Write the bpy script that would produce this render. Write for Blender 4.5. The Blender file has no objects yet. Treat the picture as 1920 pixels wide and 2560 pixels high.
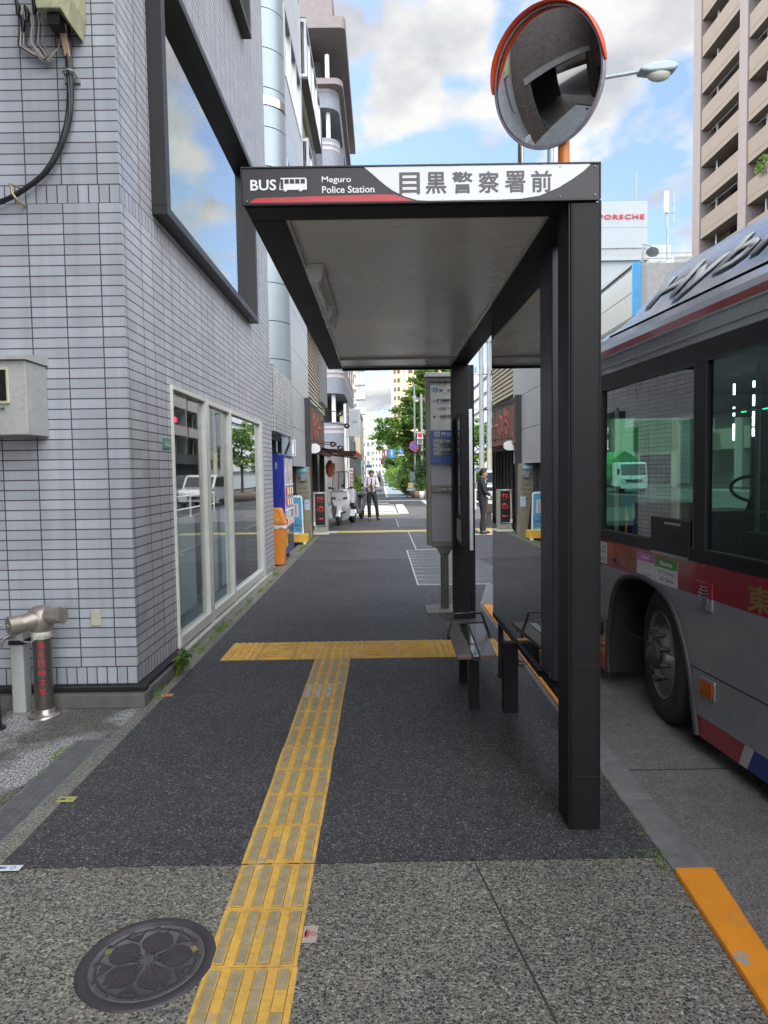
import bpy, bmesh, math, random
from mathutils import Vector, Matrix
R = math.radians
sin, cos, pi = math.sin, math.cos, math.pi
random.seed(7)
sc = bpy.context.scene
COL = sc.collection

# ------------------------------------------------------------------ camera
CAM_H = 1.6
cd = bpy.data.cameras.new('camera'); cam = bpy.data.objects.new('camera', cd); COL.objects.link(cam)
cd.sensor_fit = 'VERTICAL'; cd.sensor_height = 36.0; cd.lens = 36.0 * 1740 / 2560
cd.clip_start = 0.05; cd.clip_end = 3000
yaw, pitch, roll = R(0.1127), R(-3.2914), R(0.9)
fw = Vector((sin(yaw) * cos(pitch), cos(yaw) * cos(pitch), sin(pitch)))
rt = Vector((cos(yaw), -sin(yaw), 0)); up = rt.cross(fw)
base = Matrix((rt, up, -fw)).transposed()
cam.matrix_world = Matrix.Translation((0, 0, CAM_H)) @ (base @ Matrix.Rotation(-roll, 3, 'Z')).to_4x4()
sc.camera = cam

# ------------------------------------------------------------------ light
SUN_EL = R(55)
sun_from = Vector((-0.93 * cos(SUN_EL), 0.37 * cos(SUN_EL), sin(SUN_EL)))
w = bpy.data.worlds.new('World'); sc.world = w; w.use_nodes = True
nt = w.node_tree; nt.nodes.clear(); N = nt.nodes.new; L = nt.links.new
out = N('ShaderNodeOutputWorld'); bg = N('ShaderNodeBackground'); bg.inputs[1].default_value = 0.11
sky = N('ShaderNodeTexSky'); sky.sky_type = 'NISHITA'; sky.sun_disc = False
sky.sun_elevation = SUN_EL; sky.sun_rotation = math.atan2(sun_from.x, sun_from.y)
sky.dust_density = 1.6; sky.ozone_density = 1.3
tc = N('ShaderNodeTexCoord')
# clouds: direction projected on a layer overhead, two noises
sep = N('ShaderNodeSeparateXYZ'); L(tc.outputs['Generated'], sep.inputs[0])
zz = N('ShaderNodeMath'); zz.operation = 'MAXIMUM'; zz.inputs[1].default_value = 0.0; L(sep.outputs[2], zz.inputs[0])
za = N('ShaderNodeMath'); za.operation = 'ADD'; za.inputs[1].default_value = 0.32; L(zz.outputs[0], za.inputs[0])
dx = N('ShaderNodeMath'); dx.operation = 'DIVIDE'; L(sep.outputs[0], dx.inputs[0]); L(za.outputs[0], dx.inputs[1])
dy = N('ShaderNodeMath'); dy.operation = 'DIVIDE'; L(sep.outputs[1], dy.inputs[0]); L(za.outputs[0], dy.inputs[1])
cb = N('ShaderNodeCombineXYZ'); L(dx.outputs[0], cb.inputs[0]); L(dy.outputs[0], cb.inputs[1])
mp = N('ShaderNodeMapping'); L(cb.outputs[0], mp.inputs[0]); mp.inputs[1].default_value = (3.1, 1.7, 0.4)
n1 = N('ShaderNodeTexNoise'); n1.inputs['Scale'].default_value = 3.6; n1.inputs['Detail'].default_value = 9; n1.inputs['Roughness'].default_value = 0.55
n1.inputs['Distortion'].default_value = 0.15
L(mp.outputs[0], n1.inputs['Vector'])
def mrange(sock, a, b_, c, d):
    n = N('ShaderNodeMapRange'); n.interpolation_type = 'SMOOTHSTEP'
    for k, v in enumerate((a, b_, c, d)): n.inputs[k + 1].default_value = v
    L(sock, n.inputs[0]); return n.outputs[0]
def wadd(a, b_):
    n = N('ShaderNodeMath'); n.operation = 'ADD'; L(a, n.inputs[0])
    if isinstance(b_, float): n.inputs[1].default_value = b_
    else: L(b_, n.inputs[1])
    return n.outputs[0]
nrm_ = N('ShaderNodeVectorMath'); nrm_.operation = 'NORMALIZE'; L(tc.outputs['Generated'], nrm_.inputs[0])
cov = wadd(n1.outputs[0], mrange(sep.outputs[0], .13, .26, -.075, .10))
cov = wadd(cov, mrange(sep.outputs[1], -.25, .25, .16, 0.))
cov = wadd(cov, mrange(sep.outputs[2], .08, .26, .12, 0.))
# single cumulus banks, by compass direction and height
for (x_, y_, z_), rad, amp in (((.055, .858, .51), .085, .17), ((.035, .89, .455), .06, .15), ((.10, .85, .515), .05, .13), ((-.045, .85, .525), .045, .15), ((.12, .90, .42), .055, .16), ((.15, .88, .45), .06, .12), ((-.02, .90, .43), .03, .06)):
    dn = N('ShaderNodeVectorMath'); dn.operation = 'DISTANCE'; L(nrm_.outputs[0], dn.inputs[0]); dn.inputs[1].default_value = Vector((x_, y_, z_)).normalized()
    cov = wadd(cov, mrange(dn.outputs['Value'], rad * .3, rad * 1.25, amp, 0.))
r1 = N('ShaderNodeValToRGB'); L(cov, r1.inputs[0])
r1.color_ramp.elements[0].position = 0.50; r1.color_ramp.elements[1].position = 0.585
n2 = N('ShaderNodeTexNoise'); n2.inputs['Scale'].default_value = 5.0; n2.inputs['Detail'].default_value = 5
L(mp.outputs[0], n2.inputs['Vector'])
r2 = N('ShaderNodeValToRGB'); L(n2.outputs[0], r2.inputs[0])
r2.color_ramp.elements[0].position = 0.40; r2.color_ramp.elements[0].color = (4.3, 4.5, 4.9, 1)
r2.color_ramp.elements[1].position = 0.58; r2.color_ramp.elements[1].color = (6.9, 6.9, 6.8, 1)
gain = N('ShaderNodeMix'); gain.data_type = 'RGBA'; gain.blend_type = 'MULTIPLY'; gain.inputs[0].default_value = 1
L(sky.outputs[0], gain.inputs[6]); gain.inputs[7].default_value = (.77, .79, .79, 1)
mx = N('ShaderNodeMix'); mx.data_type = 'RGBA'
L(r1.outputs[0], mx.inputs[0]); L(gain.outputs[2], mx.inputs[6]); 
# cloud brightness is added behind the viewer to light near walls, dimmed ahead
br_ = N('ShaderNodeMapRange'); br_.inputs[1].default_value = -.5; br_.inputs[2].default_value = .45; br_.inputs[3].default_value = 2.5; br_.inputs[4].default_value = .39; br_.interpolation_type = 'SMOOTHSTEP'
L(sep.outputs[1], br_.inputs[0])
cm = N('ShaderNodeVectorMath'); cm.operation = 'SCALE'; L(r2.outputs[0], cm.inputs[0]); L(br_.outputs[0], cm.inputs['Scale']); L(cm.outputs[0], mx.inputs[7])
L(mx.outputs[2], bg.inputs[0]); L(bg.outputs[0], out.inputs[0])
sd = bpy.data.lights.new('sun', 'SUN'); sd.energy = 2.0; sd.angle = R(1.2); sd.color = (1, 0.95, 0.87)
so = bpy.data.objects.new('sun', sd); COL.objects.link(so); so.rotation_euler = sun_from.to_track_quat('Z', 'Y').to_euler()
sc.view_settings.view_transform = 'Standard'; sc.view_settings.look = 'None'
sc.view_settings.exposure = 1.75; sc.view_settings.gamma = 1.0; sc.view_settings.use_curve_mapping = False
try:
    sc.cycles.max_bounces = 8; sc.cycles.transparent_max_bounces = 12; sc.cycles.use_denoising = True
    sc.cycles.sample_clamp_indirect = 6
except Exception: pass

# ------------------------------------------------------------------ materials
def s(r, g, b):
    def l(c):
        c /= 255
        return c / 12.92 if c <= .04045 else ((c + .055) / 1.055) ** 2.4
    return (l(r), l(g), l(b), 1)
MC = {}
def nodes(name):
    m = bpy.data.materials.new(name); m.use_nodes = True
    t = m.node_tree; b = t.nodes['Principled BSDF']
    return m, t, b
def mathn(t, op, a, b=None, c=None):
    n = t.nodes.new('ShaderNodeMath'); n.operation = op
    for i, v in enumerate((a, b, c)):
        if v is None: continue
        if isinstance(v, (int, float)): n.inputs[i].default_value = v
        else: t.links.new(v, n.inputs[i])
    return n.outputs[0]
def noise(t, vec, scale, detail=4, rough=.5):
    n = t.nodes.new('ShaderNodeTexNoise'); n.inputs['Scale'].default_value = scale
    n.inputs['Detail'].default_value = detail; n.inputs['Roughness'].default_value = rough
    t.links.new(vec, n.inputs['Vector']); return n.outputs[0]
def ramp(t, fac, stops, interp='LINEAR'):
    n = t.nodes.new('ShaderNodeValToRGB'); n.color_ramp.interpolation = interp
    e = n.color_ramp.elements
    while len(e) < len(stops): e.new(0.5)
    for k, (p, col) in enumerate(stops):
        e[k].position = p; e[k].color = col if len(col) == 4 else (*col, 1)
    t.links.new(fac, n.inputs[0]); return n.outputs[0]
def mixc(t, fac, a, b, mode='MIX'):
    n = t.nodes.new('ShaderNodeMix'); n.data_type = 'RGBA'; n.blend_type = mode
    for i, v in ((0, fac), (6, a), (7, b)):
        if isinstance(v, (int, float)): n.inputs[i].default_value = v
        elif isinstance(v, tuple): n.inputs[i].default_value = v
        else: t.links.new(v, n.inputs[i])
    return n.outputs[2]
def bump(t, b, h, strength, dist=.01):
    n = t.nodes.new('ShaderNodeBump'); n.inputs['Strength'].default_value = strength; n.inputs['Distance'].default_value = dist
    t.links.new(h, n.inputs['Height']); t.links.new(n.outputs[0], b.inputs['Normal'])
def objco(t, which='Object'):
    return t.nodes.new('ShaderNodeTexCoord').outputs[which]
def M(name, col, rough=.5, metal=0., var=.12, scale=3., bmp=0., bscale=60., coat=0., emit=0., spec=.5, dirt=0.):
    if name in MC: return MC[name]
    m, t, b = nodes(name); co = objco(t)
    n = noise(t, co, scale, 6, .6)
    dark = tuple(c * (1 - var) for c in col[:3]) + (1,); lite = tuple(min(1, c * (1 + var)) for c in col[:3]) + (1,)
    cc = ramp(t, n, [(.3, dark), (.7, lite)])
    if dirt:
        d = noise(t, co, scale * 4.3, 8, .7)
        k = ramp(t, d, [(.5, (0, 0, 0)), (.78, (1, 1, 1))])
        cc = mixc(t, mathn(t, 'MULTIPLY', k, dirt), cc, (.06, .052, .045, 1))
    t.links.new(cc, b.inputs['Base Color'])
    t.links.new(mathn(t, 'MULTIPLY_ADD', n, .18, max(0.02, rough - .09)), b.inputs['Roughness'])
    b.inputs['Metallic'].default_value = metal; b.inputs['Specular IOR Level'].default_value = spec
    b.inputs['Coat Weight'].default_value = coat; b.inputs['Coat Roughness'].default_value = .06
    if bmp: bump(t, b, noise(t, co, bscale, 5, .6), bmp, .004)
    if emit: b.inputs['Emission Color'].default_value = col; b.inputs['Emission Strength'].default_value = emit
    MC[name] = m; return m
def glass(name, tint=(1, 1, 1, 1), refl=1.9, ior=1.5, rough=0.0, wav=.0):
    if name in MC: return MC[name]
    m = bpy.data.materials.new(name); m.use_nodes = True; t = m.node_tree; t.nodes.clear()
    o = t.nodes.new('ShaderNodeOutputMaterial'); g = t.nodes.new('ShaderNodeBsdfGlossy'); g.inputs['Roughness'].default_value = rough
    tr = t.nodes.new('ShaderNodeBsdfTransparent'); tr.inputs[0].default_value = tint
    f = t.nodes.new('ShaderNodeFresnel'); f.inputs[0].default_value = ior
    if wav:
        bp = t.nodes.new('ShaderNodeBump'); bp.inputs['Strength'].default_value = wav; bp.inputs['Distance'].default_value = .02
        t.links.new(noise(t, objco(t), 1.3, 2), bp.inputs['Height']); t.links.new(bp.outputs[0], g.inputs['Normal'])
    x = t.nodes.new('ShaderNodeMixShader')
    gm_ = t.nodes.new('ShaderNodeNewGeometry')   # only the outer face of a pane mirrors; its back face lets light through
    t.links.new(mathn(t, 'MULTIPLY', mathn(t, 'MINIMUM', mathn(t, 'MULTIPLY', f.outputs[0], refl), .97), mathn(t, 'SUBTRACT', 1, gm_.outputs['Backfacing'])), x.inputs[0])
    t.links.new(tr.outputs[0], x.inputs[1]); t.links.new(g.outputs[0], x.inputs[2]); t.links.new(x.outputs[0], o.inputs[0])
    MC[name] = m; return m
def tile_mat(name, tw, th, gap, col, grout, rough=.22, var=.10, colvar=None, bmp=.6, offx=0, offy=0, stagger=0.0, dirt=.25, lfreq=.35):
    m, t, b = nodes(name); uv = t.nodes.new('ShaderNodeUVMap').outputs[0]
    mpn = t.nodes.new('ShaderNodeMapping'); mpn.inputs[1].default_value = (offx, offy, 0); t.links.new(uv, mpn.inputs[0])
    br = t.nodes.new('ShaderNodeTexBrick'); br.offset = stagger; br.squash = 1
    t.links.new(mpn.outputs[0], br.inputs[0])
    br.inputs['Scale'].default_value = 1; br.inputs['Brick Width'].default_value = tw; br.inputs['Row Height'].default_value = th
    br.inputs['Mortar Size'].default_value = gap / 2; br.inputs['Mortar Smooth'].default_value = .1
    a = tuple(c * (1 - var) for c in col[:3]) + (1,); c2 = tuple(min(1, c * (1 + var)) for c in (colvar or col)[:3]) + (1,)
    br.inputs['Color1'].default_value = a; br.inputs['Color2'].default_value = c2; br.inputs['Mortar'].default_value = grout
    co = objco(t)
    big = noise(t, co, lfreq, 5, .6)
    cc = mixc(t, 1.0, br.outputs[0], ramp(t, big, [(.3, (.88, .89, .9)), (.7, (1, 1, 1))]), 'MULTIPLY')
    stm = t.nodes.new('ShaderNodeMapping'); stm.inputs[3].default_value = (7, 7, .45); t.links.new(co, stm.inputs[0])
    cc = mixc(t, 1.0, cc, ramp(t, noise(t, stm.outputs[0], 1.0, 5, .6), [(.35, (.84, .84, .83)), (.6, (1, 1, 1))]), 'MULTIPLY')
    d = ramp(t, noise(t, co, 9, 8, .75), [(.58, (0, 0, 0)), (.8, (1, 1, 1))])
    cc = mixc(t, mathn(t, 'MULTIPLY', d, dirt), cc, (.16, .15, .14, 1))
    t.links.new(cc, b.inputs['Base Color'])
    rg = mathn(t, 'MULTIPLY_ADD', br.outputs['Fac'], .55, rough); t.links.new(rg, b.inputs['Roughness'])
    h = mathn(t, 'SUBTRACT', 1, br.outputs['Fac'])
    h2 = mathn(t, 'MULTIPLY_ADD', noise(t, co, 30, 3), .12, h)
    bump(t, b, h2, bmp, .004)
    MC[name] = m; return m

def asphalt(name, base, spk, scale=150, bmp=.9, tint=(1, 1, 1)):
    m, t, b = nodes(name); co = objco(t)
    v = t.nodes.new('ShaderNodeTexVoronoi'); v.inputs['Scale'].default_value = scale; t.links.new(co, v.inputs['Vector'])
    v2 = t.nodes.new('ShaderNodeTexVoronoi'); v2.inputs['Scale'].default_value = scale * .55; t.links.new(co, v2.inputs['Vector'])
    sp = t.nodes.new('ShaderNodeSeparateColor'); t.links.new(v.outputs['Color'], sp.inputs[0])
    cc = ramp(t, sp.outputs[0], [(0, tuple(c * base * .45 for c in tint)), (.5, tuple(c * base for c in tint)), (.86, tuple(c * base * 1.7 for c in tint)), (.975, (spk * .55, spk * .55, spk * .58)), (1, (spk * .9, spk * .9, spk * .9))])
    edge = ramp(t, v.outputs['Distance'], [(.25, (1, 1, 1)), (.75, (.45, .45, .47))])
    cc = mixc(t, 1., cc, edge, 'MULTIPLY')
    big = noise(t, co, .8, 6, .65)
    cc = mixc(t, 1., cc, ramp(t, big, [(.3, (.74, .74, .76)), (.7, (1.22, 1.21, 1.19))]), 'MULTIPLY')
    mid = noise(t, co, 14, 5, .7)
    cc = mixc(t, 1., cc, ramp(t, mid, [(.3, (.8, .8, .82)), (.7, (1.15, 1.15, 1.12))]), 'MULTIPLY')
    gv = t.nodes.new('ShaderNodeTexVoronoi'); gv.inputs['Scale'].default_value = 1.9; gv.inputs['Randomness'].default_value = 1; t.links.new(co, gv.inputs['Vector'])
    gs_ = t.nodes.new('ShaderNodeSeparateColor'); t.links.new(gv.outputs['Color'], gs_.inputs[0])
    gm = mathn(t, 'LESS_THAN', mathn(t, 'MULTIPLY_ADD', noise(t, co, 45, 3), .012, gv.outputs['Distance']), mathn(t, 'MULTIPLY', gs_.outputs[0], .042))
    cc = mixc(t, mathn(t, 'MULTIPLY', gm, .5), cc, mixc(t, mathn(t, 'GREATER_THAN', gs_.outputs[1], .6), (.02, .02, .02, 1), (.17, .165, .16, 1)))
    t.links.new(cc, b.inputs['Base Color'])
    t.links.new(mathn(t, 'MULTIPLY_ADD', sp.outputs[1], .3, .48), b.inputs['Roughness'])
    h = mathn(t, 'ADD', mathn(t, 'MULTIPLY', v.outputs['Distance'], -1), mathn(t, 'MULTIPLY', v2.outputs['Distance'], -.8))
    bump(t, b, h, bmp, .006)
    b.inputs['Specular IOR Level'].default_value = .45
    MC[name] = m; return m
def aggregate(name, scale=95, k=1.0, mort=(.27, .26, .22)):
    m, t, b = nodes(name); co = objco(t)
    wn = t.nodes.new('ShaderNodeTexNoise'); wn.inputs['Scale'].default_value = 60; t.links.new(co, wn.inputs['Vector'])
    wv = t.nodes.new('ShaderNodeVectorMath'); wv.operation = 'MULTIPLY_ADD'; wv.inputs[1].default_value = (.012,) * 3
    t.links.new(wn.outputs['Color'], wv.inputs[0]); t.links.new(co, wv.inputs[2])
    v = t.nodes.new('ShaderNodeTexVoronoi'); v.inputs['Scale'].default_value = scale; t.links.new(wv.outputs[0], v.inputs['Vector'])
    sp = t.nodes.new('ShaderNodeSeparateColor'); t.links.new(v.outputs['Color'], sp.inputs[0])
    st = [(0, (.03, .032, .038)), (.28, (.075, .075, .08)), (.40, (.15, .135, .115)), (.55, (.24, .225, .195)), (.68, (.17, .12, .085)), (.76, (.34, .32, .275)), (.90, (.5, .48, .42)), (1, (.6, .58, .52))]
    cc = ramp(t, sp.outputs[0], [(p, tuple(c * k for c in q)) for p, q in st], 'CONSTANT')
    isst = ramp(t, mathn(t, 'MULTIPLY_ADD', sp.outputs[2], .3, v.outputs['Distance']), [(.62, (1, 1, 1)), (.80, (0, 0, 0))])
    cc = mixc(t, isst, tuple(c * k for c in mort) + (1,), cc)
    big = noise(t, co, 1.1, 7, .65)
    cc = mixc(t, 1., cc, ramp(t, big, [(.3, (.72, .73, .74)), (.7, (1.15, 1.14, 1.1))]), 'MULTIPLY')
    t.links.new(cc, b.inputs['Base Color']); t.links.new(mathn(t, 'MULTIPLY_ADD', sp.outputs[1], .35, .42), b.inputs['Roughness'])
    bump(t, b, mathn(t, 'MULTIPLY', v.outputs['Distance'], -1), .7, .005)
    MC[name] = m; return m

# ------------------------------------------------------------------ mesh builder
LOC = {}
class MB:
    def __init__(s_): s_.v = []; s_.f = []; s_.m = []; s_.s = []
    def add(s_, vs, fs, mi=0, smooth=False):
        o = len(s_.v); s_.v += [tuple(p) for p in vs]
        for f in fs: s_.f.append(tuple(i + o for i in f)); s_.m.append(mi); s_.s.append(smooth)
        return s_
    def box(s_, x0, x1, y0, y1, z0, z1, mi=0, skip=()):
        if x1 < x0: x0, x1 = x1, x0
        if y1 < y0: y0, y1 = y1, y0
        if z1 < z0: z0, z1 = z1, z0
        vs = [(x, y, z) for z in (z0, z1) for y in (y0, y1) for x in (x0, x1)]
        fs = {'-z': (0, 2, 3, 1), '+z': (4, 5, 7, 6), '-y': (0, 1, 5, 4), '+y': (2, 6, 7, 3), '-x': (0, 4, 6, 2), '+x': (1, 3, 7, 5)}
        return s_.add(vs, [f for k, f in fs.items() if k not in skip], mi)
    def ob(s_, c, ax, ay, az, mi=0):
        c, ax, ay, az = Vector(c), Vector(ax), Vector(ay), Vector(az)
        vs = [c + ax * i + ay * j + az * k for k in (-1, 1) for j in (-1, 1) for i in (-1, 1)]
        return s_.add(vs, [(0, 2, 3, 1), (4, 5, 7, 6), (0, 1, 5, 4), (2, 6, 7, 3), (0, 4, 6, 2), (1, 3, 7, 5)], mi)
    def bar(s_, a, b, w_, h_=None, mi=0, upv=(0, 0, 1)):
        a, b = Vector(a), Vector(b); d = (b - a); l = d.length; d.normalize(); u = Vector(upv)
        if abs(d.dot(u)) > .99: u = Vector((0, 1, 0))
        r = d.cross(u).normalized(); u = r.cross(d); h_ = h_ or w_
        return s_.ob((a + b) / 2, d * l / 2, r * w_ / 2, u * h_ / 2, mi)
    def quad(s_, a, b, c, d, mi=0): return s_.add([a, b, c, d], [(0, 1, 2, 3)], mi)
    def prism(s_, poly, fn, ext, mi=0, smooth=False, cap0=True, cap1=True):
        n = len(poly); e = Vector(ext); a = [Vector(fn(*p)) for p in poly]; b = [p + e for p in a]
        fs = [(i, (i + 1) % n, n + (i + 1) % n, n + i) for i in range(n)]
        s_.add(a + b, fs, mi, smooth)
        if cap0: s_.add(a, [tuple(range(n))[::-1]], mi)
        if cap1: s_.add(b, [tuple(range(n))], mi)
        return s_
    def tube(s_, path, r, n=8, mi=0, caps=True, smooth=True, flat=1.):
        P = [Vector(p) for p in path]; rr = r if isinstance(r, (list, tuple)) else [r] * len(P)
        rings = []; pu = None
        for i, p in enumerate(P):
            d = (P[min(i + 1, len(P) - 1)] - P[max(i - 1, 0)]).normalized()
            u = pu if pu is not None else (Vector((0, 0, 1)) if abs(d.z) < .9 else Vector((1, 0, 0)))
            a = d.cross(u)
            if a.length < 1e-5: a = d.cross(Vector((0, 1, 0)))
            a.normalize(); b = a.cross(d).normalized(); pu = b
            rings.append([p + (a * cos(2 * pi * k / n) + b * sin(2 * pi * k / n) * flat) * rr[i] for k in range(n)])
        vs = [q for ring in rings for q in ring]; fs = []
        for i in range(len(P) - 1):
            for k in range(n):
                fs.append((i * n + k, i * n + (k + 1) % n, (i + 1) * n + (k + 1) % n, (i + 1) * n + k))
        s_.add(vs, fs, mi, smooth)
        if caps: s_.add(rings[0], [tuple(range(n))[::-1]], mi); s_.add(rings[-1], [tuple(range(n))], mi)
        return s_
    def cyl(s_, a, b, r, n=16, mi=0, r2=None, smooth=True): return s_.tube([a, b], [r, r if r2 is None else r2], n, mi, True, smooth)
    def lathe(s_, prof, c, n=24, mi=0, axis=(0, 0, 1), smooth=True, ref=None):
        z = Vector(axis).normalized(); x = Vector(ref).normalized() if ref else (z.orthogonal().normalized() if abs(z.z) < .99 else Vector((1, 0, 0))); y = z.cross(x); c = Vector(c)
        vs = [c + x * r * cos(2 * pi * k / n) + y * r * sin(2 * pi * k / n) + z * h for r, h in prof for k in range(n)]
        fs = [(i * n + k, i * n + (k + 1) % n, (i + 1) * n + (k + 1) % n, (i + 1) * n + k) for i in range(len(prof) - 1) for k in range(n)]
        return s_.add(vs, fs, mi, smooth)
    def ell(s_, c, rx, ry, rz, n=14, mi=0, m=10):
        c = Vector(c); vs = [c + Vector((rx * sin(pi * i / m) * cos(2 * pi * k / n), ry * sin(pi * i / m) * sin(2 * pi * k / n), rz * cos(pi * i / m))) for i in range(m + 1) for k in range(n)]
        fs = [(i * n + k, (i + 1) * n + k, (i + 1) * n + (k + 1) % n, i * n + (k + 1) % n) for i in range(m) for k in range(n)]
        return s_.add(vs, fs, mi, True)
    def build(s_, name, mats, parent=None, bevel=0, base_=None, kind=None, seg=2):
        me = bpy.data.meshes.new(name)
        off = Vector((0, 0, 0))
        if parent is not None: off = LOC.get(parent.name, Vector((0, 0, 0)))
        elif base_ is not None: off = Vector(base_)
        me.from_pydata([tuple(Vector(p) - off) for p in s_.v], [], s_.f)
        if not isinstance(mats, (list, tuple)): mats = [mats]
        for m in mats: me.materials.append(m)
        me.polygons.foreach_set('material_index', s_.m); me.polygons.foreach_set('use_smooth', s_.s)
        if bevel:
            bm = bmesh.new(); bm.from_mesh(me); bmesh.ops.remove_doubles(bm, verts=bm.verts, dist=1e-5)
            bmesh.ops.recalc_face_normals(bm, faces=bm.faces)
            ed = [e for e in bm.edges if len(e.link_faces) == 2 and e.calc_face_angle(0) > .5]
            bmesh.ops.bevel(bm, geom=ed, offset=bevel, segments=seg, affect='EDGES', profile=.5, clamp_overlap=True)
            bm.to_mesh(me); bm.free()
        uv = me.uv_layers.new(name='UVMap'); dat = uv.data; vv = me.vertices
        for p in me.polygons:
            n = p.normal; ax = 2 if abs(n.z) > .7 else (0 if abs(n.x) > abs(n.y) else 1)
            for li in p.loop_indices:
                q = vv[me.loops[li].vertex_index].co + off
                dat[li].uv = (q.x, q.y) if ax == 2 else ((q.y, q.z) if ax == 0 else (q.x, q.z))
        me.update()
        o = bpy.data.objects.new(name, me); COL.objects.link(o)
        if parent is not None: o.parent = parent; LOC[o.name] = off
        elif base_ is not None: o.location = off; LOC[o.name] = off
        if kind: o['kind'] = kind
        return o
def tag(o, label, cat, group=None):
    o['label'] = label; o['category'] = cat
    if group: o['group'] = group
    return o
def thing(name, label, cat, loc=(0, 0, 0), rotz=0, group=None, local=False):
    o = bpy.data.objects.new(name, None); COL.objects.link(o); o.location = loc; o.rotation_euler = (0, 0, rotz)
    o.empty_display_size = .2
    LOC[o.name] = Vector((0, 0, 0)) if local else Vector(loc)
    return tag(o, label, cat, group)
def copy_tree(o, parent=None):
    c = o.copy(); COL.objects.link(c); LOC[c.name] = LOC.get(o.name, Vector((0, 0, 0)))
    if parent is not None: c.parent = parent
    for ch in [x for x in o.children]: copy_tree(ch, c)
    return c
def struct(name, mb, mats, **k): return mb.build(name, mats, kind='structure', **k)
def text(body, c, right, upv, mat, parent, w=None, h=None, ex=.002, name='lettering', bold=0., shear=0., spacing=1., fat=0.):
    cu = bpy.data.curves.new(name, 'FONT'); cu.body = body; cu.size = 1; cu.offset = bold; cu.shear = shear; cu.space_character = spacing
    cu.align_x = 'LEFT'; cu.resolution_u = 3
    o = bpy.data.objects.new(name, cu); COL.objects.link(o)
    dg = bpy.context.evaluated_depsgraph_get(); me = bpy.data.meshes.new_from_object(o.evaluated_get(dg), preserve_all_data_layers=False, depsgraph=dg)
    bpy.data.objects.remove(o); me.materials.clear(); me.materials.append(mat)
    xs = [v.co.x for v in me.vertices]; ys = [v.co.y for v in me.vertices]
    if not xs: return None
    x0, x1, y0, y1 = min(xs), max(xs), min(ys), max(ys)
    if w and h: sx, sy = w / (x1 - x0), h / (y1 - y0)
    elif w: sx = sy = w / (x1 - x0)
    else: sx = sy = h / (y1 - y0)
    r, u = Vector(right).normalized(), Vector(upv).normalized(); nn = r.cross(u); off = LOC.get(parent.name, Vector((0, 0, 0))) if parent else Vector((0, 0, 0)); c = Vector(c)
    bm = bmesh.new(); bm.from_mesh(me)
    if ex > .0015:
        g = bmesh.ops.extrude_face_region(bm, geom=list(bm.faces)); 
        for v in [e for e in g['geom'] if isinstance(e, bmesh.types.BMVert)]: v.co.z = ex
    for v in bm.verts:
        q = v.co.copy(); v.co = c + r * ((q.x - (x0 + x1) / 2) * sx) + u * ((q.y - (y0 + y1) / 2) * sy) + nn * q.z - off
    if fat:
        g0 = list(bm.verts) + list(bm.edges) + list(bm.faces)
        for i_, (a_, b_) in enumerate(((1, 0), (-1, 0), (0, 1), (0, -1))):
            d_ = bmesh.ops.duplicate(bm, geom=g0)
            for v in [e for e in d_['geom'] if isinstance(e, bmesh.types.BMVert)]: v.co += r * a_ * fat + u * b_ * fat + nn * .0002 * (i_ + 1)
    bmesh.ops.recalc_face_normals(bm, faces=bm.faces); bm.to_mesh(me); bm.free()
    o = bpy.data.objects.new(name, me); COL.objects.link(o)
    if parent is not None: o.parent = parent; LOC[o.name] = off
    return o
X, Y, Z = (1, 0, 0), (0, 1, 0), (0, 0, 1)
# ------------------------------------------------------------------ shared materials
m_asph = asphalt('asphalt_footway', .064, .4, 150, .9, (1, .99, 1.04))
m_asph_far = asphalt('asphalt_street', .092, .35, 120, .5)
m_agg = aggregate('exposed_aggregate', 118, .66)
m_conc = aggregate('fine_concrete', 210, .92, (.22, .215, .19))
m_gut = asphalt('gutter_concrete', .22, .4, 260, .4, (1, .94, .85))
m_black = M('black_paint', s(30, 28, 32), .4, .0, .1, 5, .05, 300, spec=.35)
m_blackg = M('black_gloss', (.018, .018, .02, 1), .14, 0, .1, 3, coat=.4)
m_steel = M('stainless', s(155, 150, 146), .3, .8, .15, 12)
m_galv = M('galvanised', s(150, 155, 158), .5, .6, .15, 9)
m_alu = M('aluminium', s(175, 178, 180), .33, .9, .08, 6)
m_white = M('white_paint', (.72, .73, .73, 1), .4, 0, .05, 4, dirt=.1)
m_offw = M('off_white_frame', (.52, .53, .49, 1), .38, 0, .06, 5, dirt=.2)
m_red = M('red_paint', (.42, .016, .03, 1), .35, 0, .08, 4)
m_rubber = M('rubber', (.016, .016, .017, 1), .7, 0, .2, 20, .1)
m_dark = M('dark_recess', (.02, .02, .022, 1), .8)
m_inkw = M('white_ink', (.7, .71, .72, 1), .5, 0, .02)
m_inkk = M('dark_ink', s(62, 58, 66), .5, 0, .05)
m_glass = glass('window_glass', (.80, .86, .84, 1), 1.9)
m_yel = M('tactile_yellow', (.58, .345, .065, 1), .6, 0, .16, 6, .3, 140, dirt=.55)
m_worn = M('worn_bar_top', (.29, .24, .14, 1), .55, 0, .22, 18, .3, 120, dirt=.4)
m_orange = M('orange_kerb_paint', (.68, .245, .012, 1), .55, 0, .12, 5, .35, 90)

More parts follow.
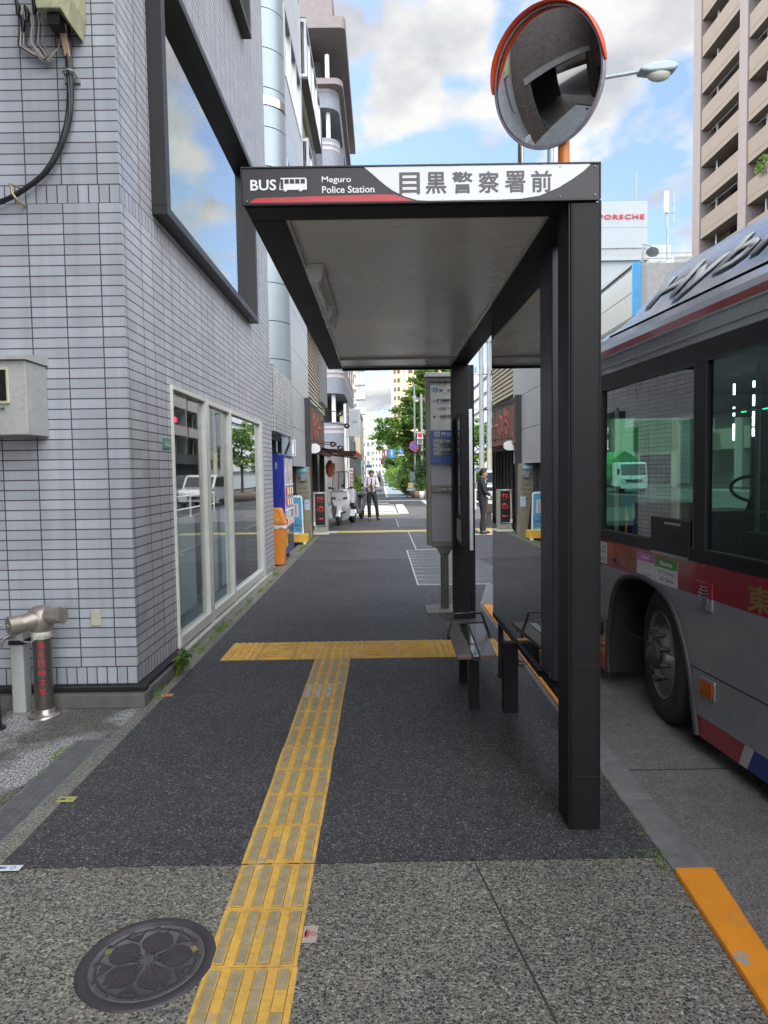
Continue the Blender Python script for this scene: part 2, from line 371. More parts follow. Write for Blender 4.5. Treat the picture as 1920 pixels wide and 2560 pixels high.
def wear(mat, under, scale=11, lo=.60, hi=.63):
    m = mat.copy(); t = m.node_tree; b = t.nodes['Principled BSDF']; src = b.inputs['Base Color'].links[0].from_socket
    f = ramp(t, noise(t, objco(t), scale, 9, .72), [(lo, (0, 0, 0)), (hi, (1, 1, 1))])
    t.links.new(mixc(t, f, src, under), b.inputs['Base Color']); return m
m_orange_w = wear(m_orange, (.3, .29, .26, 1), 9, .585, .61)
m_mark = wear(M('road_white', (.58, .58, .56, 1), .6, 0, .06), (.1, .1, .1, 1), 5, .6, .66)
m_yel_w = wear(m_yel, (.33, .28, .19, 1), 7, .55, .66)

# ------------------------------------------------------------------ ground
struct('ground', MB().quad((-1500, -900, -.17), (1500, -900, -.17), (1500, 2400, -.17), (-1500, 2400, -.17)), M('far_ground', (.12, .12, .115, 1), .9))
struct('road', MB().box(1.05, 24.5, -80, 420, -.3, -.124, skip=('-z',)), asphalt('road_asphalt', .085, .3, 110, .6))
inn = [(1.13, 8.2), (1.13, 4.15), (1.13, 2.67), (1.095, 1.93), (.98, 1.2), (.8, .4), (.5, -.5), (0, -1.4), (-.8, -2.0), (-2.2, -2.4)]
outp = [(1.29, 8.2), (1.29, 4.15), (1.29, 2.67), (1.215, 1.93), (1.1, 1.15), (.92, .34), (.61, -.58), (.07, -1.52), (-.76, -2.14), (-2.2, -2.56)]
mb = MB(); mb.prism([(x, y) for x, y in inn[2:]] + [(-14, -2.4), (-14, 2.77), (1.13, 2.77)], lambda x, y: (x, y, -.2), (0, 0, .2)); struct('concrete_footway', mb, m_agg)
# second slab joint line (a 5 mm saw cut filled with dirt)
struct('slab_joint', MB().bar((.355, 2.75, .001), (.62, 1.0, .001), .006, .004), M('joint_dirt', (.035, .034, .03, 1), .9))
rb = [(1.13, 2.77), (1.13, 8.2), (1.5, 10), (2.5, 13), (3.3, 16), (3.8, 22), (4.2, 38)]
poly = [(-1.6, 2.77)] + rb + [(-1.6, 38)]
# ragged joint with the concrete
jag = [(-1.6 + 2.73 * i / 70, 2.77 + random.uniform(-.007, .007)) for i in range(71)]
poly = jag + rb[1:] + [(-1.6, 38)]
struct('asphalt_footway', MB().prism(poly, lambda x, y: (x, y, -.2), (0, 0, .204)), m_asph)
struct('side_street', MB().box(-60, -1.6, 25, 38, -.2, 0, skip=('-z',)).box(-60, 4.2, 38, 44, -.2, .0, skip=('-z',)), m_asph_far)
struct('lane', MB().box(-3.5, .3, 44, 330, -.2, -.002, skip=('-z',)), m_asph_far)
struct('pale_street_sheet', MB().prism([(-1.6, 12.6), (1.9, 12.6), (3.3, 16), (3.8, 22), (4.2, 38), (-1.6, 38)], lambda x, y: (x, y, .005), (0, 0, .003)), m_asph_far)
struct('blue_path', MB().prism([(.34, 44), (1.9, 44), (1.5, 56), (1.0, 110), (.1, 330), (-.2, 330), (.24, 88)], lambda x, y: (x, y, -.1), (0, 0, .104)), M('blue_surface', (.22, .27, .33, 1), .8, 0, .1, 2, .3, 100))
struct('verge', MB().prism([(1.9, 44), (9, 44), (9, 330), (.1, 330), (1.0, 110), (1.5, 56)], lambda x, y: (x, y, -.12), (0, 0, .16)), M('soil', (.07, .055, .035, 1), .95, bmp=.5))
mb = MB()
for a, b_ in [(-1.95, 2.45), (2.46, 3.36), (3.37, 4.97), (4.98, 7.2), (7.21, 9.4), (9.41, 12.0), (12.01, 15), (15.01, 18), (18.01, 25)]:
    mb.box(-1.9 if a > 4.8 else -1.69, -1.598 if a > 2.7 else -1.60, max(a, 2.78) if a < 2.5 else a, b_, -.1, .006)
struct('edging_strip', mb, m_conc)
m_apron = aggregate('forecourt_concrete', 150, .52, (.25, .245, .22))
t = m_apron.node_tree; b = t.nodes['Principled BSDF']; src = b.inputs['Base Color'].links[0].from_socket; co = objco(t)
sp_ = mathn(t, 'MULTIPLY', ramp(t, noise(t, co, 75, 6, .8), [(.49, (0, 0, 0)), (.54, (1, 1, 1))]), ramp(t, noise(t, co, 2.2, 3), [(.44, (0, 0, 0)), (.56, (1, 1, 1))]))
t.links.new(mixc(t, sp_, src, (.5, .52, .55, 1)), b.inputs['Base Color'])
struct('forecourt', MB().box(-14, -1.885, 2.45, 4.86, -.15, .001, skip=('-z',)).box(-1.885, -1.69, 4.16, 4.86, -.15, .001, skip=('-z',)), m_apron)
# kerb stones
mb = MB()
for y0, y1 in [(2.68, 3.27), (3.275, 4.14), (4.145, 4.595)]: mb.box(1.13, 1.29, y0, y1, -.2, .008)
for y0, y1 in [(4.6, 5.9), (5.905, 8.2)]: mb.box(1.13, 1.165, y0, y1, -.2, .007)
struct('kerb', mb, M('kerb_granite', (.15, .15, .145, 1), .6, 0, .25, 14, .3, 120), bevel=.012)
mb = MB()
for y0, y1 in [(4.6, 5.35), (5.355, 5.95), (5.955, 6.6), (6.605, 7.2), (7.205, 8.2)]: mb.box(1.168, 1.29, y0, y1, -.2, .011)
for i in range(2, len(inn) - 1):
    a, b_, c, d = inn[i], inn[i + 1], outp[i + 1], outp[i]
    k = .004
    mb.prism([a, (b_[0] + (a[0] - b_[0]) * k, b_[1] + (a[1] - b_[1]) * k), (c[0] + (d[0] - c[0]) * k, c[1] + (d[1] - c[1]) * k), d], lambda x, y: (x, y, -.2), (0, 0, .222))
struct('orange_kerb', mb, m_orange_w, bevel=.014)
mb = MB()
pts = [(1.3, 8.2), (1.7, 10), (2.7, 13), (3.5, 16), (4.0, 22), (4.4, 38)]
q = [(1.14, 8.21), (1.5, 10), (2.5, 13), (3.3, 16), (3.8, 22), (4.2, 38)]
for i in range(5): mb.prism([q[i], q[i + 1], pts[i + 1], pts[i]], lambda x, y: (x, y, -.2), (0, 0, .207))
struct('far_kerb', mb, M('kerb_granite', (1, 1, 1, 1)))
struct('gutter', MB().prism([(1.285, 8.2)] + [(x - .01, y) for x, y in outp[1:]] + [(-2.2, -3.1), (1.0, -3.2), (1.9, 0), (2.3, 8.2)], lambda x, y: (x, y, -.2), (0, 0, .084)), m_gut)
struct('gutter_joint', MB().box(1.29, 1.98, 3.86, 3.868, -.12, -.114), M('joint_dirt', (1, 1, 1, 1)))

# tactile paving ------------------------------------------------
mb = MB(); x0, x1 = -.6, -.3
seams = [2.77 + .3 * i for i in range(-9, 11)]
for i, ys in enumerate(seams):
    ye = ys + (.297 if abs(ys - 2.47) > .01 else .292); z0 = .007 if ys > 2.7 else .004
    if ye > 5.9: ye = 5.895
    dxr = random.uniform(-.003, .003)
    mb.box(x0 + dxr, x1 + dxr, ys, ye, -.02, z0, 0)
    for k in range(4):
        cx = x0 + .0375 + k * .075
        n = 3 if ye - ys > .28 else 1
        for j in range(n):
            a = ys + .012 + j * (ye - ys - .024) / n; b_ = ys + .012 + (j + 1) * (ye - ys - .024) / n - .004
            mb.box(cx - .0185, cx + .0185, a, b_, z0 - .003, z0 + .0045, 0)
            mb.box(cx - .0215, cx + .0215, a - .002, b_ + .002, z0 - .002, z0 + .0009, 3)
            if 4.85 < ys < 5.0 and k < 3: mt = 2
            else: mt = 1
            if not (ys < 2.1 and k == 3 and j == 1):
                if random.random() < .985: mb.box(cx - .0155, cx + .0155, a + .001, b_ + .0005, z0, z0 + .0054, mt)
struct('tactile_strip', mb, [m_yel_w, m_worn, M('silver_tape', s(165, 165, 170), .3, .5, .2, 20), M('bar_dirt', (.20, .14, .045, 1), .8, 0, .3, 30)])
mb = MB(); seq = 'DBDDBBDD'
xs = -1.42
while xs < 1.04 - .01:
    i = round((xs + 1.42) / .3085); kind_ = seq[i]; xe = xs + .3085
    for (ya, yb) in ((5.9, 6.198), (6.202, 6.5)):
        mb.box(xs + .001, xe - .002, ya, yb, -.02, .006, 0)
        if kind_ == 'D':
            for a in range(5):
                for c in range(5):
                    mb.lathe([(.0175, .006), (.012, .0155), (0, .0158)], (xs + .033 + a * .0605, ya + .03 + c * .06, 0), 8, 0, smooth=False)
        else:
            for c in range(4): mb.box(xs + .016, xe - .016, ya + .022 + c * .074, ya + .050 + c * .074, .004, .0150, 0)
    xs = xe
struct('tactile_crossbar', mb, m_yel)
m_yfar = M('far_tactile', (.5, .4, .16, 1), .7, 0, .15, 3)
struct('far_tactile_strip', MB().box(-1.2, .66, 18.35, 18.95, 0, .012).box(.67, 1.95, 18.35, 18.95, 0, .0115).box(2.5, 3.05, 17.6, 19.1, 0, .012).box(-.75, .33, 34.9, 35.5, 0, .012).box(-1.1, .64, 26.1, 26.6, 0, .012), m_yfar)
mb = MB()
mb.box(-1.56, -1.21, 18.35, 18.95, 0, .012)
for k in range(6): mb.box(-1.25, .56, 27.1 + k * 1.18, 27.1 + k * 1.18 + .55, 0, .012)
mb.box(-.35, -.32, 27, 33.8, 0, .014)
for a in range(5): mb.box(.63, 1.0, 26.6 + a * 1.5, 26.6 + a * 1.5 + 1.42, 0, .012)
mb.box(-1.6, 2.4, 38.4, 38.75, 0, .009); mb.box(2.1, 2.35, 33, 38.3, 0, .013)
mb.prism([(.22, 44), (.36, 44), (.26, 88), (.16, 88)], lambda x, y: (x, y, 0), (0, 0, .008))
mb.box(-.9, 1.2, 44.1, 44.12, 0, .004)
mb.box(2.2, 4, 17.2, 17.5, 0, .012)
struct('road_markings', mb, m_mark)
# resurfaced patches with chalk marks beside the bus stop sign
struct('asphalt_patch', MB().prism([(.48, 9.7), (1.55, 9.7), (1.9, 11), (1.45, 14.05), (.48, 14.05)], lambda x, y: (x, y, .0), (0, 0, .0095)).box(.45, 1.28, 20, 23.5, 0, .012).prism([(.67, 14.1), (1.5, 14.1), (1.9, 18.3), (.68, 18.3)], lambda x, y: (x, y, 0), (0, 0, .0115)), asphalt('patch_asphalt', .13, .3, 140, .4))
mb = MB()
for k in range(11):
    y = 9.75 + k * .42; mb.box(.49, .62, y, y + .02, 0, .012); mb.box(.62, 1.5, y, y + .006, 0, .0105)
mb.box(.47, .49, 9.7, 14.05, 0, .012); mb.box(.47, 1.5, 9.69, 9.705, 0, .0115); mb.box(.44, .46, 20, 23.5, 0, .014); mb.box(.66, .68, 14.1, 18.3, 0, .014); mb.box(.66, 1.5, 14.09, 14.12, 0, .014)
struct('chalk_marks', mb, M('chalk', (.45, .5, .52, 1), .8))
for loc_, r_ in (((-.72, 15.2), .34), ((.2, 9), .0)):
    if r_: struct('flush_cover', MB().lathe([(r_, .009), (r_ - .02, .0105), (r_ - .03, .0085), (0, .0085)], (*loc_, 0), 40), asphalt('asphalt_footway2', .08, .3, 130, .6))

# manhole cover -------------------------------------------------
mc = thing('manhole_cover', 'dark oval looking iron manhole cover with a five petal flower set in the concrete', 'manhole cover', (-.80, 2.21, 0))
m_iron = M('cast_iron', (.058, .05, .055, 1), .5, .35, .2, 16, .35, 160, dirt=.35)
m_iron2 = M('cast_iron_low', (.095, .094, .096, 1), .62, .2, .25, 20, .4, 170)
c0 = (-.80, 2.21, 0)
MB().lathe([(.221, -.02), (.221, .004), (.217, .006), (.188, .006), (.186, .002), (.184, .002)], c0, 72).build('rim', m_iron, mc)
MB().lathe([(.184, .0005), (.183, .0035), (.176, .0035), (.174, .001), (0, .001)], c0, 72).build('plate', m_iron2, mc)
mb = MB(); rotp = .25
for k in range(5):
    a = rotp + 2 * pi * k / 5
    pet = []
    for t_ in range(25):
        u = t_ / 24; rr = .035 + u * .115; wd = .052 * sin(min(1, u * 1.08) * pi * .93) ** .75
        if u > .9: rr -= 0
        pet.append((rr, wd))
    pts = [(r_, w_) for r_, w_ in pet] + [(.134, 0)] + [(r_, -w_) for r_, w_ in pet[::-1]]
    mb.prism([(c0[0] + r_ * cos(a) - w_ * sin(a), c0[1] + r_ * sin(a) + w_ * cos(a)) for r_, w_ in pts], lambda x, y: (x, y, .0), (0, 0, .0042))
    # sepal between petals
    a2 = a + pi / 5; pts = [(.108, 0), (.152, .034), (.140, .012), (.148, 0), (.140, -.012), (.152, -.034)]
    mb.prism([(c0[0] + r_ * cos(a2) - w_ * sin(a2), c0[1] + r_ * sin(a2) + w_ * cos(a2)) for r_, w_ in pts], lambda x, y: (x, y, .0), (0, 0, .0042))
    for i in range(4):
        for j in range(-1, 2):
            r_, w_ = .085 + i * .017, j * .018 + (i % 2) * .005
            if abs(w_) > .03: continue
            mb.lathe([(.0032, .004), (.002, .0062), (0, .0062)], (c0[0] + r_ * cos(a) - w_ * sin(a), c0[1] + r_ * sin(a) + w_ * cos(a), 0), 6)
    for da in (-.3, .1, .42):
        mb.bar((c0[0] + .034 * cos(a + da), c0[1] + .034 * sin(a + da), .004), (c0[0] + .068 * cos(a + da), c0[1] + .068 * sin(a + da), .004), .003, .004)
for k in range(10):
    a = 2 * pi * k / 10; mb.lathe([(.0052, .001), (.0045, .0062), (0, .0068)], (c0[0] + .027 * cos(a), c0[1] + .027 * sin(a), 0), 8)
for k in range(12):
    a = 2 * pi * k / 12 + .1
    mb.lathe([(.011, .001), (.010, .004), (.006, .004), (.005, .0025), (.003, .0045), (0, .0045)], (c0[0] + .163 * cos(a), c0[1] + .163 * sin(a), 0), 10)
    for j in range(3):
        b_ = a + (j + .5) / 3 * 2 * pi / 12 * .9; mb.ob((c0[0] + .159 * cos(b_), c0[1] + .159 * sin(b_), .002), (cos(b_) * .0035, sin(b_) * .0035, 0), (-sin(b_) * .012, cos(b_) * .012, 0), (0, 0, .0016))
mb.build('flower_relief', m_iron, mc)
for a in (2.85, .35):
    f = MB().ob((c0[0] + .150 * cos(a), c0[1] + .150 * sin(a), .0035), (.010 * cos(a + .3), .010 * sin(a + .3), 0), (-.014 * sin(a + .3), .014 * cos(a + .3), 0), (0, 0, .002)).build('keyhole', M('moss', (.16, .14, .05, 1), .9, 0, .4, 60), mc)

# stickers ------------------------------------------------------
def sticker(lbl, x, y, w_, d_, col, col2, z=.0085, ang=0):
    th = thing('pavement_sticker', lbl, 'sticker', (x, y, z), ang, local=True)
    MB().box(-w_ / 2, w_ / 2, -d_ / 2, d_ / 2, 0, .0008).build('sheet', M('sticker_' + str(col[:2]), col, .5, 0, .1, 20, dirt=.4), th)
    mb = MB()
    mb.box(-w_ * .35, -w_ * .05, -d_ * .18, d_ * .22, 0, .0014); mb.add([(-w_ * .42, 0, .0014), (-w_ * .25, d_ * .3, .0014), (-w_ * .25, -d_ * .3, .0014)], [(0, 1, 2)])
    mb.lathe([(.011, .0014), (.007, .0014)], (w_ * .2, 0, 0), 12)
    mb.build('mark', M('sticker_ink' + str(col2[:2]), col2, .5), th); return th
sticker('small yellow arrow marker stuck on the grey edging strip beside the grate', -1.585, 3.36, .085, .055, (.42, .38, .12, 1), (.06, .09, .08, 1))
sticker('small orange marker stuck on the edging strip near the building corner', -1.585, 4.97, .085, .06, (.5, .25, .1, 1), (.4, .05, .02, 1))
sticker('white and blue marker stuck on the concrete at the left edge of the photo', -1.555, 2.76, .11, .04, (.6, .62, .63, 1), (.1, .2, .42, 1), .0085)
sticker('faded red survey marker beside the right side of the yellow strip', -.275, 2.33, .05, .09, (.36, .3, .27, 1), (.4, .08, .08, 1), .0015)

# drain grate ---------------------------------------------------
g = thing('drain_grate', 'steel slotted drain grate in the forecourt beside the edging strip', 'drain grate', (-1.785, 3.4, 0))
MB().box(-1.875, -1.862, 2.0, 4.155, -.1, .004).box(-1.703, -1.69, 2.0, 4.155, -.1, .004).box(-1.862, -1.703, 4.142, 4.155, -.1, .004).build('frame', M('grate_steel', s(122, 124, 126), .5, .4, .15, 9), g)
mb = MB()
for k in range(97): mb.box(-1.862, -1.703, 2.0 + k * .022, 2.0065 + k * .022, -.005, .002)
for x in (-1.82, -1.783, -1.745): mb.box(x - .002, x + .002, 2.0, 4.14, -.004, .0028)
mb.build('bars', M('grate_steel', s(120, 122, 124), .45, .6, .15, 9), g)
MB().quad((-1.862, 2, -.09), (-1.703, 2, -.09), (-1.703, 4.142, -.09), (-1.862, 4.142, -.09)).build('channel', m_dark, g)

# ------------------------------------------------------------------ grey tiled building
TC = (.39, .41, .455, 1); GR = (.06, .052, .062, 1)
PT = .0696
tm = [tile_mat('tile_front_low', .243, PT, .0085, TC, GR, offx=1.90, offy=-.258), tile_mat('tile_front_high', .243, PT, .0085, TC, GR, offx=1.90, offy=-3.579),
      tile_mat('tile_soldier_low', .0712, .124, .0085, TC, GR, offx=1.75, offy=-.134), tile_mat('tile_soldier_high', .0712, .124, .0085, TC, GR, offx=1.75, offy=-3.455),
      tile_mat('tile_side_low', .243, PT, .0085, (.41, .42, .465, 1), GR, rough=.42, bmp=.25, offx=-5.0, offy=-.258), tile_mat('tile_side_high', .243, PT, .0085, (.41, .42, .465, 1), GR, rough=.42, bmp=.25, offx=-5.0, offy=-3.579),
      tile_mat('tile_side_soldier_low', .0712, .124, .0085, (.41, .42, .465, 1), GR, rough=.42, bmp=.25, offx=-4.86, offy=-.134), tile_mat('tile_side_soldier_high', .0712, .124, .0085, (.41, .42, .465, 1), GR, rough=.42, bmp=.25, offx=-4.86, offy=-3.455)]
tb = thing('tiled_building', 'grey-blue tiled corner building with a glazed shopfront and a black framed upper window', 'building', (-1.75, 4.85, 0))
def wallgrid(mb, axis, a, b_, rng, zr, opens, bands, mis):
    us = sorted({rng[0], rng[1], *[o[0] for o in opens], *[o[1] for o in opens]}); zs = sorted({zr[0], zr[1], *[o[2] for o in opens], *[o[3] for o in opens], *bands})
    for i in range(len(us) - 1):
        for j in range(len(zs) - 1):
            u, z = (us[i] + us[i + 1]) / 2, (zs[j] + zs[j + 1]) / 2
            if any(o[0] < u < o[1] and o[2] < z < o[3] for o in opens): continue
            mi = mis[sum(z > q for q in bands)]
            if axis == 'x': mb.box(a, b_, us[i], us[i + 1], zs[j], zs[j + 1], mi)
            else: mb.box(us[i], us[i + 1], a, b_, zs[j], zs[j + 1], mi)
BD = [.258, 3.455, 3.579]
mb = MB(); wallgrid(mb, 'x', -2.0, -1.75, (5.1, 11.15), (.134, 24), [(5.83, 10.12, .1, 2.34), (5.6, 9.45, 3.69, 5.55), (5.6, 9.45, 7.39, 9.2), (5.6, 9.45, 11, 13)], BD, [2, 0, 3, 1])
wallgrid(mb, 'y', 4.85, 5.1, (-12, -1.75), (.134, 24), [], BD, [6, 4, 7, 5])
mb.build('wall', [tm[4], tm[5], tm[6], tm[7], tm[0], tm[1], tm[2], tm[3]], tb)
MB().box(-12, -1.9, 5.1, 11.15, 23.7, 23.9).box(-12, -2, 11.0, 11.15, 0, 23.7).box(-12.2, -12, 4.9, 11.1, 0, 23.9).build('roof', m_conc, tb)
MB().box(-12, -1.66, 4.72, 4.85, 0, .098).box(-1.75, -1.665, 4.85, 5.83, 0, .098).build('plinth', M('plinth_concrete', (.10, .10, .093, 1), .8, 0, .25, 7, .5, 60, dirt=.5), tb, bevel=.008)
MB().box(-12, -1.672, 4.775, 4.85, .1, .132).box(-1.75, -1.69, 4.85, 5.83, .1, .132).build('base_trim', m_black, tb, bevel=.004)
MB().box(-12, -3.8, 11.2, 14.05, 0, 23.5).build('sun_blocker', M('blocker_grey', (.2, .2, .2, 1), .7), tb)  # added out-of-view mass that stops sunlight coming through the gap between buildings
# projecting tiled fascia over the vending corner
mb = MB(); mb.box(-3.0, -1.70, 11.16, 13.3, 2.28, 3.34, 0); mb.build('ledge', [tile_mat('tile_ledge', .243, PT, .0085, (.41, .42, .465, 1), GR, offx=-11.16, offy=-2.28)], tb)
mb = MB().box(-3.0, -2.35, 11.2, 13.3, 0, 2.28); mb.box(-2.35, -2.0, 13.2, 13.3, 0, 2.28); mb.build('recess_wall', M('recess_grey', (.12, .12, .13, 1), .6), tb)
MB().box(-2.36, -2.30, 11.4, 12.6, .9, 2.2).build('recess_panel', m_glass, tb)
MB().box(-1.95, -1.88, 13.1, 13.2, 0, 2.27).box(-1.95, -1.9, 11.2, 13.1, 2.2, 2.27).build('recess_frame', m_black, tb)
mb = MB()
for k in range(3): mb.tube([(-1.78, 13.22, 2.6), (-1.74, 13.22 + k * .02, 2.2 - k * .02), (-1.85, 13.2, 1.95 - .05 * k), (-2.1, 13.1, 2.05), (-2.3, 12.6, 2.15)], .009, 6)
mb.build('loose_cable', m_black, tb)
# weather seam detail
MB().box(-1.748, -1.735, 11.04, 11.07, 2.95, 3.1).build('vent_slot', m_galv, tb)
# shop window
fr = MB()
F = [(5.83, 5.855, .11, 2.35), (6.90, 6.965, .11, 2.35), (6.985, 7.05, .11, 2.35), (8.0, 8.07, .13, 2.32), (10.0, 10.14, .09, 2.35)]
for a, b_, z0, z1 in F: fr.box(-1.80, -1.728 if b_ - a < .07 else -1.722, a, b_, z0, z1)
fr.box(-1.80, -1.725, 5.855, 6.90, 2.315, 2.348).box(-1.80, -1.727, 7.05, 8.0, 2.30, 2.348).box(-1.80, -1.729, 8.07, 10.0, 2.30, 2.348)
fr.box(-1.80, -1.724, 5.855, 6.90, .135, .225).box(-1.80, -1.726, 7.05, 8.0, .135, .225).box(-1.80, -1.728, 8.07, 10.0, .135, .225).box(-1.82, -1.715, 5.83, 10.14, .09, .108)
frame = None
wroot = fr.build('shop_window', m_offw, tb, bevel=.004)
for a, b_ in ((5.855, 6.90), (7.05, 8.0), (8.07, 10.0)):
    MB().box(-1.776, -1.770, a - .004, b_ + .004, .22, 2.32).build('pane', glass('shop_glass', (.86, .93, .94, 1), 2.2, wav=.01), wroot)
MB().box(-1.84, -1.70, 5.83, 10.6, .0, .085).box(-1.72, -1.692, 5.83, 10.6, .088, .104).build('window_sill', M('sill_metal', (.42, .42, .39, 1), .45, .2, .25, 9, dirt=.7), tb, bevel=.004)
mb = MB(); mb.box(-5.2, -5.0, 5.1, 11, 0, 3.2).box(-5, -2, 5.1, 11, .0, .06).box(-5, -2, 5.1, 11, 2.6, 2.7).box(-5, -2, 5.1, 5.3, .06, 2.6).box(-5, -2, 10.8, 11, .06, 2.6)
mb.build('room', M('room_grey', (.42, .45, .47, 1), .7), tb)
mb = MB()
for a, b_ in ((5.95, 6.75), (7.1, 7.75), (8.15, 8.8), (9.05, 9.8)): mb.box(-2.12, -2.10, a, b_, .15, 1.15)
mb.build('screen_board', M('screen_board', (.70, .76, .80, 1), .5), tb)
mb = MB()
for y in (6.8, 7.9, 8.95, 9.3): mb.box(-2.45, -2.38, y, y + .07, .06, 2.6)
mb.build('inner_post', m_black, tb)
MB().box(-2.2, -2.19, 7.25, 7.52, 2.17, 2.22).build('red_lamp', M('red_glow', (.9, .02, .08, 1), .4, emit=1.2), tb)
# upper black framed windows
for k, (z0, z1) in enumerate(((3.62, 5.62), (7.32, 9.27), (10.93, 13.07))):
    f = MB(); f.box(-1.9, -1.63, 5.52, 5.62, z0 + .07, z1 - .08); f.box(-1.9, -1.63, 9.42, 9.52, z0 + .07, z1 - .08); f.box(-1.9, -1.628, 5.52, 9.52, z1 - .08, z1); f.box(-1.9, -1.628, 5.52, 9.52, z0, z0 + .07)
    fw_ = f.build('upper_window', m_black, tb, bevel=.003)
    MB().box(-1.93, -1.70, 5.625, 5.65, z0 + .07, z1 - .08).box(-1.93, -1.765, 5.65, 9.42, z0 + .07, z0 + .1).build('inner_trim', m_alu, fw_)
    MB().box(-1.762, -1.755, 5.625, 9.415, z0 + .071, z1 - .081).build('pane', glass('upper_glass', (.8, .85, .82, 1), 2.3, wav=.01), fw_)
    MB().box(-1.99, -1.97, 5.6, 9.45, z0, z1).build('blind', M('blind', (.50, .55, .50, 1), .7), fw_)
def onwall(name, lbl, cat, loc): return thing(name, lbl, cat, loc)
# meter box
mt = thing('meter_box', 'grey steel meter box with a dark viewing window on the front tile wall', 'meter box', (-2.4, 4.85, 1.88))
m_mbox = M('meter_paint', (.36, .37, .36, 1), .5, 0, .1, 5, .1, 90, dirt=.35)
MB().box(-2.75, -2.30, 4.56, 4.848, 1.88, 2.36).build('body', m_mbox, mt, bevel=.004)
MB().prism([(4.53, 2.362), (4.53, 2.385), (4.848, 2.44), (4.848, 2.362)], lambda y, z: (-2.78, y, z), (.495, 0, 0)).build('lid', m_mbox, mt)
MB().box(-2.56, -2.405, 4.545, 4.56, 2.08, 2.315).build('window_frame', M('gasket_cream', (.5, .48, .32, 1), .5), mt, bevel=.004)
MB().box(-2.545, -2.42, 4.540, 4.5445, 2.10, 2.298).build('viewing_window', m_blackg, mt)
MB().cyl((-2.47, 4.54, 2.2), (-2.47, 4.536, 2.2), .012).build('dial', m_alu, mt)
MB().box(-2.49, -2.44, 4.54, 4.56, 2.05, 2.064).build('latch', m_galv, mt)
# junction box
jb = thing('junction_box', 'weathered green-grey cable junction box at the top left of the tile wall', 'junction box', (-2.05, 4.85, 4.5))
m_jb = M('junction_green', (.34, .34, .21, 1), .6, 0, .2, 12, .3, 60, dirt=.6)
mb = MB(); a_ = [(-2.2, 4.74, 4.95), (-1.94, 4.74, 4.95), (-1.94, 4.74, 4.62), (-1.985, 4.70, 4.56), (-2.15, 4.70, 4.56)]
mb.prism([(-2.21, 5.0), (-1.93, 5.0), (-1.93, 4.63), (-1.955, 4.50), (-2.0, 4.575), (-2.15, 4.575)], lambda x, z: (x, 4.60, z), (0, .245, 0))
mb.build('casing', m_jb, jb, bevel=.008)
MB().box(-2.1, -2.02, 4.64, 4.8, 4.50, 4.575).build('gland', m_black, jb)
mb = MB()
for k, c in enumerate(range(3)):
    mb.tube([(-2.06 + .02 * k, 4.72, 4.55), (-2.055 + .012 * k, 4.75, 4.47), (-2.05 + .012 * k, 4.78, 4.38)], .008, 6)
mb.build('tail_wire', M('buff_wire', (.4, .26, .17, 1), .5), jb)
wl = thing('wire_tangle', 'tangle of loose thin wires with black taped joints left of the junction box', 'wires', (-2.25, 4.82, 4.5))
for i, cl in enumerate([(.02, .02, .025, 1), (.45, .42, .33, 1), (.35, .3, .33, 1)]):
    mb = MB()
    for k in range(3):
        o = random.uniform(-.02, .02); x0_ = -2.36 + .05 * k + .02 * i
        mb.tube([(x0_, 4.8, 4.72), (x0_ + .02 + o, 4.79, 4.6), (x0_ + .0 + o, 4.8, 4.48 + o), (x0_ + .08, 4.79, 4.40 - .02 * k), (-2.19 + o, 4.79, 4.385 - .012 * k + o), (-2.09, 4.77, 4.43), (-2.06, 4.75, 4.52)], .0045, 6)
    mb.build('wire', M('wire%d' % i, cl, .5), wl)
mb = MB()
for q in ((-2.36, 4.7), (-2.30, 4.66), (-2.25, 4.71), (-2.33, 4.6)): mb.tube([(q[0], 4.79, q[1] - .05), (q[0] + .01, 4.78, q[1]), (q[0] - .01, 4.79, q[1] + .05)], [.012, .018, .01], 7)
mb.build('taped_joint', m_black, wl)
cb_ = thing('cable_bundle', 'thick black cable bundle curving down the front tile wall', 'cable', (-2.2, 4.82, 3.4))
mb = MB(); cp = [(-2.035, 4.78, 4.54), (-2.036, 4.79, 4.40), (-2.032, 4.79, 4.25), (-2.037, 4.79, 4.1), (-2.055, 4.79, 3.98), (-2.095, 4.79, 3.85), (-2.15, 4.79, 3.74), (-2.23, 4.79, 3.63), (-2.35, 4.79, 3.54), (-2.5, 4.79, 3.46), (-2.75, 4.79, 3.38)]
def cr(pts, n=6):
    P = [Vector(p) for p in pts]; o = []
    for i in range(len(P) - 1):
        p0, p1, p2, p3 = P[max(i - 1, 0)], P[i], P[i + 1], P[min(i + 2, len(P) - 1)]
        for k in range(n):
            t_ = k / n; o.append(.5 * ((2 * p1) + (-p0 + p2) * t_ + (2 * p0 - 5 * p1 + 4 * p2 - p3) * t_ ** 2 + (-p0 + 3 * p1 - 3 * p2 + p3) * t_ ** 3))
    return o + [P[-1]]
cs = cr(cp)
for k in range(5):
    ph = k * 1.256
    mb.tube([p + Vector((cos(ph + i * .12) * .012, sin(ph + i * .12) * .010, cos(ph + i * .12) * .006)) for i, p in enumerate(cs)], .0125, 7)
mb.build('cables', M('cable_black', (.014, .014, .017, 1), .45, 0, .2, 30), cb_)
MB().box(-2.085, -1.985, 4.825, 4.848, 4.235, 4.262).tube([(-2.06, 4.84, 4.26), (-2.065, 4.76, 4.27), (-2.03, 4.745, 4.28), (-1.995, 4.76, 4.275), (-2.0, 4.84, 4.265)], .006, 6).build('bracket', m_galv, cb_)
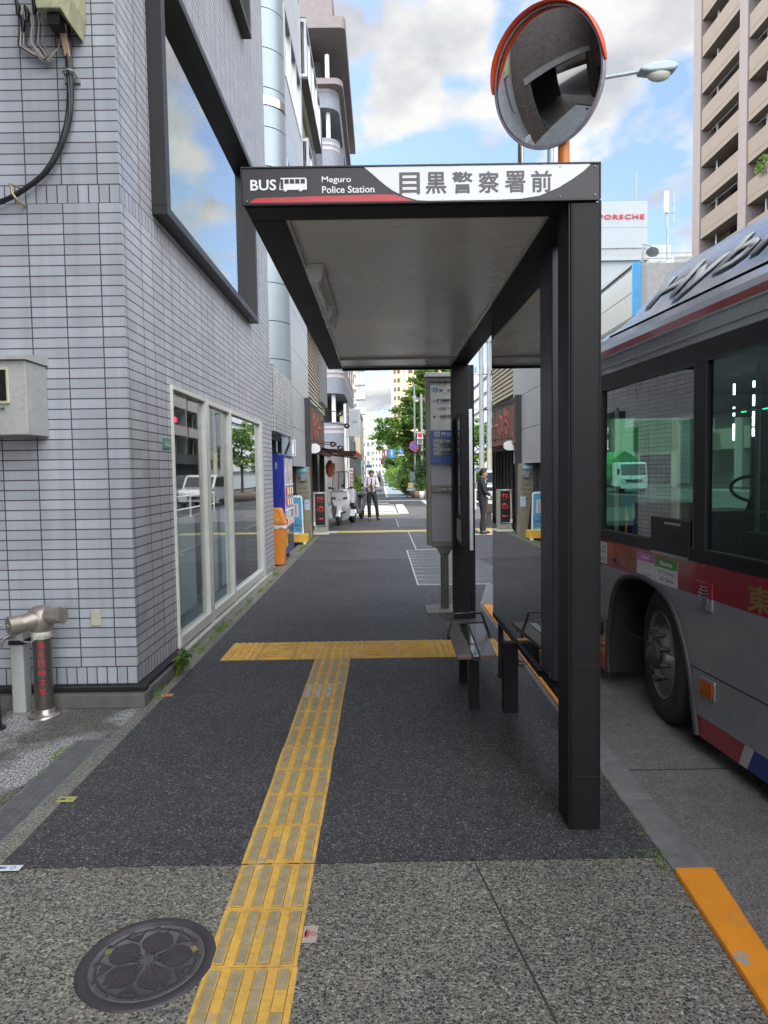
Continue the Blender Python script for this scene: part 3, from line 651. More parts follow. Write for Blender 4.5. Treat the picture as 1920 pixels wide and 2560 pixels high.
MB().tube([(-2.42, 4.84, 3.56), (-2.44, 4.75, 3.55), (-2.43, 4.745, 3.49), (-2.40, 4.76, 3.44), (-2.39, 4.84, 3.44)], .008, 6).build('strap', M('brass_strap', (.4, .32, .2, 1), .4, .5), cb_)
tag(MB().box(-2.06, -1.99, 4.835, 4.849, .552, .67).build('cover_plate', M('plate_cream', (.42, .41, .33, 1), .5), base_=(-2.02, 4.84, .6), bevel=.006), 'small cream cover plate low on the front tile wall', 'cover plate')
ap = thing('address_plate', 'small green house number plate beside the shop window', 'number plate', (-1.74, 5.68, 1.85))
MB().box(-1.749, -1.742, 5.58, 5.79, 1.815, 1.90).build('plate', M('plate_green', (.07, .2, .15, 1), .4), ap, bevel=.002)
text('8-6-2', (-1.741, 5.70, 1.857), Y, Z, m_inkw, ap, w=.14, h=.045, ex=.001)

# siamese connection
hy = thing('standpipe_inlet', 'polished steel fire hose inlet pipe with two capped mouths in the forecourt', 'fire inlet', (-2.29, 4.6, 0))
hc = (-2.29, 4.6)
MB().lathe([(.108, 0), (.108, .012), (.1, .02), (.066, .024), (.066, .05), (.06, .055)], (*hc, 0), 32).build('flange', m_steel, hy)
MB().lathe([(.06, .03), (.06, .53)], (*hc, 0), 32).build('pipe', M('pipe_steel', s(112, 106, 102), .25, .75, .12, 6), hy)
MB().lathe([(.062, .53), (.064, .535), (.064, .575), (.06, .58)], (*hc, 0), 32).build('collar', M('collar_cream', (.5, .5, .4, 1), .5), hy)
hm = M('brushed_steel', s(150, 143, 134), .42, .6, .15, 15, .2, 80)
mb = MB().lathe([(.06, .57), (.065, .585), (.082, .62), (.088, .665), (.078, .715), (.05, .74), (0, .75)], (*hc, 0), 32)
mb.tube([(-2.29, 4.6, .675), (-2.20, 4.57, .685), (-2.17, 4.56, .687)], [.065, .05, .047], 20)
mb.tube([(-2.29, 4.58, .665), (-2.36, 4.51, .65), (-2.38, 4.49, .648)], [.065, .055, .05], 20)
mb.build('head', hm, hy)
a = MB().cyl((-2.175, 4.56, .687), (-2.115, 4.55, .69), .052, 24)
for k in range(4): th_ = k * pi / 2 + .4; a.cyl((-2.13, 4.553 + .05 * cos(th_), .69 + .05 * sin(th_)), (-2.13, 4.553 + .066 * cos(th_), .69 + .066 * sin(th_)), .008, 8)
a.build('cap', hm, hy, )
a = MB().cyl((-2.375, 4.495, .648), (-2.425, 4.445, .645), .060, 24)
for k in range(3): th_ = k * 2.1 + .9; a.cyl((-2.41 + .05 * cos(th_), 4.46 + .03 * cos(th_), .645 + .055 * sin(th_)), (-2.41 + .066 * cos(th_), 4.46 + .04 * cos(th_), .645 + .07 * sin(th_)), .008, 8)
a.cyl((-2.425, 4.445, .645), (-2.432, 4.438, .645), .012, 12)
a.build('cap', hm, hy)
def chain(a, b_, sag, n=22):
    mb = MB(); a, b_ = Vector(a), Vector(b_)
    for i in range(n):
        u = (i + .5) / n; p = a.lerp(b_, u) - Vector((0, 0, sag * 4 * u * (1 - u))); d = (b_ - a) / n - Vector((0, 0, sag * 4 * (1 - 2 * u) / n)); d.normalize()
        sd_ = Vector((0, 1, 0)) if i % 2 else d.cross(Vector((0, 1, 0)))
        mb.tube([p + d * .007 * cos(t_) + sd_ * .0045 * sin(t_) for t_ in [k * pi / 4 for k in range(9)]], .0014, 5)
    return mb
chain((-2.42, 4.44, .63), (-2.26, 4.535, .57), .07).build('chain', m_alu, hy)
chain((-2.25, 4.535, .56), (-2.12, 4.55, .635), .035, 16).build('chain', m_alu, hy)
for i, chh in enumerate('送水口自立型'):
    text(chh, (-2.268 + .0, 4.6 - .0612, .495 - i * .062), (.93, .36, 0), Z, M('red_ink', (.42, .02, .03, 1), .5), hy, h=.045 if i < 3 else .04, w=.040, ex=.001, bold=.02)
fp = thing('tap_post', 'pale square post with a small chrome tap left of the fire inlet', 'tap', (-2.5, 4.66, 0))
MB().box(-2.54, -2.45, 4.66, 4.75, 0, .58).build('post', M('post_grey', (.38, .4, .39, 1), .5, dirt=.4), fp, bevel=.006)
MB().box(-2.55, -2.44, 4.65, 4.76, .58, .60).build('post_cap', m_mbox, fp, bevel=.004)
MB().box(-2.545, -2.445, 4.652, 4.76, .47, .50).build('band', m_black, fp)
MB().tube([(-2.5, 4.66, .54), (-2.51, 4.60, .54), (-2.53, 4.57, .53), (-2.54, 4.56, .48)], [.012, .013, .011, .009], 10).cyl((-2.505, 4.61, .54), (-2.505, 4.61, .58), .007, 8).box(-2.53, -2.48, 4.605, 4.615, .578, .588).build('tap', m_steel, fp)
tag(MB().cyl((-2.49, 4.36, 0), (-2.49, 4.36, .78), .035, 16).lathe([(.06, 0), (.06, .01), (.036, .012)], (-2.49, 4.36, 0), 20).build('black_bollard', m_black, base_=(-2.49, 4.36, 0)), 'slim black post cut by the left edge of the photo', 'bollard')
# ------------------------------------------------------------------ bus shelter
sh = thing('bus_shelter', 'dark steel bus shelter with white ceiling and lettered name board on its front edge', 'bus shelter', (.87, 3.1, 0))
m_sh = M('shelter_brown_black', (.011, .0105, .0125, 1), .5, 0, .12, 4, .04, 350, spec=.22)
m_ceil = M('ceiling_white', (.78, .78, .74, 1), .26, 0, .03, 1.5, coat=.12)
# near pillar: two plates with a slim reveal
MB().box(.812, .935, 2.995, 3.20, -.02, 2.72).build('pillar', m_sh, sh, bevel=.003)
MB().box(.803, .8115, 3.0, 3.18, -.02, 2.73).box(.9355, .943, 3.0, 3.30, -.02, 2.73).box(.82, .93, 2.993, 2.996, .02, 2.70).build('pillar_cover', m_sh, sh, bevel=.0015)
for z in (.245, .745, 1.275): MB().box(.815, .932, 2.9915, 2.9935, z, z + .0015).build('cover_joint', M('joint_pale', (.03, .03, .03, 1), .8), sh)
MB().box(.755, .935, 7.42, 7.60, -.02, 2.72).build('pillar', m_sh, sh, bevel=.003)
MB().box(.945, .99, 7.45, 7.50, -.02, 2.72).build('slim_post', m_sh, sh)
MB().box(.775, .872, 4.49, 4.56, -.02, .47).build('stub_post', m_sh, sh, bevel=.002)
MB().box(.88, .915, 5.29, 5.34, .0, .5).box(.87, .925, 5.27, 5.36, 0, .012).build('stub_post', m_sh, sh, bevel=.002)
MB().cyl((.872, 4.52, .33), (.91, 4.50, .33), .02, 16).cyl((.905, 4.5, .33), (.93, 4.49, .33), .008, 10).build('hose_fitting', m_steel, sh)
# roof
MB().box(-.562, -.41, 3.165, 7.62, 2.72, 2.86).build('roof_beam', m_sh, sh, bevel=.003)
MB().box(-.562, .926, 3.012, 3.163, 2.722, 2.852).build('roof_beam', m_sh, sh, bevel=.003)
MB().box(.762, .926, 3.165, 7.62, 2.719, 2.86).build('roof_beam', m_sh, sh, bevel=.003)
MB().box(-.41, .762, 7.06, 7.60, 2.724, 2.86).build('roof_beam', M('beam_cream', (.45, .45, .42, 1), .2, coat=.3), sh)
MB().box(-.41, .762, 7.602, 7.63, 2.70, 2.86).build('end_trim', m_sh, sh)
MB().box(-.41, .762, 3.165, 7.055, 2.745, 2.78).build('ceiling', m_ceil, sh)
MB().box(-.409, -.395, 3.17, 7.05, 2.722, 2.745).box(.747, .761, 3.17, 7.05, 2.722, 2.745).box(-.41, .762, 3.166, 3.178, 2.724, 2.744).build('ceiling_trim', M('beam_cream', (1, 1, 1, 1)), sh)
MB().box(-.555, .92, 3.02, 7.61, 2.862, 2.875).build('roof_sheet', m_galv, sh)
# name board
MB().box(-.566, .930, 2.985, 3.010, 2.73, 2.872).build('name_board', M('board_charcoal', s(42, 38, 43), .35, 0, .05, 3, spec=.35), sh, bevel=.0015)
MB().box(-.57, .935, 2.98, 3.012, 2.8725, 2.8785).box(-.5705, -.5665, 2.982, 3.012, 2.73, 2.872).box(.9305, .9355, 2.982, 3.012, 2.73, 2.872).box(-.566, .930, 2.982, 3.0, 2.724, 2.7298).build('board_edging', m_black, sh)
def board_x(px): return -.562 + (px - 80) / 1470 * 1.488
def board_z(py): return 2.868 - (py - 60) / 143 * .139
wpoly = [(-.055, 2.871), (-.02, 2.842), (.02, 2.806), (.06, 2.776), (.11, 2.750), (.165, 2.733), (.22, 2.7305), (.50, 2.7305), (.60, 2.733), (.68, 2.745), (.755, 2.775), (.815, 2.81), (.862, 2.842), (.893, 2.871)]
MB().prism(wpoly, lambda x, z: (x, 2.985, z), (0, -.0025, 0)).build('white_field', M('board_white', (.60, .62, .61, 1), .35, 0, .03, 4), sh)
MB().prism([(-.535, 2.732), (-.525, 2.743), (-.50, 2.752), (.02, 2.760), (.075, 2.757), (.118, 2.742), (.155, 2.7315)], lambda x, z: (x, 2.985, z), (0, -.0018, 0)).build('red_stripe', m_red, sh)
F_ = 2.983
text('BUS', (board_x(164), F_, 2.8045), X, Z, m_inkw, sh, h=.044, w=.108, ex=.001, bold=.02)
text('Meguro', (board_x(466), F_, 2.820), X, Z, m_inkw, sh, w=.122, h=.032, ex=.001, bold=.012)
text('Police Station', (board_x(514), F_, 2.782), X, Z, m_inkw, sh, w=.219, h=.029, ex=.001, bold=.012)
for i, chh in enumerate('目黒警察署前'):
    text(chh, (board_x(768 + i * 109), 2.9822, 2.8025), X, Z, M('board_ink', s(74, 70, 78), .45), sh, w=.083, h=.086, ex=.001, bold=.004, fat=.0017, name='name_character')
# bus pictogram
bx0, bx1 = board_x(230), board_x(344); mb = MB()
y_ = F_
def rectxz(mb, a, b_, c, d, y, mi=0, t=.001): mb.box(a, b_, y - t, y, c, d, mi)
mb.prism([(bx0 + .006, 2.832), (bx0, 2.79), (bx0, 2.783), (bx0 + .115, 2.783), (bx0 + .115, 2.825), (bx0 + .109, 2.832)], lambda x, z: (x, y_, z), (0, -.001, 0))
for cx in (.024, .088): mb.lathe([(.0085, 0), (.0085, .0012), (0, .0012)], (bx0 + cx, y_, 2.783), 14, axis=(0, -1, 0))
mb.build('bus_pictogram', m_inkw, sh)
mb = MB(); rectxz(mb, bx0 + .005, bx0 + .017, 2.787, 2.826, y_ - .0012)
for k in range(4): rectxz(mb, bx0 + .022 + k * .0225, bx0 + .040 + k * .0225, 2.808, 2.826, y_ - .0012)
mb.build('pictogram_window', M('board_charcoal', (1, 1, 1, 1)), sh)
for x in (board_x(240), board_x(1390), board_x(1500)):
    pass
mb = MB()
for x, z in ((board_x(95), 2.738), (board_x(240), 2.741), (board_x(1390), 2.862), (board_x(1390), 2.74), (board_x(1535), 2.86), (board_x(1535), 2.745)): mb.lathe([(.004, 0), (.003, .002), (0, .002)], (x, 2.9825, z), 10, axis=(0, -1, 0))
mb.build('rivet', m_galv, sh)
MB().lathe([(.03, 0), (.028, .018), (.015, .026), (0, .028)], (-.03, 3.1, 2.872), 16).build('roof_cap', m_black, sh)
# tube light on left beam
lf = MB().box(-.405, -.30, 3.88, 5.15, 2.715, 2.744); lf = lf.build('light_fitting', m_white, sh, bevel=.004)
MB().cyl((-.355, 3.96, 2.685), (-.355, 5.08, 2.685), .016, 14).build('tube', M('lamp_tube', (.75, .76, .75, 1), .25), lf)
for y in (3.89, 4.72, 5.06): MB().prism([(-.40, 2.744), (-.30, 2.744), (-.315, 2.66), (-.335, 2.645), (-.385, 2.655)], lambda x, z: (x, y, z), (0, .08, 0)).build('lamp_holder', m_white, lf, bevel=.004)
# side panel
MB().box(.895, .93, 3.84, 5.485, .47, 2.79).build('side_panel', M('panel_backing', (.17, .21, .22, 1), .5, 0, .1, 2), sh)
MB().prism([(.8785, 3.86), (.8825, 3.86), (.8705, 5.47), (.8665, 5.47)], lambda x, y: (x, y, .475), (0, 0, 2.3)).build('panel_glass', glass('panel_glass', (.75, .85, .85, 1), 2.7, ior=1.52), sh)
MB().prism([(.868, 3.56), (.868, 3.80), (.876, 3.825), (.895, 3.835), (.925, 3.835), (.94, 3.82), (.94, 3.56)], lambda x, y: (x, y, .5), (0, 0, 2.27)).build('panel_post', M('post_navy', s(48, 50, 62), .42, .2, .1, 3, .05, 300), sh, bevel=.006)
MB().box(.872, .935, 3.84, 5.50, 2.785, 2.83).box(.872, .935, 5.486, 5.52, .44, 2.784).box(.862, .894, 3.84, 5.484, .440, .474).build('panel_frame', m_sh, sh, bevel=.002)
MB().box(.875, .93, 3.36, 5.36, .435, .468).build('bottom_rail', m_sh, sh, bevel=.002)
mb = MB()
for z in (.51, .53, 2.73): mb.lathe([(.006, 0), (.005, .003), (0, .003)], (.868, 3.60, z), 10, axis=(-1, 0, 0))
mb.build('screw', m_galv, sh)
# red notice print behind glass (reads as a small brownish poster)
# angled notice case between far pillar and bus stop side
ip = MB().box(.790, .868, 6.96, 7.40, .83, 2.18).build('notice_case', m_sh, sh, bevel=.004)
MB().box(.868, .905, 6.945, 6.975, .80, 2.21).build('case_edge', m_alu, ip, bevel=.003)
MB().box(.784, .7895, 7.0, 7.37, 1.15, 2.12).build('case_glass', m_blackg, ip)
MB().box(.784, .7895, 7.0, 7.37, .88, 1.1).build('notice_paper', M('paper_grey', (.25, .26, .24, 1), .6), ip)

# ------------------------------------------------------------------ bench
bn = thing('bench', 'narrow brown slatted bench with a looped armrest under the bus shelter', 'bench', (.6, 4.9, 0))
m_bench = M('bench_brown', (.14, .09, .078, 1), .38, 0, .14, 5, .08, 100, coat=.1)
def hexa(x0a, x1a, ya, x0b, x1b, yb, z0, z1): return MB().prism([(x0a, ya), (x1a, ya), (x1b, yb), (x0b, yb)], lambda x, y: (x, y, z0), (0, 0, z1 - z0))
hexa(.458, .551, 4.345, .475, .565, 5.36, .405, .432).build('slat', m_bench, bn, bevel=.004)
hexa(.604, .706, 4.345, .645, .757, 5.30, .405, .432).build('slat', m_bench, bn, bevel=.004)
hexa(.556, .598, 4.33, .572, .636, 5.34, .40, .430).build('centre_bar', m_blackg, bn, bevel=.003)
MB().box(.56, .627, 4.565, 4.62, -.01, .405).build('leg', m_sh, bn, bevel=.003)
MB().box(.565, .625, 5.19, 5.245, -.01, .405).build('leg', m_sh, bn, bevel=.003)
MB().box(.47, .72, 4.50, 4.54, .385, .404).box(.49, .74, 5.18, 5.22, .385, .404).build('cross_bracket', m_sh, bn)
MB().tube(cr([(.462, 4.92, .41), (.455, 4.93, .40), (.47, 4.94, .48), (.503, 4.95, .568), (.52, 4.95, .578), (.68, 4.95, .578), (.70, 4.95, .568), (.735, 4.95, .47), (.755, 4.94, .41), (.745, 4.93, .405)], 4), .0085, 8).tube([(.478, 4.95, .508), (.725, 4.95, .508)], .007, 8).build('armrest', m_blackg, bn)

# ------------------------------------------------------------------ bus stop sign
bs = thing('bus_stop_sign', 'tall grey boxed bus stop sign with route names and a blue band', 'bus stop sign', (.72, 7.96, 0))
m_bsf = M('sign_frame', s(118, 116, 110), .42, .5, .15, 8, .1, 100, dirt=.2)
xa, xb, ya, yb = .507, .935, 7.88, 8.04
mb = MB()
mb.box(xa, xa + .05, ya, yb, .76, 2.655).box(xb - .05, xb, ya, yb, .76, 2.655).box(xa + .05, xb - .05, ya, yb, 2.60, 2.655).box(xa + .05, xb - .05, ya, yb, .74, .80).box(xa + .05, xb - .05, ya + .002, yb, 1.355, 1.435).box(xa + .05, xb - .05, yb - .03, yb - .001, .8, 2.6)
mb.build('case', m_bsf, bs, bevel=.006)
MB().prism([(xa - .02, 2.655), (xb + .02, 2.655), (xb + .02, 2.70), (xa - .005, 2.705)], lambda x, z: (x, ya - .015, z), (0, .19, 0)).build('case_lid', M('lid_pale', (.5, .49, .46, 1), .5, 0, .2, 9, dirt=.6), bs, bevel=.004)
mp_w = M('sign_white', (.50, .51, .50, 1), .3, 0, .06, 2, dirt=.15); mp_l = M('sign_lilac', (.33, .33, .38, 1), .25, 0, .08, 1.5)
def spanel(name, z0, z1, m, y=7.905): return MB().box(xa + .051, xb - .051, y, y + .004, z0, z1).build(name, m, bs)
spanel('route_panel', 2.06, 2.599, mp_w); spanel('timetable_panel', 1.436, 1.68, mp_l); spanel('timetable_panel', .801, 1.354, mp_l)
MB().box(xa + .035, xb - .035, 7.872, 7.879, 1.682, 2.058).build('approach_display', M('sign_blue', (.012, .055, .25, 1), .3, 0, .08, 3), bs)
MB().box(xa + .07, xb - .04, 7.869, 7.8715, 1.775, 1.965).build('display_window', M('display_dark', (.03, .045, .06, 1), .2, coat=.5), bs)
yk = 7.9035; ki = M('sign_ink', (.035, .035, .045, 1), .5)
def kt(body, x0_, z, h, w_=None, m=None, y=yk, bold=.012):
    o = text(body, (0, 0, 0), X, Z, m or ki, bs, h=h, w=w_, ex=.0008, bold=bold)
    me = o.data; mnx = min(v.co.x for v in me.vertices); base = Vector((.72, 7.96, 0))
    for v in me.vertices: v.co.x += (x0_ - base.x) - mnx; v.co.y += y - base.y + base.y - 0 if False else 0
    for v in me.vertices: v.co.y += (y); v.co.z += z
    for v in me.vertices: pass
    return o
# text() centres on c minus parent location, so give world centres directly
def kt(body, x0_, z, h, w_, m=None, y=yk, bold=.012): return text(body, (x0_ + w_ / 2, y, z), X, Z, m or ki, bs, h=h, w=w_, ex=.0008, bold=bold)
kt('行　先', .655, 2.575, .028, .085)
kt('行先', .655, 2.548, .006, .085)
kt('渋　谷　駅', .655, 2.505, .04, .225, bold=.02); kt('Shibuya Station', .70, 2.473, .014, .15)
kt('野沢龍雲寺循環', .63, 2.395, .04, .25, bold=.02); kt('Nozawa Ryuunji-mae Loop', .63, 2.362, .013, .2)
kt('下馬営業所・学芸大学', .63, 2.298, .024, .23); kt('via Dainibashi', .66, 2.318, .01, .1)
kt('目黒区総合庁舎', .665, 2.215, .036, .215, bold=.02); kt('Meguro City Office', .67, 2.185, .012, .17)
mbb = MB(); bl = M('route_blue', (.06, .14, .42, 1), .4)
for z in (2.518, 2.488): mbb.box(.585, .645, 7.9025, 7.9045, z, z + .022)
mbb.box(.585, .625, 7.9025, 7.9045, 2.382, 2.402).build('route_badge', bl, bs)
for z, t_ in ((2.529, '渋41'), (2.499, '渋43'), (2.392, '渋32')): kt(t_, .59 if z > 2.4 else .588, z, .014, .045 if z > 2.4 else .034, m_inkw, 7.902)
MB().lathe([(.016, 0), (.016, .001), (0, .001)], (.60, 7.9045, 2.215), 18, axis=(0, -1, 0)).build('route_emblem', M('emblem_ochre', (.35, .25, .1, 1), .5), bs)
yb_ = 7.8712
MB().box(.60, .655, yb_ - .001, yb_, 1.988, 2.042).build('badge', m_inkw, bs); MB().box(.605, .65, yb_ - .002, yb_ - .001, 1.995, 2.01).box(.605, .65, yb_ - .002, yb_ - .001, 2.018, 2.034).build('badge', bl, bs)
kt('東急バス接近表示', .67, 2.022, .028, .215, m_inkw, yb_, .016); kt('Bus Approach Information', .67, 1.995, .01, .19, m_inkw, yb_)
yd = 7.8685; m_dg = M('display_grey', (.32, .34, .35, 1), .4)
MB().box(.584, .636, yd, yd + .001, 1.875, 1.955).box(.584, .636, yd, yd + .001, 1.785, 1.865).box(.643, .688, yd, yd + .001, 1.915, 1.95).box(.643, .688, yd, yd + .001, 1.825, 1.86).build('display_field', m_dg, bs)
kt('下馬営業所', .695, 1.932, .036, .19, m_dg, yd, .016); kt('渋谷駅', .695, 1.842, .036, .125, m_dg, yd, .016)
kt('到着', .59, 1.918, .022, .04, ki, yd - .0005); kt('到着', .59, 1.828, .022, .04, ki, yd - .0005)
kt('あと　　分　・・・・・', .66, 1.892, .01, .2, m_dg, yd); kt('あと　　分　・・・・・', .66, 1.80, .01, .2, m_dg, yd)
kt('・バスのご案内・お問い合せ', .60, 1.396, .016, .24, m_inkw, 7.881)
mb = MB()
for z in (2.02, 1.71, 1.396): mb.lathe([(.004, 0), (0, .002)], (.585, 7.8715 if z > 1.5 else 7.88, z), 8, axis=(0, -1, 0))
mb.build('screw', m_alu, bs)
MB().box(.658, .748, 7.92, 8.0, .012, .66).build('post', M('post_grey2', s(108, 107, 104), .5, .5, .2, 6), bs, bevel=.012)
MB().prism([(.60, .742), (.806, .742), (.75, .64), (.656, .64)], lambda x, z: (x, 7.93, z), (0, .06, 0)).build('post_bracket', m_bsf, bs)
MB().box(.482, .86, 7.70, 8.18, .0, .022).build('base_plate', m_conc, bs, bevel=.004)
mb = MB()
for x in (.54, .56, .6, .63, .82, .85): mb.cyl((x, 7.9, .742), (x, 7.9, .725), .007, 8)
mb.build('bolt', m_galv, bs)

# ------------------------------------------------------------------ convex mirror
mr = thing('traffic_mirror', 'round convex traffic mirror with an orange hood above the shelter roof', 'traffic mirror', (1.06, 4.2, 0))
mc_ = Vector((.972, 4.1, 3.82)); nn = Vector((-.70, -.66, -.285)).normalized()
Rm, Rs = .345, 1.25
prof = [(Rm * i / 14, math.sqrt(Rs ** 2 - (Rm * i / 14) ** 2) - math.sqrt(Rs ** 2 - Rm ** 2)) for i in range(15)][::-1]
prof = prof[:-1] + [(0.0001, prof[-1][1])]
mm = bpy.data.materials.new('mirror'); mm.use_nodes = True; b = mm.node_tree.nodes['Principled BSDF']; b.inputs['Base Color'].default_value = (.72, .73, .75, 1); b.inputs['Metallic'].default_value = 1; b.inputs['Roughness'].default_value = .015
ref_ = nn.cross(Vector((0, 0, 1))).normalized()
MB().lathe(prof, mc_, 72, axis=nn, ref=ref_).build('mirror_face', mm, mr)
MB().lathe([(Rm - .004, .006), (Rm + .008, .012), (Rm + .014, 0), (Rm + .008, -.03), (Rm - .05, -.07), (Rm * .5, -.085), (0, -.09)], mc_, 72, axis=nn, ref=ref_).build('mirror_rim', M('rim_pale', (.45, .42, .5, 1), .3, .5), mr)
# hood : arc over the top
zz_ = nn; xx_ = ref_; yy_ = zz_.cross(xx_)
mb = MB(); n_ = 48; vs = []; fs = []
a0, a1 = None, None
for i in range(n_ + 1):
    u = i / n_; a = R(-25) + R(232) * u if False else R(8) + R(178) * u
    tap = min(1, sin(pi * u) * 2.2) ** .6
    for (r_, h_) in ((Rm + .018, -.02), (Rm + .024, .010 + .036 * tap), (Rm + .020, .010 + .036 * tap), (Rm + .010, -.02)):
        vs.append(mc_ + xx_ * (r_ * cos(a)) + yy_ * (r_ * sin(a)) + zz_ * h_)
for i in range(n_):
    for k in range(4): fs.append((i * 4 + k, i * 4 + (k + 1) % 4, (i + 1) * 4 + (k + 1) % 4, (i + 1) * 4 + k))
mb.add(vs, fs, 0, True)
HOOD_TOP = (yy_.z > 0)
if not HOOD_TOP:
    mb.v = [tuple(mc_ + (Vector(p) - mc_) - 2 * yy_ * ((Vector(p) - mc_).dot(yy_))) for p in mb.v]
mb.build('mirror_hood', M('hood_orange', (.72, .07, .012, 1), .38, 0, .06, 3), mr)
MB().cyl((1.092, 4.18, -.05), (1.092, 4.18, 3.95), .033, 20).build('post', M('pole_orange', (.55, .17, .02, 1), .4, 0, .15, 5), mr)
MB().bar((1.092, 4.18, 3.72), tuple(mc_ - nn * .09 + Vector((0, 0, -.1))), .04, .04).bar((1.092, 4.18, 3.92), tuple(mc_ - nn * .09 + Vector((0, 0, .1))), .04, .04).build('bracket', m_galv, mr)
tag(MB().cyl((.905, 4.5, 2.8), (.905, 4.5, 3.78), .019, 14).build('thin_pole', m_alu, base_=(.905, 4.5, 2.8)), 'thin silver pole rising from the shelter roof behind the convex mirror', 'pole')

# ------------------------------------------------------------------ bus (local frame: x = forward along the bus, y = out of its kerb side)
A_ = R(4.8)
bus = thing('city_bus', 'silver city bus with a red waist stripe stopped at the kerb beside the shelter', 'bus', (1.84, 4.39, 0), pi / 2 + A_, local=True)
# local x -> (-sin A, cos A); local y -> points to -X (left)
m_bsil = M('bus_silver', (.24, .255, .29, 1), .34, .2, .08, 2, coat=.2, dirt=.3)
m_bred = M('bus_red', (.25, .012, .028, 1), .25, .1, .06, 2, coat=.6)
m_bblk = M('bus_black', (.012, .012, .015, 1), .35, 0, .02, 1, spec=.35)
m_bgold = M('bus_gold', (.22, .17, .05, 1), .45, .2, .05)
UF, UR = 2.62, -7.9
def arch(cx, n=22):
    pts = [(.99, .0), (1.0, .25), (.955, .47), (.905, .62), (.82, .735), (.70, .80), (.55, .832), (.40, .838), (.25, .82), (.12, .785), (.03, .735), (-.05, .66), (-.12, .565), (-.18, .45), (-.235, .3), (-.275, .14), (-.31, .0)]
    return [(cx + x, z) for x, z in pts]
LOW = .0
def sidepanel(sgn, y):
    """lower panels with wheel arches, kerb side y, as thin plates; bands: skirt stripe, silver, waist stripe"""
    A1 = arch(0); A2 = [(x - 5.35, z) for x, z in arch(0)]
    mb = MB()
    e = (0, -.03 * sgn, 0)
    P = lambda x, z: (x, y, z)
    def band(z0, z1, mi, uf=UF, off=0.):
        # split between the arches: cut arch polygons at z0, z1
        def cut(A, z):  # returns front x and rear x of arch at height z
            fx = rx = None
            for i in range(len(A) - 1):
                (xa_, za_), (xb_, zb_) = A[i], A[i + 1]
                if min(za_, zb_) <= z <= max(za_, zb_) and za_ != zb_:
                    xx = xa_ + (xb_ - xa_) * (z - za_) / (zb_ - za_)
                    if fx is None: fx = xx
                    rx = xx
            return fx, rx
        segs = []
        def seg(xf, Afront, xr, Arear):
            # polygon between rear arch (its front side) and front arch (its rear side)
            pts = []
            top = [(xr if Arear is None else None), z1]
            left = []; right = []
            if Afront is None: right = [(xf, z0), (xf, z1)]
            else:
                f0, r0 = cut(Afront, z0)
                apex = max(p[1] for p in Afront); k = [p for p in Afront if p[0] < .45 + (Afront[0][0] - .99)]
                right = [(cut(Afront, z0)[1], z0)] + sorted([p for p in k if z0 < p[1] < z1], key=lambda p: p[1])
                if apex > z1: right.append((cut(Afront, z1)[1], z1))
            if Arear is None: left = [(xr, z1), (xr, z0)]
            else:
                k = [p for p in Arear if p[0] >= .45 + (Arear[0][0] - .99)]
                apex = max(p[1] for p in Arear)
                left = ([(cut(Arear, z1)[0], z1)] if apex > z1 else []) + sorted([p for p in k if z0 < p[1] < z1], key=lambda p: -p[1]) + [(cut(Arear, z0)[0], z0)]
            return right, left, apex
        r1_, l1_, _ = seg(UF, None, None, A1); mb.prism(r1_ + l1_ if True else [], P, e, mi) if z1 <= .838 else None
        return
    return mb
def arch_x(A, z, rear):
    best = None
    for i in range(len(A) - 1):
        (xa_, za_), (xb_, zb_) = A[i], A[i + 1]
        if min(za_, zb_) <= z <= max(za_, zb_) and abs(za_ - zb_) > 1e-6:
            xx = xa_ + (xb_ - xa_) * (z - za_) / (zb_ - za_)
            if best is None or (rear and xx < best) or (not rear and xx > best): best = xx
    return best
def strips(mb, y, ey, zs, mis):
    """stack of thin z-slices; each slice is cut by the arches - slices are 6 mm to 30 mm so the arch reads smooth"""
    AR = [arch(0), [(x - 5.35, z) for x, z in arch(0)]]
    for (z0, z1), mi in zip(zip(zs[:-1], zs[1:]), mis):
        if z0 >= .838: mb.prism([(UR, z0), (UF, z0), (UF, z1), (UR, z1)], lambda x, z: (x, y, z), (0, ey, 0), mi); continue
        n = max(1, int(round((z1 - z0) / .03)))
        for k in range(n):
            a, b_ = z0 + (z1 - z0) * k / n, z0 + (z1 - z0) * (k + 1) / n
            aa, bb = max(a, .001), min(b_, .8375)
            F0 = [(arch_x(A, aa, False), arch_x(A, bb, False), arch_x(A, aa, True), arch_x(A, bb, True)) for A in AR]
            xs = [(UF, UF)] + [q for f in F0 for q in ((f[0], f[1]), (f[2], f[3]))] + [(UR, UR)]
            for i in range(0, len(xs), 2):
                (f0, f1), (r0, r1_) = xs[i], xs[i + 1]
                mb.quad((r0, y, a), (f0, y, a), (f1, y, b_), (r1_, y, b_), mi)
zs = [-.03, .0, .125, .40, .838, 1.035]
mb = MB(); strips(mb, 0, -.02, [0, .125, .4, .835], [1, 0, 0]); mb.prism([(UR, .838), (UF, .838), (UF, 1.035), (UR, 1.035)], lambda x, z: (x, 0, z), (0, -.02, 0), 1)
mb.quad((UR, 0, .835), (UF, 0, .835), (UF, 0, .8385), (UR, 0, .8385), 0)
body = mb.build('side_panel', [m_bsil, m_bred], bus)
MB().box(UR, UF, -.0, .0012, .395, .403).build('panel_seam', m_dark, bus)
for u in (-1.32, -3.0, -4.05): MB().box(u, u + .005, 0, .0011, .404, .836).build('panel_seam', m_dark, bus)
for k in range(14): MB().lathe([(.006, 0), (.004, .003), (0, .003)], (-.42 - .25 * k, 0, .42), 8, axis=(0, 1, 0)).build('rivet', m_alu, bus)
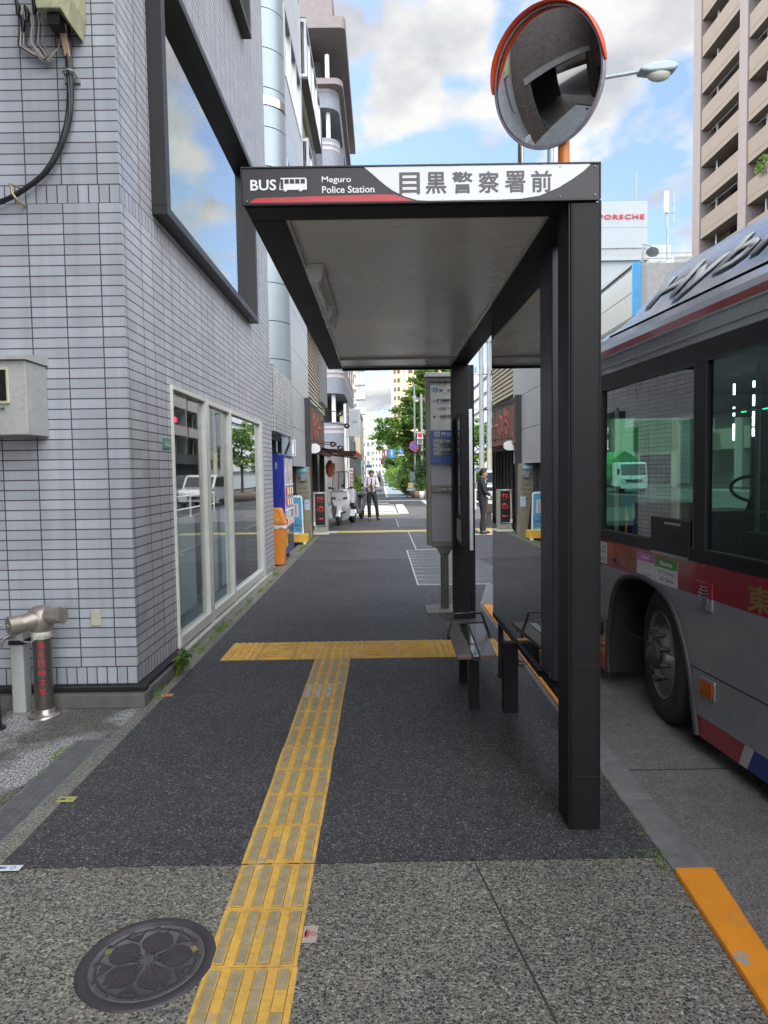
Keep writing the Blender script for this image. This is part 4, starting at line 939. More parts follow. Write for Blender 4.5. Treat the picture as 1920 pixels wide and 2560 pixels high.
# blue and white flashes in the skirt stripe
MB().prism([(-.80, .0), (-.86, .125), (-.78, .125), (-.725, 0)], lambda x, z: (x, .0, z), (0, .001, 0)).build('skirt_flash', M('bus_pale', (.35, .36, .33, 1), .4), bus)
MB().prism([(-1.5, .0), (-1.5, .125), (-.86, .125), (-.80, 0)], lambda x, z: (x, .0, z), (0, .001, 0)).build('skirt_flash', M('bus_blue', (.015, .03, .16, 1), .35), bus)
MB().box(1.0, UF, 0, .0012, .10, .148).build('skirt_stripe', M('bus_orange', (.5, .13, .02, 1), .4), bus)
MB().box(1.0, UF, 0, .0011, .148, .30).build('skirt_patch', M('bus_yellowish', (.36, .36, .22, 1), .4), bus)
# arch liner + lip
Ac = arch(0)
for A in (Ac, [(x - 5.35, z) for x, z in Ac]):
    mb = MB(); vs = [(x, -.001, z) for x, z in A] + [(x, -.75, z) for x, z in A]; n = len(A)
    mb.add(vs, [(i, i + 1, n + i + 1, n + i) for i in range(n - 1)], 0, True)
    mb.add([(A[0][0], -.75, 0), (A[-1][0], -.75, 0), (A[-1][0], -.75, .85), (A[0][0], -.75, .85)], [(0, 1, 2, 3)], 0)
    mb.build('wheel_well', m_dark, bus)
for d_ in (0, -5.35):
    A = [(x + d_, z) for x, z in Ac]; MB().tube(cr([(x, .004, z) for x, z in A], 4), .022, 8).build('arch_lip', M('lip_rubber', (.03, .03, .034, 1), .45, 0, .1, 8), bus)
# window band frame
mb = MB(); W0, W1 = 1.035, 2.33
wins = [(-.235, 1.13), (-1.95, -.375), (-3.3, -2.0), (-4.7, -3.4), (-6.1, -4.8), (-7.6, -6.2), (1.25, 2.4)]
segs = sorted(wins)
cur = UR
for a, b_ in segs:
    mb.box(cur, a, -.035, .0, W0, W1); cur = b_
    mb.box(a, b_, -.035, .0, W0, 1.12).box(a, b_, -.035, .0, 2.205, W1)
mb.box(cur, UF, -.035, 0, W0, W1)
mb.build('window_frame', m_bblk, bus)
gb = glass('bus_glass', (.66, .83, .77, 1), 2.4)
for a, b_ in segs:
    MB().box(a, b_, -.022, -.018, 1.12, 2.205).build('window', gb, bus)
    mbx = MB(); t_ = .012
    mbx.box(a - t_, a, 0, .004, 1.108, 2.217).box(b_, b_ + t_, 0, .004, 1.108, 2.217).box(a, b_, 0, .004, 1.108, 1.12).box(a, b_, 0, .004, 2.205, 2.217).build('window_gasket', M('gasket', (.03, .033, .04, 1), .5), bus)
# roof section
prof = [(0, 2.33), (0, 2.455), (.004, 2.467), (0, 2.515), (-.012, 2.56), (-.04, 2.61), (-.09, 2.65), (-.2, 2.69), (-.6, 2.72), (-1.15, 2.73), (-1.7, 2.72), (-2.1, 2.69), (-2.21, 2.65), (-2.26, 2.61), (-2.29, 2.56), (-2.3, 2.515), (-2.3, 2.33)]
mb = MB(); n = len(prof)
for i in range(n - 1):
    (y0, z0), (y1, z1) = prof[i], prof[i + 1]
    mi = 1 if i in (2,) else 0
    nn_ = 6
    mb.add([(UR, y0, z0), (UF - .1, y0, z0), (UF - .1, y1, z1), (UR, y1, z1)], [(0, 1, 2, 3)], mi, i > 2)
mb.build('roof', [M('bus_roof_silver', (.42, .42, .45, 1), .22, .65, .05, 2, coat=.6), m_bred], bus)
MB().box(UR, UF - .1, .0, .010, 2.372, 2.386).box(UR, UF - .1, .0, .008, 2.452, 2.464).build('drip_rail', m_alu, bus)
# other side, front, rear, floor
mb = MB().box(UR, UF, -2.3, -2.28, .0, 1.15); cur = UR
for a, b_ in [(-7.7, -6.5), (-6.4, -5.2), (-5.1, -3.9), (-3.8, -2.6), (-2.5, -1.3), (-1.2, .0), (.1, 2.2)]:
    mb.box(cur, a, -2.3, -2.28, 1.15, 2.2); cur = b_
    MB().box(a, b_, -2.292, -2.288, 1.15, 2.2).build('window', gb, bus)
mb.box(cur, UF, -2.3, -2.28, 1.15, 2.2).box(UR, UF, -2.3, -2.28, 2.2, 2.34)
mb.build('side_panel', m_bsil, bus)
mb = MB().box(UF - .03, UF, -2.28, -.04, .0, .95).box(UF - .03, UF, -2.28, -2.18, .95, 2.34).box(UF - .03, UF, -.12, -.04, .95, 2.34).box(UF - .03, UF, -2.18, -.12, 2.1, 2.34)
mb.box(UR, UR + .03, -2.28, -.04, .0, 2.34); mb.build('end_panel', m_bsil, bus)
MB().box(UF - .02, UF - .012, -2.18, -.12, .95, 2.1).build('windscreen', gb, bus)
MB().box(UR, UF, -2.28, -.76, .12, .2).box(UR, -.5, -.76, -.05, .12, .2).box(UR, UF - .05, -2.25, -.05, 2.33, 2.36).build('floor', m_dark, bus)
# interior
mb = MB()
for a, b_ in ((.55, -1.95), (-1.4, -.5), (-1.4, -1.95), (-2.4, -.5), (-2.4, -1.95), (-3.4, -1.95), (-3.4, -.5)):
    mb.box(a - .42, a, b_ - .22, b_ + .22, .6, .72).box(a - .5, a - .4, b_ - .22, b_ + .22, .72, 1.36)
mb.build('seat', M('seat_dark', (.03, .03, .045, 1), .7), bus, bevel=.03)
mb = MB()
for a in (-.3, -1.6, -3.0, .3): mb.cyl((a, -.75, .2), (a, -.75, 2.3), .016, 10).cyl((a, -1.6, .2), (a, -1.6, 2.3), .016, 10)
mb.cyl((-4, -.75, 2.0), (1, -.75, 2.0), .014, 10).cyl((-4, -1.6, 2.0), (1, -1.6, 2.0), .014, 10)
mb.cyl((1.9, -.75, 1.05), (1.9, -1.6, 1.05), .014, 8)
mb.build('grab_rail', m_steel, bus)
MB().box(-.35, .1, -1.1, -.5, .6, 1.18).box(1.0, 1.5, -1.3, -.7, .2, 1.25).build('fare_machine', m_bblk, bus, bevel=.02)
mb = MB()
def led(u, z, w_=.010, h_=.013): mb.ob((u, -1.2, z), (w_, 0, 0), (0, .004, 0), (0, 0, h_))
for k in range(9): led(1.26 - .045 * k, 2.395, .014, .006)
for z in [2.27, 2.25, 2.23, 2.205, 2.08, 2.06, 2.03, 1.94, 1.92, 1.895, 1.87, 1.85, 1.83]: led(1.315, z)
for z in [2.26, 2.235, 2.15, 2.13, 2.11, 2.09, 2.065, 2.02, 2.0, 1.98, 1.955, 1.93, 1.89, 1.87, 1.85]: led(1.05, z)
mb.build('led_lamp', M('led_white', (.85, .92, 1, 1), .4, emit=2.2), bus)
mb = MB(); 
for u in (1.18, .90): mb.ob((u, -1.2, 2.05), (.03, 0, 0), (0, .004, 0), (0, 0, .012))
mb.build('indicator_lamp', M('led_green', (.02, .9, .35, 1), .4, emit=1.6), bus)
MB().tube([(1.0 + .05 * sin(t_), -1.2 + .21 * cos(t_), 1.42 + .10 * sin(t_)) for t_ in [k * pi / 10 for k in range(21)]], .014, 8).cyl((1.0, -1.2, 1.40), (1.2, -1.2, 1.05), .03, 10).build('steering_wheel', m_bblk, bus)
MB().box(1.3, 1.9, -2.1, -.6, 1.0, 1.16).box(1.9, 2.5, -2.15, -.3, .9, 1.08).build('dashboard', m_bblk, bus, bevel=.03)
MB().box(1.0, 1.2, -.7, -.3, 1.15, 1.32).build('ticket_case', M('case_orange', (.35, .12, .03, 1), .5), bus)
MB().box(-.2, .3, -.014, .006, 1.035, 1.275).build('door_flap', m_bblk, bus, bevel=.004)
MB().box(-.19, .29, .006, .010, 1.032, 1.048).box(-.10, .1, .006, .010, 1.235, 1.25).build('flap_trim', m_alu, bus)
MB().box(-.05, -.02, .006, .012, 1.12, 1.18).build('flap_latch', m_dark, bus)
# stickers and writing (u runs right-to-left seen from the kerb)
RT, UPV = (-1, 0, 0), (0, 0, 1)
def badge(name, u0, u1, z0, z1, m, y=.0012): return MB().box(u0, u1, .0, y, z0, z1).build(name, m, bus)
m_stk = M('sticker_white', (.55, .55, .57, 1), .4)
e_ = badge('entrance_sign', 1.04, 1.26, .852, 1.02, m_stk)
text('入口', (1.145, .0013, .965), RT, UPV, M('sign_ink', (1, 1, 1, 1)), bus, w=.145, h=.062, ex=.0005, bold=.01)
text('ENTRANCE', (1.15, .0013, .885), RT, UPV, M('sign_ink', (1, 1, 1, 1)), bus, w=.19, h=.036, ex=.0005, bold=.01)
text('M', (.893, .0013, .925), RT, UPV, m_bgold, bus, w=.062, h=.10, ex=.0005, bold=.01)
text('306', (.665, .0013, .932), RT, UPV, m_bgold, bus, w=.235, h=.105, ex=.0005, bold=.01)
text('東急バス', (-1.22, .0013, .918), RT, UPV, m_bgold, bus, w=.88, h=.145, ex=.0005, bold=.015)
badge('payment_sticker', .246, .512, .84, 1.01, m_stk); badge('payment_sticker', -.055, .242, .838, 1.007, m_stk)
badge('sticker_band', .247, .511, .955, 1.0095, M('sticker_pink', (.45, .12, .36, 1), .4), .0018); badge('sticker_band', -.054, .241, .945, 1.0065, M('sticker_green', (.06, .26, .05, 1), .4), .0018)
text('PASMO', (.38, .0019, .982), RT, UPV, m_inkw, bus, w=.13, h=.022, ex=.0005, bold=.02)
text('Suica', (.09, .0019, .976), RT, UPV, m_inkw, bus, w=.165, h=.03, ex=.0005, bold=.03)
text('モバイルSuica', (.09, .0013, .918), RT, UPV, ki, bus, w=.21, h=.024, ex=.0005, bold=.015); text('IC Suica', (.08, .0013, .872), RT, UPV, ki, bus, w=.17, h=.024, ex=.0005, bold=.015)
text('タッチしてください', (.38, .0013, .93), RT, UPV, ki, bus, w=.18, h=.014, ex=.0005); text('for PASMO', (.38, .0013, .905), RT, UPV, ki, bus, w=.08, h=.01, ex=.0005); text('IC PASMO', (.37, .0013, .872), RT, UPV, M('sticker_pink', (1, 1, 1, 1)), bus, w=.18, h=.02, ex=.0005, bold=.015)
# louvre
MB().box(-.465, -.285, 0, .012, .84, .931).build('louvre', m_bred, bus, bevel=.004); MB().box(-.465, -.285, 0, .012, .768, .8395).build('louvre', M('bus_silver', (1, 1, 1, 1)), bus, bevel=.004)
mb = MB()
for k in range(7): mb.tube([(-.43 + .01 * abs(k - 3), .012, .79 + k * .019), (-.375, .020, .787 + k * .019), (-.32 - .01 * abs(k - 3), .012, .79 + k * .019)], .0045, 6)
mb.build('louvre_slats', m_alu, bus)
# side marker lamp
MB().box(-.505, -.35, 0, .014, .257, .372).build('marker_frame', m_alu, bus, bevel=.006); MB().box(-.49, -.365, .012, .022, .27, .358).build('marker_lens', M('amber', (.3, .045, .006, 1), .2, coat=.6), bus, bevel=.004)
MB().box(1.10, 1.32, 0, .03, .27, .38).build('front_indicator_case', m_bblk, bus, bevel=.01); MB().box(1.14, 1.30, .028, .036, .29, .36).build('front_indicator', m_white, bus); MB().lathe([(.032, 0), (.03, .012), (0, .016)], (1.11, 0, .2), 16, axis=(0, 1, 0)).build('reflector', M('amber', (1, 1, 1, 1)), bus)
# wheels
def wheel(cx, cy, steer):
    w_ = bpy.data.objects.new('wheel', None); COL.objects.link(w_); w_.parent = bus; w_.location = (cx, cy, .335); w_.rotation_euler = (0, 0, steer); LOC[w_.name] = Vector((0, 0, 0))
    ax = (0, 1, 0); r_ = .455
    MB().lathe([(.30, -.22), (.40, -.24), (.44, -.22), (r_, -.19), (r_, -.05), (.445, -.02), (.41, 0), (.35, .004), (.302, -.012), (.292, -.03)], (0, 0, 0), 56, axis=ax).build('tyre', m_rubber, w_)
    mb = MB().lathe([(.292, -.03), (.298, -.006), (.288, -.008), (.28, -.03), (.27, -.09), (.235, -.115), (.20, -.05), (.165, .0), (.15, .02), (.135, .022), (.13, .0), (.09, -.01), (0, -.01)], (0, 0, 0), 56, axis=ax)
    mb.build('rim', M('rim_grey', s(140, 140, 142), .38, .7, .2, 12, dirt=.4), w_)
    mb = MB()
    for k in range(8):
        t_ = 2 * pi * k / 8; mb.lathe([(.032, 0), (.030, .003), (0, .003)], (.222 * cos(t_), -.082, .222 * sin(t_)), 14, axis=(cos(t_) * .55, .84, sin(t_) * .55))
    mb.build('hand_hole', m_dark, w_)
    mb = MB()
    for k in range(10):
        t_ = 2 * pi * k / 10 + .2; c_ = (.168 * cos(t_), 0, .168 * sin(t_)); mb.cyl((c_[0], -.02, c_[2]), (c_[0], .036, c_[2]), .017, 6, smooth=False).cyl((c_[0], .03, c_[2]), (c_[0], .046, c_[2]), .009, 8)
    mb.lathe([(.10, -.02), (.10, .04), (.085, .05), (.06, .055), (.055, .075), (0, .08)], (0, 0, 0), 28, axis=ax)
    mb.build('hub', M('hub_dark', s(70, 68, 68), .5, .5, .2, 20), w_)
wheel(.27, -.05, -R(11)); wheel(-5.0, -.12, 0)
MB().box(-.35, -.33, -.45, -.06, -.06, .2).build('mud_flap', m_rubber, bus)
# roof cowl with lettering
mb = MB(); st = []
def cowl(u):
    k = max(0., min(1., (1.22 - u) / .95)); k = k * k * (3 - 2 * k) if False else sin(k * pi / 2)
    h = 2.645 + .40 * k
    return [(u, -.045, 2.63), (u, -.07 - .02 * k, 2.655), (u, -.13 - .04 * k, 2.655 + (h - 2.655) * .45), (u, -.22 - .03 * k, 2.655 + (h - 2.655) * .82), (u, -.36, h - .01), (u, -.7, h + .01), (u, -1.6, h + .01), (u, -1.94, h - .01), (u, -2.1, 2.66 + (h - 2.66) * .7), (u, -2.25, 2.64)]
us = [1.22 - .01 * i for i in range(6)] + [1.15 - .06 * i for i in range(20)] + [-.2, -1, -2, -3, -4, -5]
us = sorted(set(us), reverse=True)
rows = [cowl(u) for u in us]; n = len(rows[0])
mb.add([p for r_ in rows for p in r_], [(i * n + k, i * n + k + 1, (i + 1) * n + k + 1, (i + 1) * n + k) for i in range(len(rows) - 1) for k in range(n - 1)], 0, True)
mb.build('roof_cowl', M('cowl_silver', (.40, .40, .43, 1), .25, .5, .03, 1, coat=.4), bus)
p0_, p1_ = Vector((0, -.165, 2.655 + .39 * .45)), Vector((0, -.245, 2.655 + .39 * .82))
upc = (Vector((0, -.17, 2.83)) - Vector((0, -.09, 2.655))).normalized()
cc_ = Vector((0, -.125, 2.735))
nrm = Vector((-1, 0, 0)).cross(upc)
text('Hybrid', cc_ + Vector((-.53, 0, 0)) + nrm * .034, RT, upc, M('letter_navy', (.02, .02, .06, 1), .35), bus, w=2.17, h=.215, ex=.0016, bold=.01, fat=.011, shear=.45, name='lettering_shadow')
text('Hybrid', cc_ + Vector((-.52, 0, 0)) + upc * .012 + nrm * .042, RT, upc, M('letter_silver', (.58, .58, .55, 1), .4, .1), bus, w=2.15, h=.205, ex=.0016, bold=.012, fat=.005, shear=.45)
# ------------------------------------------------------------------ silver round-cornered building
m_sp = M('silver_panel', (.27, .32, .36, 1), .34, .35, .03, .5)
m_spb = M('silver_panel_bright', (.45, .47, .50, 1), .35, .3, .03, .5)
m_seam = M('seam_dark', (.03, .03, .035, 1), .7)
sb = thing('silver_building', 'silver panelled office block with a rounded corner rising past the tiled building', 'building', (-2.4, 14.1, 0))
r_ = .53; cx_, cy_ = -1.85 - r_, 14.1 + r_
def arcpts(rr, n=14, a0=-90, a1=0): return [(cx_ + rr * cos(R(a0 + (a1 - a0) * i / n)), cy_ + rr * sin(R(a0 + (a1 - a0) * i / n))) for i in range(n + 1)]
arc = arcpts(r_)
mb = MB(); zl = [1.75] + [2.4 + .755 * k for k in range(30)]
for z0, z1 in zip(zl[:-1], zl[1:]):
    a, b_ = z0 + .008, z1 - .008
    for i in range(len(arc) - 1): mb.add([(*arc[i], a), (*arc[i + 1], a), (*arc[i + 1], b_), (*arc[i], b_)], [(0, 1, 2, 3)], 0, True)
    mb.quad((-2.39, 14.1, a), (cx_, 14.1, a), (cx_, 14.1, b_), (-2.39, 14.1, b_))
mb.build('corner_panel', m_sp, sb)
ai = arcpts(r_ - .02); mb = MB(); n = len(ai)
mb.add([(*p, 1.75) for p in ai] + [(*p, 24.2) for p in ai], [(i, i + 1, n + i + 1, n + i) for i in range(n - 1)]); mb.box(-6, -2.36, 14.13, 14.3, 0, 24.2).box(-2.39, -2.382, 14.085, 14.12, 1.75, 24.2)
mb.build('backing', m_seam, sb)
ao = arcpts(r_ + .025); mb = MB(); mb.add([(*p, 8.86) for p in ao] + [(*p, 9.02) for p in ao], [(i, i + 1, n + i + 1, n + i) for i in range(n - 1)], 0, True)
mb.build('chrome_band', M('chrome', (.8, .8, .82, 1), .05, 1, .02), sb)
# front face strip with dark windows
mb = MB()
for z0, z1 in ((1.75, 4.2), (5.35, 6.0), (7.2, 8.0), (8.05, 8.9), (10.9, 11.2), (13, 14), (16, 24)): mb.box(-6, -2.40, 14.08, 14.12, z0, z1)
mb.build('front_panel', m_sp, sb)
for z0, z1 in ((4.2, 5.35), (6.0, 7.2), (8.95, 9.75), (9.85, 13.0), (14, 16)):
    f = MB().box(-2.46, -2.41, 14.06, 14.13, z0, z1).box(-3.6, -3.55, 14.06, 14.13, z0, z1).box(-3.55, -2.46, 14.06, 14.13, z0, z0 + .06).box(-3.55, -2.46, 14.06, 14.13, z1 - .06, z1).build('front_window', M('champagne', (.40, .38, .33, 1), .35, .4), sb)
    MB().box(-3.55, -2.46, 14.10, 14.11, z0, z1).build('pane', m_blackg, f)
# street face
mb = MB(); yl = [14.66, 15.5, 16.6, 17.7]
bands = [(1.75, 5.9), (8.1, 9.72), (11.15, 13.0), (14.6, 16.4), (18, 24.2)]
for z0, z1 in bands:
    k = max(1, round((z1 - z0) / .8))
    for j in range(k): mb.box(-1.90, -1.85, cy_, 17.95, z0 + (z1 - z0) * j / k + .006, z0 + (z1 - z0) * (j + 1) / k - .006)
mb.box(-1.90, -1.852, cy_, 14.72, 5.9, 18).box(-1.9, -1.853, 17.6, 17.95, 5.9, 18)
mb.build('street_panel', m_spb, sb)
MB().box(-1.97, -1.915, cy_, 17.94, 1.75, 24.2).box(-6, -2.1, 14.3, 17.95, 0, 24.2).build('core', M('core_grey', (.05, .05, .055, 1), .6), sb)
for z0, z1 in ((5.9, 8.1), (9.72, 11.15), (13.0, 14.6), (16.4, 18)):
    f = MB()
    for y in (14.72, 15.68, 16.64, 17.55): f.box(-1.915, -1.835, y, y + .05, z0, z1)
    f.box(-1.91, -1.84, 14.77, 17.55, z0, z0 + .05).box(-1.91, -1.84, 14.77, 17.55, z1 - .05, z1)
    f = f.build('ribbon_window', m_alu, sb); MB().box(-1.905, -1.9, 14.75, 17.6, z0, z1).build('pane', glass('ribbon_glass', (.3, .34, .36, 1), 3.5), f)
MB().box(-3.0, -2.05, 16.3, 18.0, 0, 1.75).build('service_door', m_dark, sb)
# notice on it
nb = thing('wall_notice', 'white framed notice with opening hours fixed low on the silver rounded building', 'notice', (-2.1, 14.6, 1.9))
np0 = Vector((-1.935, 14.48, 2.13)); nr = Vector((.86, .51, 0)).normalized(); nf = Vector((.51, -.86, 0))
MB().ob(np0, nr * .16, nf * .006, (0, 0, .165)).build('board', m_white, nb); MB()
mb = MB(); 
for (a, b_, c, d) in ((-.14, .14, .135, .147), (-.14, .14, -.147, -.135), (-.14, -.128, -.135, .135), (.128, .14, -.135, .135)):
    mb.ob(np0 + nf * .008 + nr * (a + b_) / 2 + Vector((0, 0, (c + d) / 2)), nr * (b_ - a) / 2, nf * .002, (0, 0, (d - c) / 2))
mb.build('border', M('notice_navy', (.05, .05, .15, 1), .5), nb)
for k, (t_, h) in enumerate((('モナコ人数本と', .045), ('9時　11:00', .03), ('平日　12:30', .03), ('●ー', .03))): text(t_, np0 + nf * .011 + Vector((0, 0, .085 - .055 * k)), nr, Z, ki, nb, w=.2 if k == 0 else .13, h=h, ex=.001, bold=.01)

# parking pay machine (tapering pillar)
pm = thing('payment_pillar', 'tapering beige metal payment pillar with a blue label between the blue sign and black post', 'payment machine', (-1.95, 16.6, 0))
m_pp = M('pillar_beige', (.30, .275, .215, 1), .3, .5, .1, 4)
MB().prism([(-2.15, 1.75), (-1.74, 1.75), (-1.72, 0.0), (-1.88, 0.0), (-2.02, 1.0)], lambda x, z: (x, 16.6, z), (0, .35, 0)).build('body', m_pp, pm, bevel=.006)
MB().prism([(-2.30, 1.75), (-2.15, 1.75), (-2.02, 1.0), (-1.9, 0), (-2.15, 0)], lambda x, z: (x, 16.64, z), (0, .28, 0)).build('side_plate', M('pillar_dark', (.05, .048, .045, 1), .4), pm)
MB().box(-2.04, -1.79, 16.59, 16.6, 1.62, 1.72).build('blue_label', M('label_blue', (.12, .38, .52, 1), .5), pm)
text('精算機 PAY', (-1.915, 16.588, 1.67), X, Z, m_inkw, pm, w=.2, h=.045, ex=.001)
MB().prism([(-1.95, 1.56), (-1.80, 1.56), (-1.79, 1.47), (-1.84, 1.41), (-1.93, 1.41)], lambda x, z: (x, 16.52, z), (0, .08, 0)).build('hood', M('hood_grey', (.2, .27, .31, 1), .35, .3), pm, bevel=.006)
for k, t_ in enumerate(('◀出口', 'ご案内', '8:00 500円', '20:00 100円', '最大 1500円', '24時間営業')): text(t_, (-1.90 if k else -1.99, 16.597, 1.50 - .11 * k - (.04 if k > 1 else 0)), X, Z, ki, pm, w=.08 if k == 0 else .2, h=.04, ex=.001, bold=.01)
MB().box(-1.86, -1.73, 16.585, 16.6, .72, .96).build('card', M('card_blue', (.35, .45, .58, 1), .5), pm)
text('お願い', (-1.795, 16.583, .88), X, Z, ki, pm, w=.09, h=.03, ex=.001); 

# vending machine, bin, blue sign, A-board ------------------------------------
vm = thing('vending_machine', 'blue drinks vending machine tucked under the tiled ledge behind an orange bin', 'vending machine', (-2.1, 13.0, 0))
m_vb = M('vending_blue', (.018, .03, .26, 1), .3, 0, .08, 3, coat=.4)
MB().box(-2.42, -1.80, 12.42, 13.62, .12, 1.93).prism([(-2.42, 1.93), (-1.80, 1.93), (-1.86, 1.97), (-2.42, 1.97)], lambda x, z: (x, 12.42, z), (0, 1.2, 0)).build('cabinet', m_vb, vm, bevel=.01)
MB().box(-1.80, -1.745, 12.43, 13.6, .14, 1.94).build('door', m_vb, vm, bevel=.012)
MB().box(-1.745, -1.735, 12.5, 13.5, 1.42, 1.88).build('poster', M('poster_pale', (.55, .5, .55, 1), .3, 0, .5, 5), vm)
MB().box(-1.745, -1.735, 12.5, 13.5, .98, 1.38).box(-1.745, -1.735, 12.5, 13.2, .62, .93).build('display_window', M('display_pale', (.42, .45, .5, 1), .15, 0, .3, 9), vm)
mb = MB()
for j, z in enumerate((1.02, 1.22, .66)):
    for k in range(9): mb.cyl((-1.732, 12.56 + k * .1, z), (-1.732, 12.56 + k * .1, z + .12), .025, 8, k % 3)
mb.build('sample_drinks', [m_red, m_white, m_yel], vm)
MB().box(-1.745, -1.715, 12.5, 13.45, .93, .96).box(-1.745, -1.715, 12.5, 13.45, 1.385, 1.41).build('ledge_trim', m_white, vm)
MB().box(-1.745, -1.73, 12.7, 13.3, .28, .5).build('flap', m_blackg, vm); MB().box(-1.745, -1.737, 12.5, 12.85, .28, .58).build('yellow_label', M('label_yellow', (.55, .45, .05, 1), .5), vm)
text('電子', (-1.735, 12.68, .47), Y, Z, m_red, vm, w=.2, h=.1, ex=.001, bold=.02); text('マネー', (-1.735, 12.68, .36), Y, Z, m_red, vm, w=.24, h=.08, ex=.001, bold=.02)
MB().box(-1.90, -1.865, 12.41, 12.42, 1.68, 1.80).build('lock_plate', m_galv, vm); mb = MB()
for x, y in ((-2.3, 12.5), (-1.86, 12.5), (-1.86, 13.5), (-2.3, 13.5)): mb.cyl((x, y, 0), (x, y, .12), .03, 8)
mb.build('foot', m_black, vm)
bn2 = thing('litter_bin', 'orange swing top litter bin with a white bag rim beside the vending machine', 'bin', (-1.82, 12.15, 0))
m_bo = M('bin_orange', (.62, .21, .025, 1), .42, 0, .06, 4)
MB().prism([(-1.995, 0.02), (-1.735, .02), (-1.69, .70), (-2.04, .70)], lambda x, z: (x, 11.98, z), (0, .32, 0)).build('body', m_bo, bn2, bevel=.015)
MB().prism([(-2.045, .72), (-1.68, .72), (-1.70, .77), (-1.77, .985), (-1.80, 1.0), (-1.92, 1.0), (-1.95, .985), (-2.03, .77)], lambda x, z: (x, 11.965, z), (0, .35, 0)).build('lid', m_bo, bn2, bevel=.012)
MB().prism([(-1.99, .78), (-1.74, .78), (-1.865, .95)], lambda x, z: (x, 11.96, z), (0, .01, 0)).build('flap', M('bin_orange_light', (.7, .3, .06, 1), .4), bn2)
mb = MB(); ring = []
for k in range(36):
    a = 2 * pi * k / 36; rx, ry = .19, .175; ring.append((-1.865 + max(-rx, min(rx, rx * 1.3 * cos(a))) + random.uniform(-.006, .006), 12.14 + max(-ry, min(ry, ry * 1.3 * sin(a))) + random.uniform(-.006, .006)))
vs = [(x, y, .715) for x, y in ring] + [(x * 1 + random.uniform(-.012, .012), y + random.uniform(-.01, .01), .655 + random.uniform(-.03, .02)) for x, y in ring]; mb.add(vs, [(k, (k + 1) % 36, 36 + (k + 1) % 36, 36 + k) for k in range(36)], 0, True)
mb.build('bag', M('bag_white', (.6, .58, .6, 1), .35), bn2)
bsn = thing('blue_sign_board', 'light blue upright sign panel in a rolling yellow base beside the beige pillar', 'sign', (-1.87, 15.7, 0))
MB().prism([(-2.1, .22), (-1.79, .22), (-1.81, 1.05), (-1.83, 1.085), (-1.87, 1.10), (-2.1, 1.10)], lambda x, z: (x, 15.68, z), (0, .04, 0)).build('panel_rim', m_white, bsn, bevel=.006)
MB().prism([(-2.1, .26), (-1.815, .26), (-1.833, 1.03), (-1.85, 1.055), (-2.1, 1.065)], lambda x, z: (x, 15.676, z), (0, .004, 0)).build('panel', M('sign_skyblue', (.09, .32, .50, 1), .4), bsn)
MB().box(-2.02, -1.90, 15.672, 15.676, .62, .92).build('paper', m_stk, bsn)
text('体験無料', (-1.955, 15.670, .77), Z, (-1, 0, 0), M('red_ink', (1, 1, 1, 1)), bsn, w=.26, h=.05, ex=.001); text('OPEN', (-1.93, 15.670, .42), X, Z, ki, bsn, w=.18, h=.05, ex=.001)
text('N', (-1.905, 15.674, .33), X, Z, ki, bsn, w=.08, h=.08, ex=.001); MB().lathe([(.062, 0), (.054, .002)], (-1.915, 15.674, .50), 24, axis=(0, -1, 0)).build('ring_mark', ki, bsn)
MB().box(-2.1, -1.69, 15.5, 15.85, .06, .235).box(-1.9, -1.8, 15.6, 15.75, .235, .25).build('base', M('base_yellow', (.6, .36, .05, 1), .45), bsn, bevel=.03)
for x in (-1.75, -2.05): MB().cyl((x, 15.5, .035), (x, 15.47, .035), .035, 12).build('caster', m_white, bsn)
ab = thing('a_board', 'black illuminated stand sign with three red brushed characters on the pavement edge', 'sign', (-1.6, 17.9, 0))
MB().box(-1.775, -1.41, 17.8, 18.05, .09, 1.11).build('case', M('case_stainless', (.35, .33, .29, 1), .35, .4, .1), ab, bevel=.008)
MB().box(-1.72, -1.475, 17.79, 17.8, .22, 1.07).build('face', M('face_black', (.012, .012, .014, 1), .3), ab)
MB().box(-1.8, -1.38, 17.72, 18.12, .02, .08).build('foot', m_offw, ab, bevel=.01)
MB().box(-1.66, -1.53, 17.79, 17.81, 1.08, 1.1).build('top_light', m_white, ab)
for k, chh in enumerate('味の一'): text(chh, (-1.60, 17.786, .92 - .25 * k), X, Z, M('sign_vermilion', (.45, .03, .02, 1), .5), ab, h=.17 if k < 2 else .05, w=.17 if k < 2 else .15, ex=.002, bold=.03, shear=.15)
text('RAMEN DINING', (-1.60, 17.786, .25), X, Z, m_inkw, ab, w=.2, h=.025, ex=.001)
MB().tube(cr([(-1.74, 17.78, 1.0), (-1.76, 17.76, .5), (-1.74, 17.74, .3), (-1.70, 17.72, .2), (-1.78, 17.7, .06), (-1.85, 17.8, .03)]), .006, 6).ob((-1.75, 17.76, .3), (.02, 0, 0), (0, .02, 0), (0, 0, .05)).build('power_lead', m_white, ab)

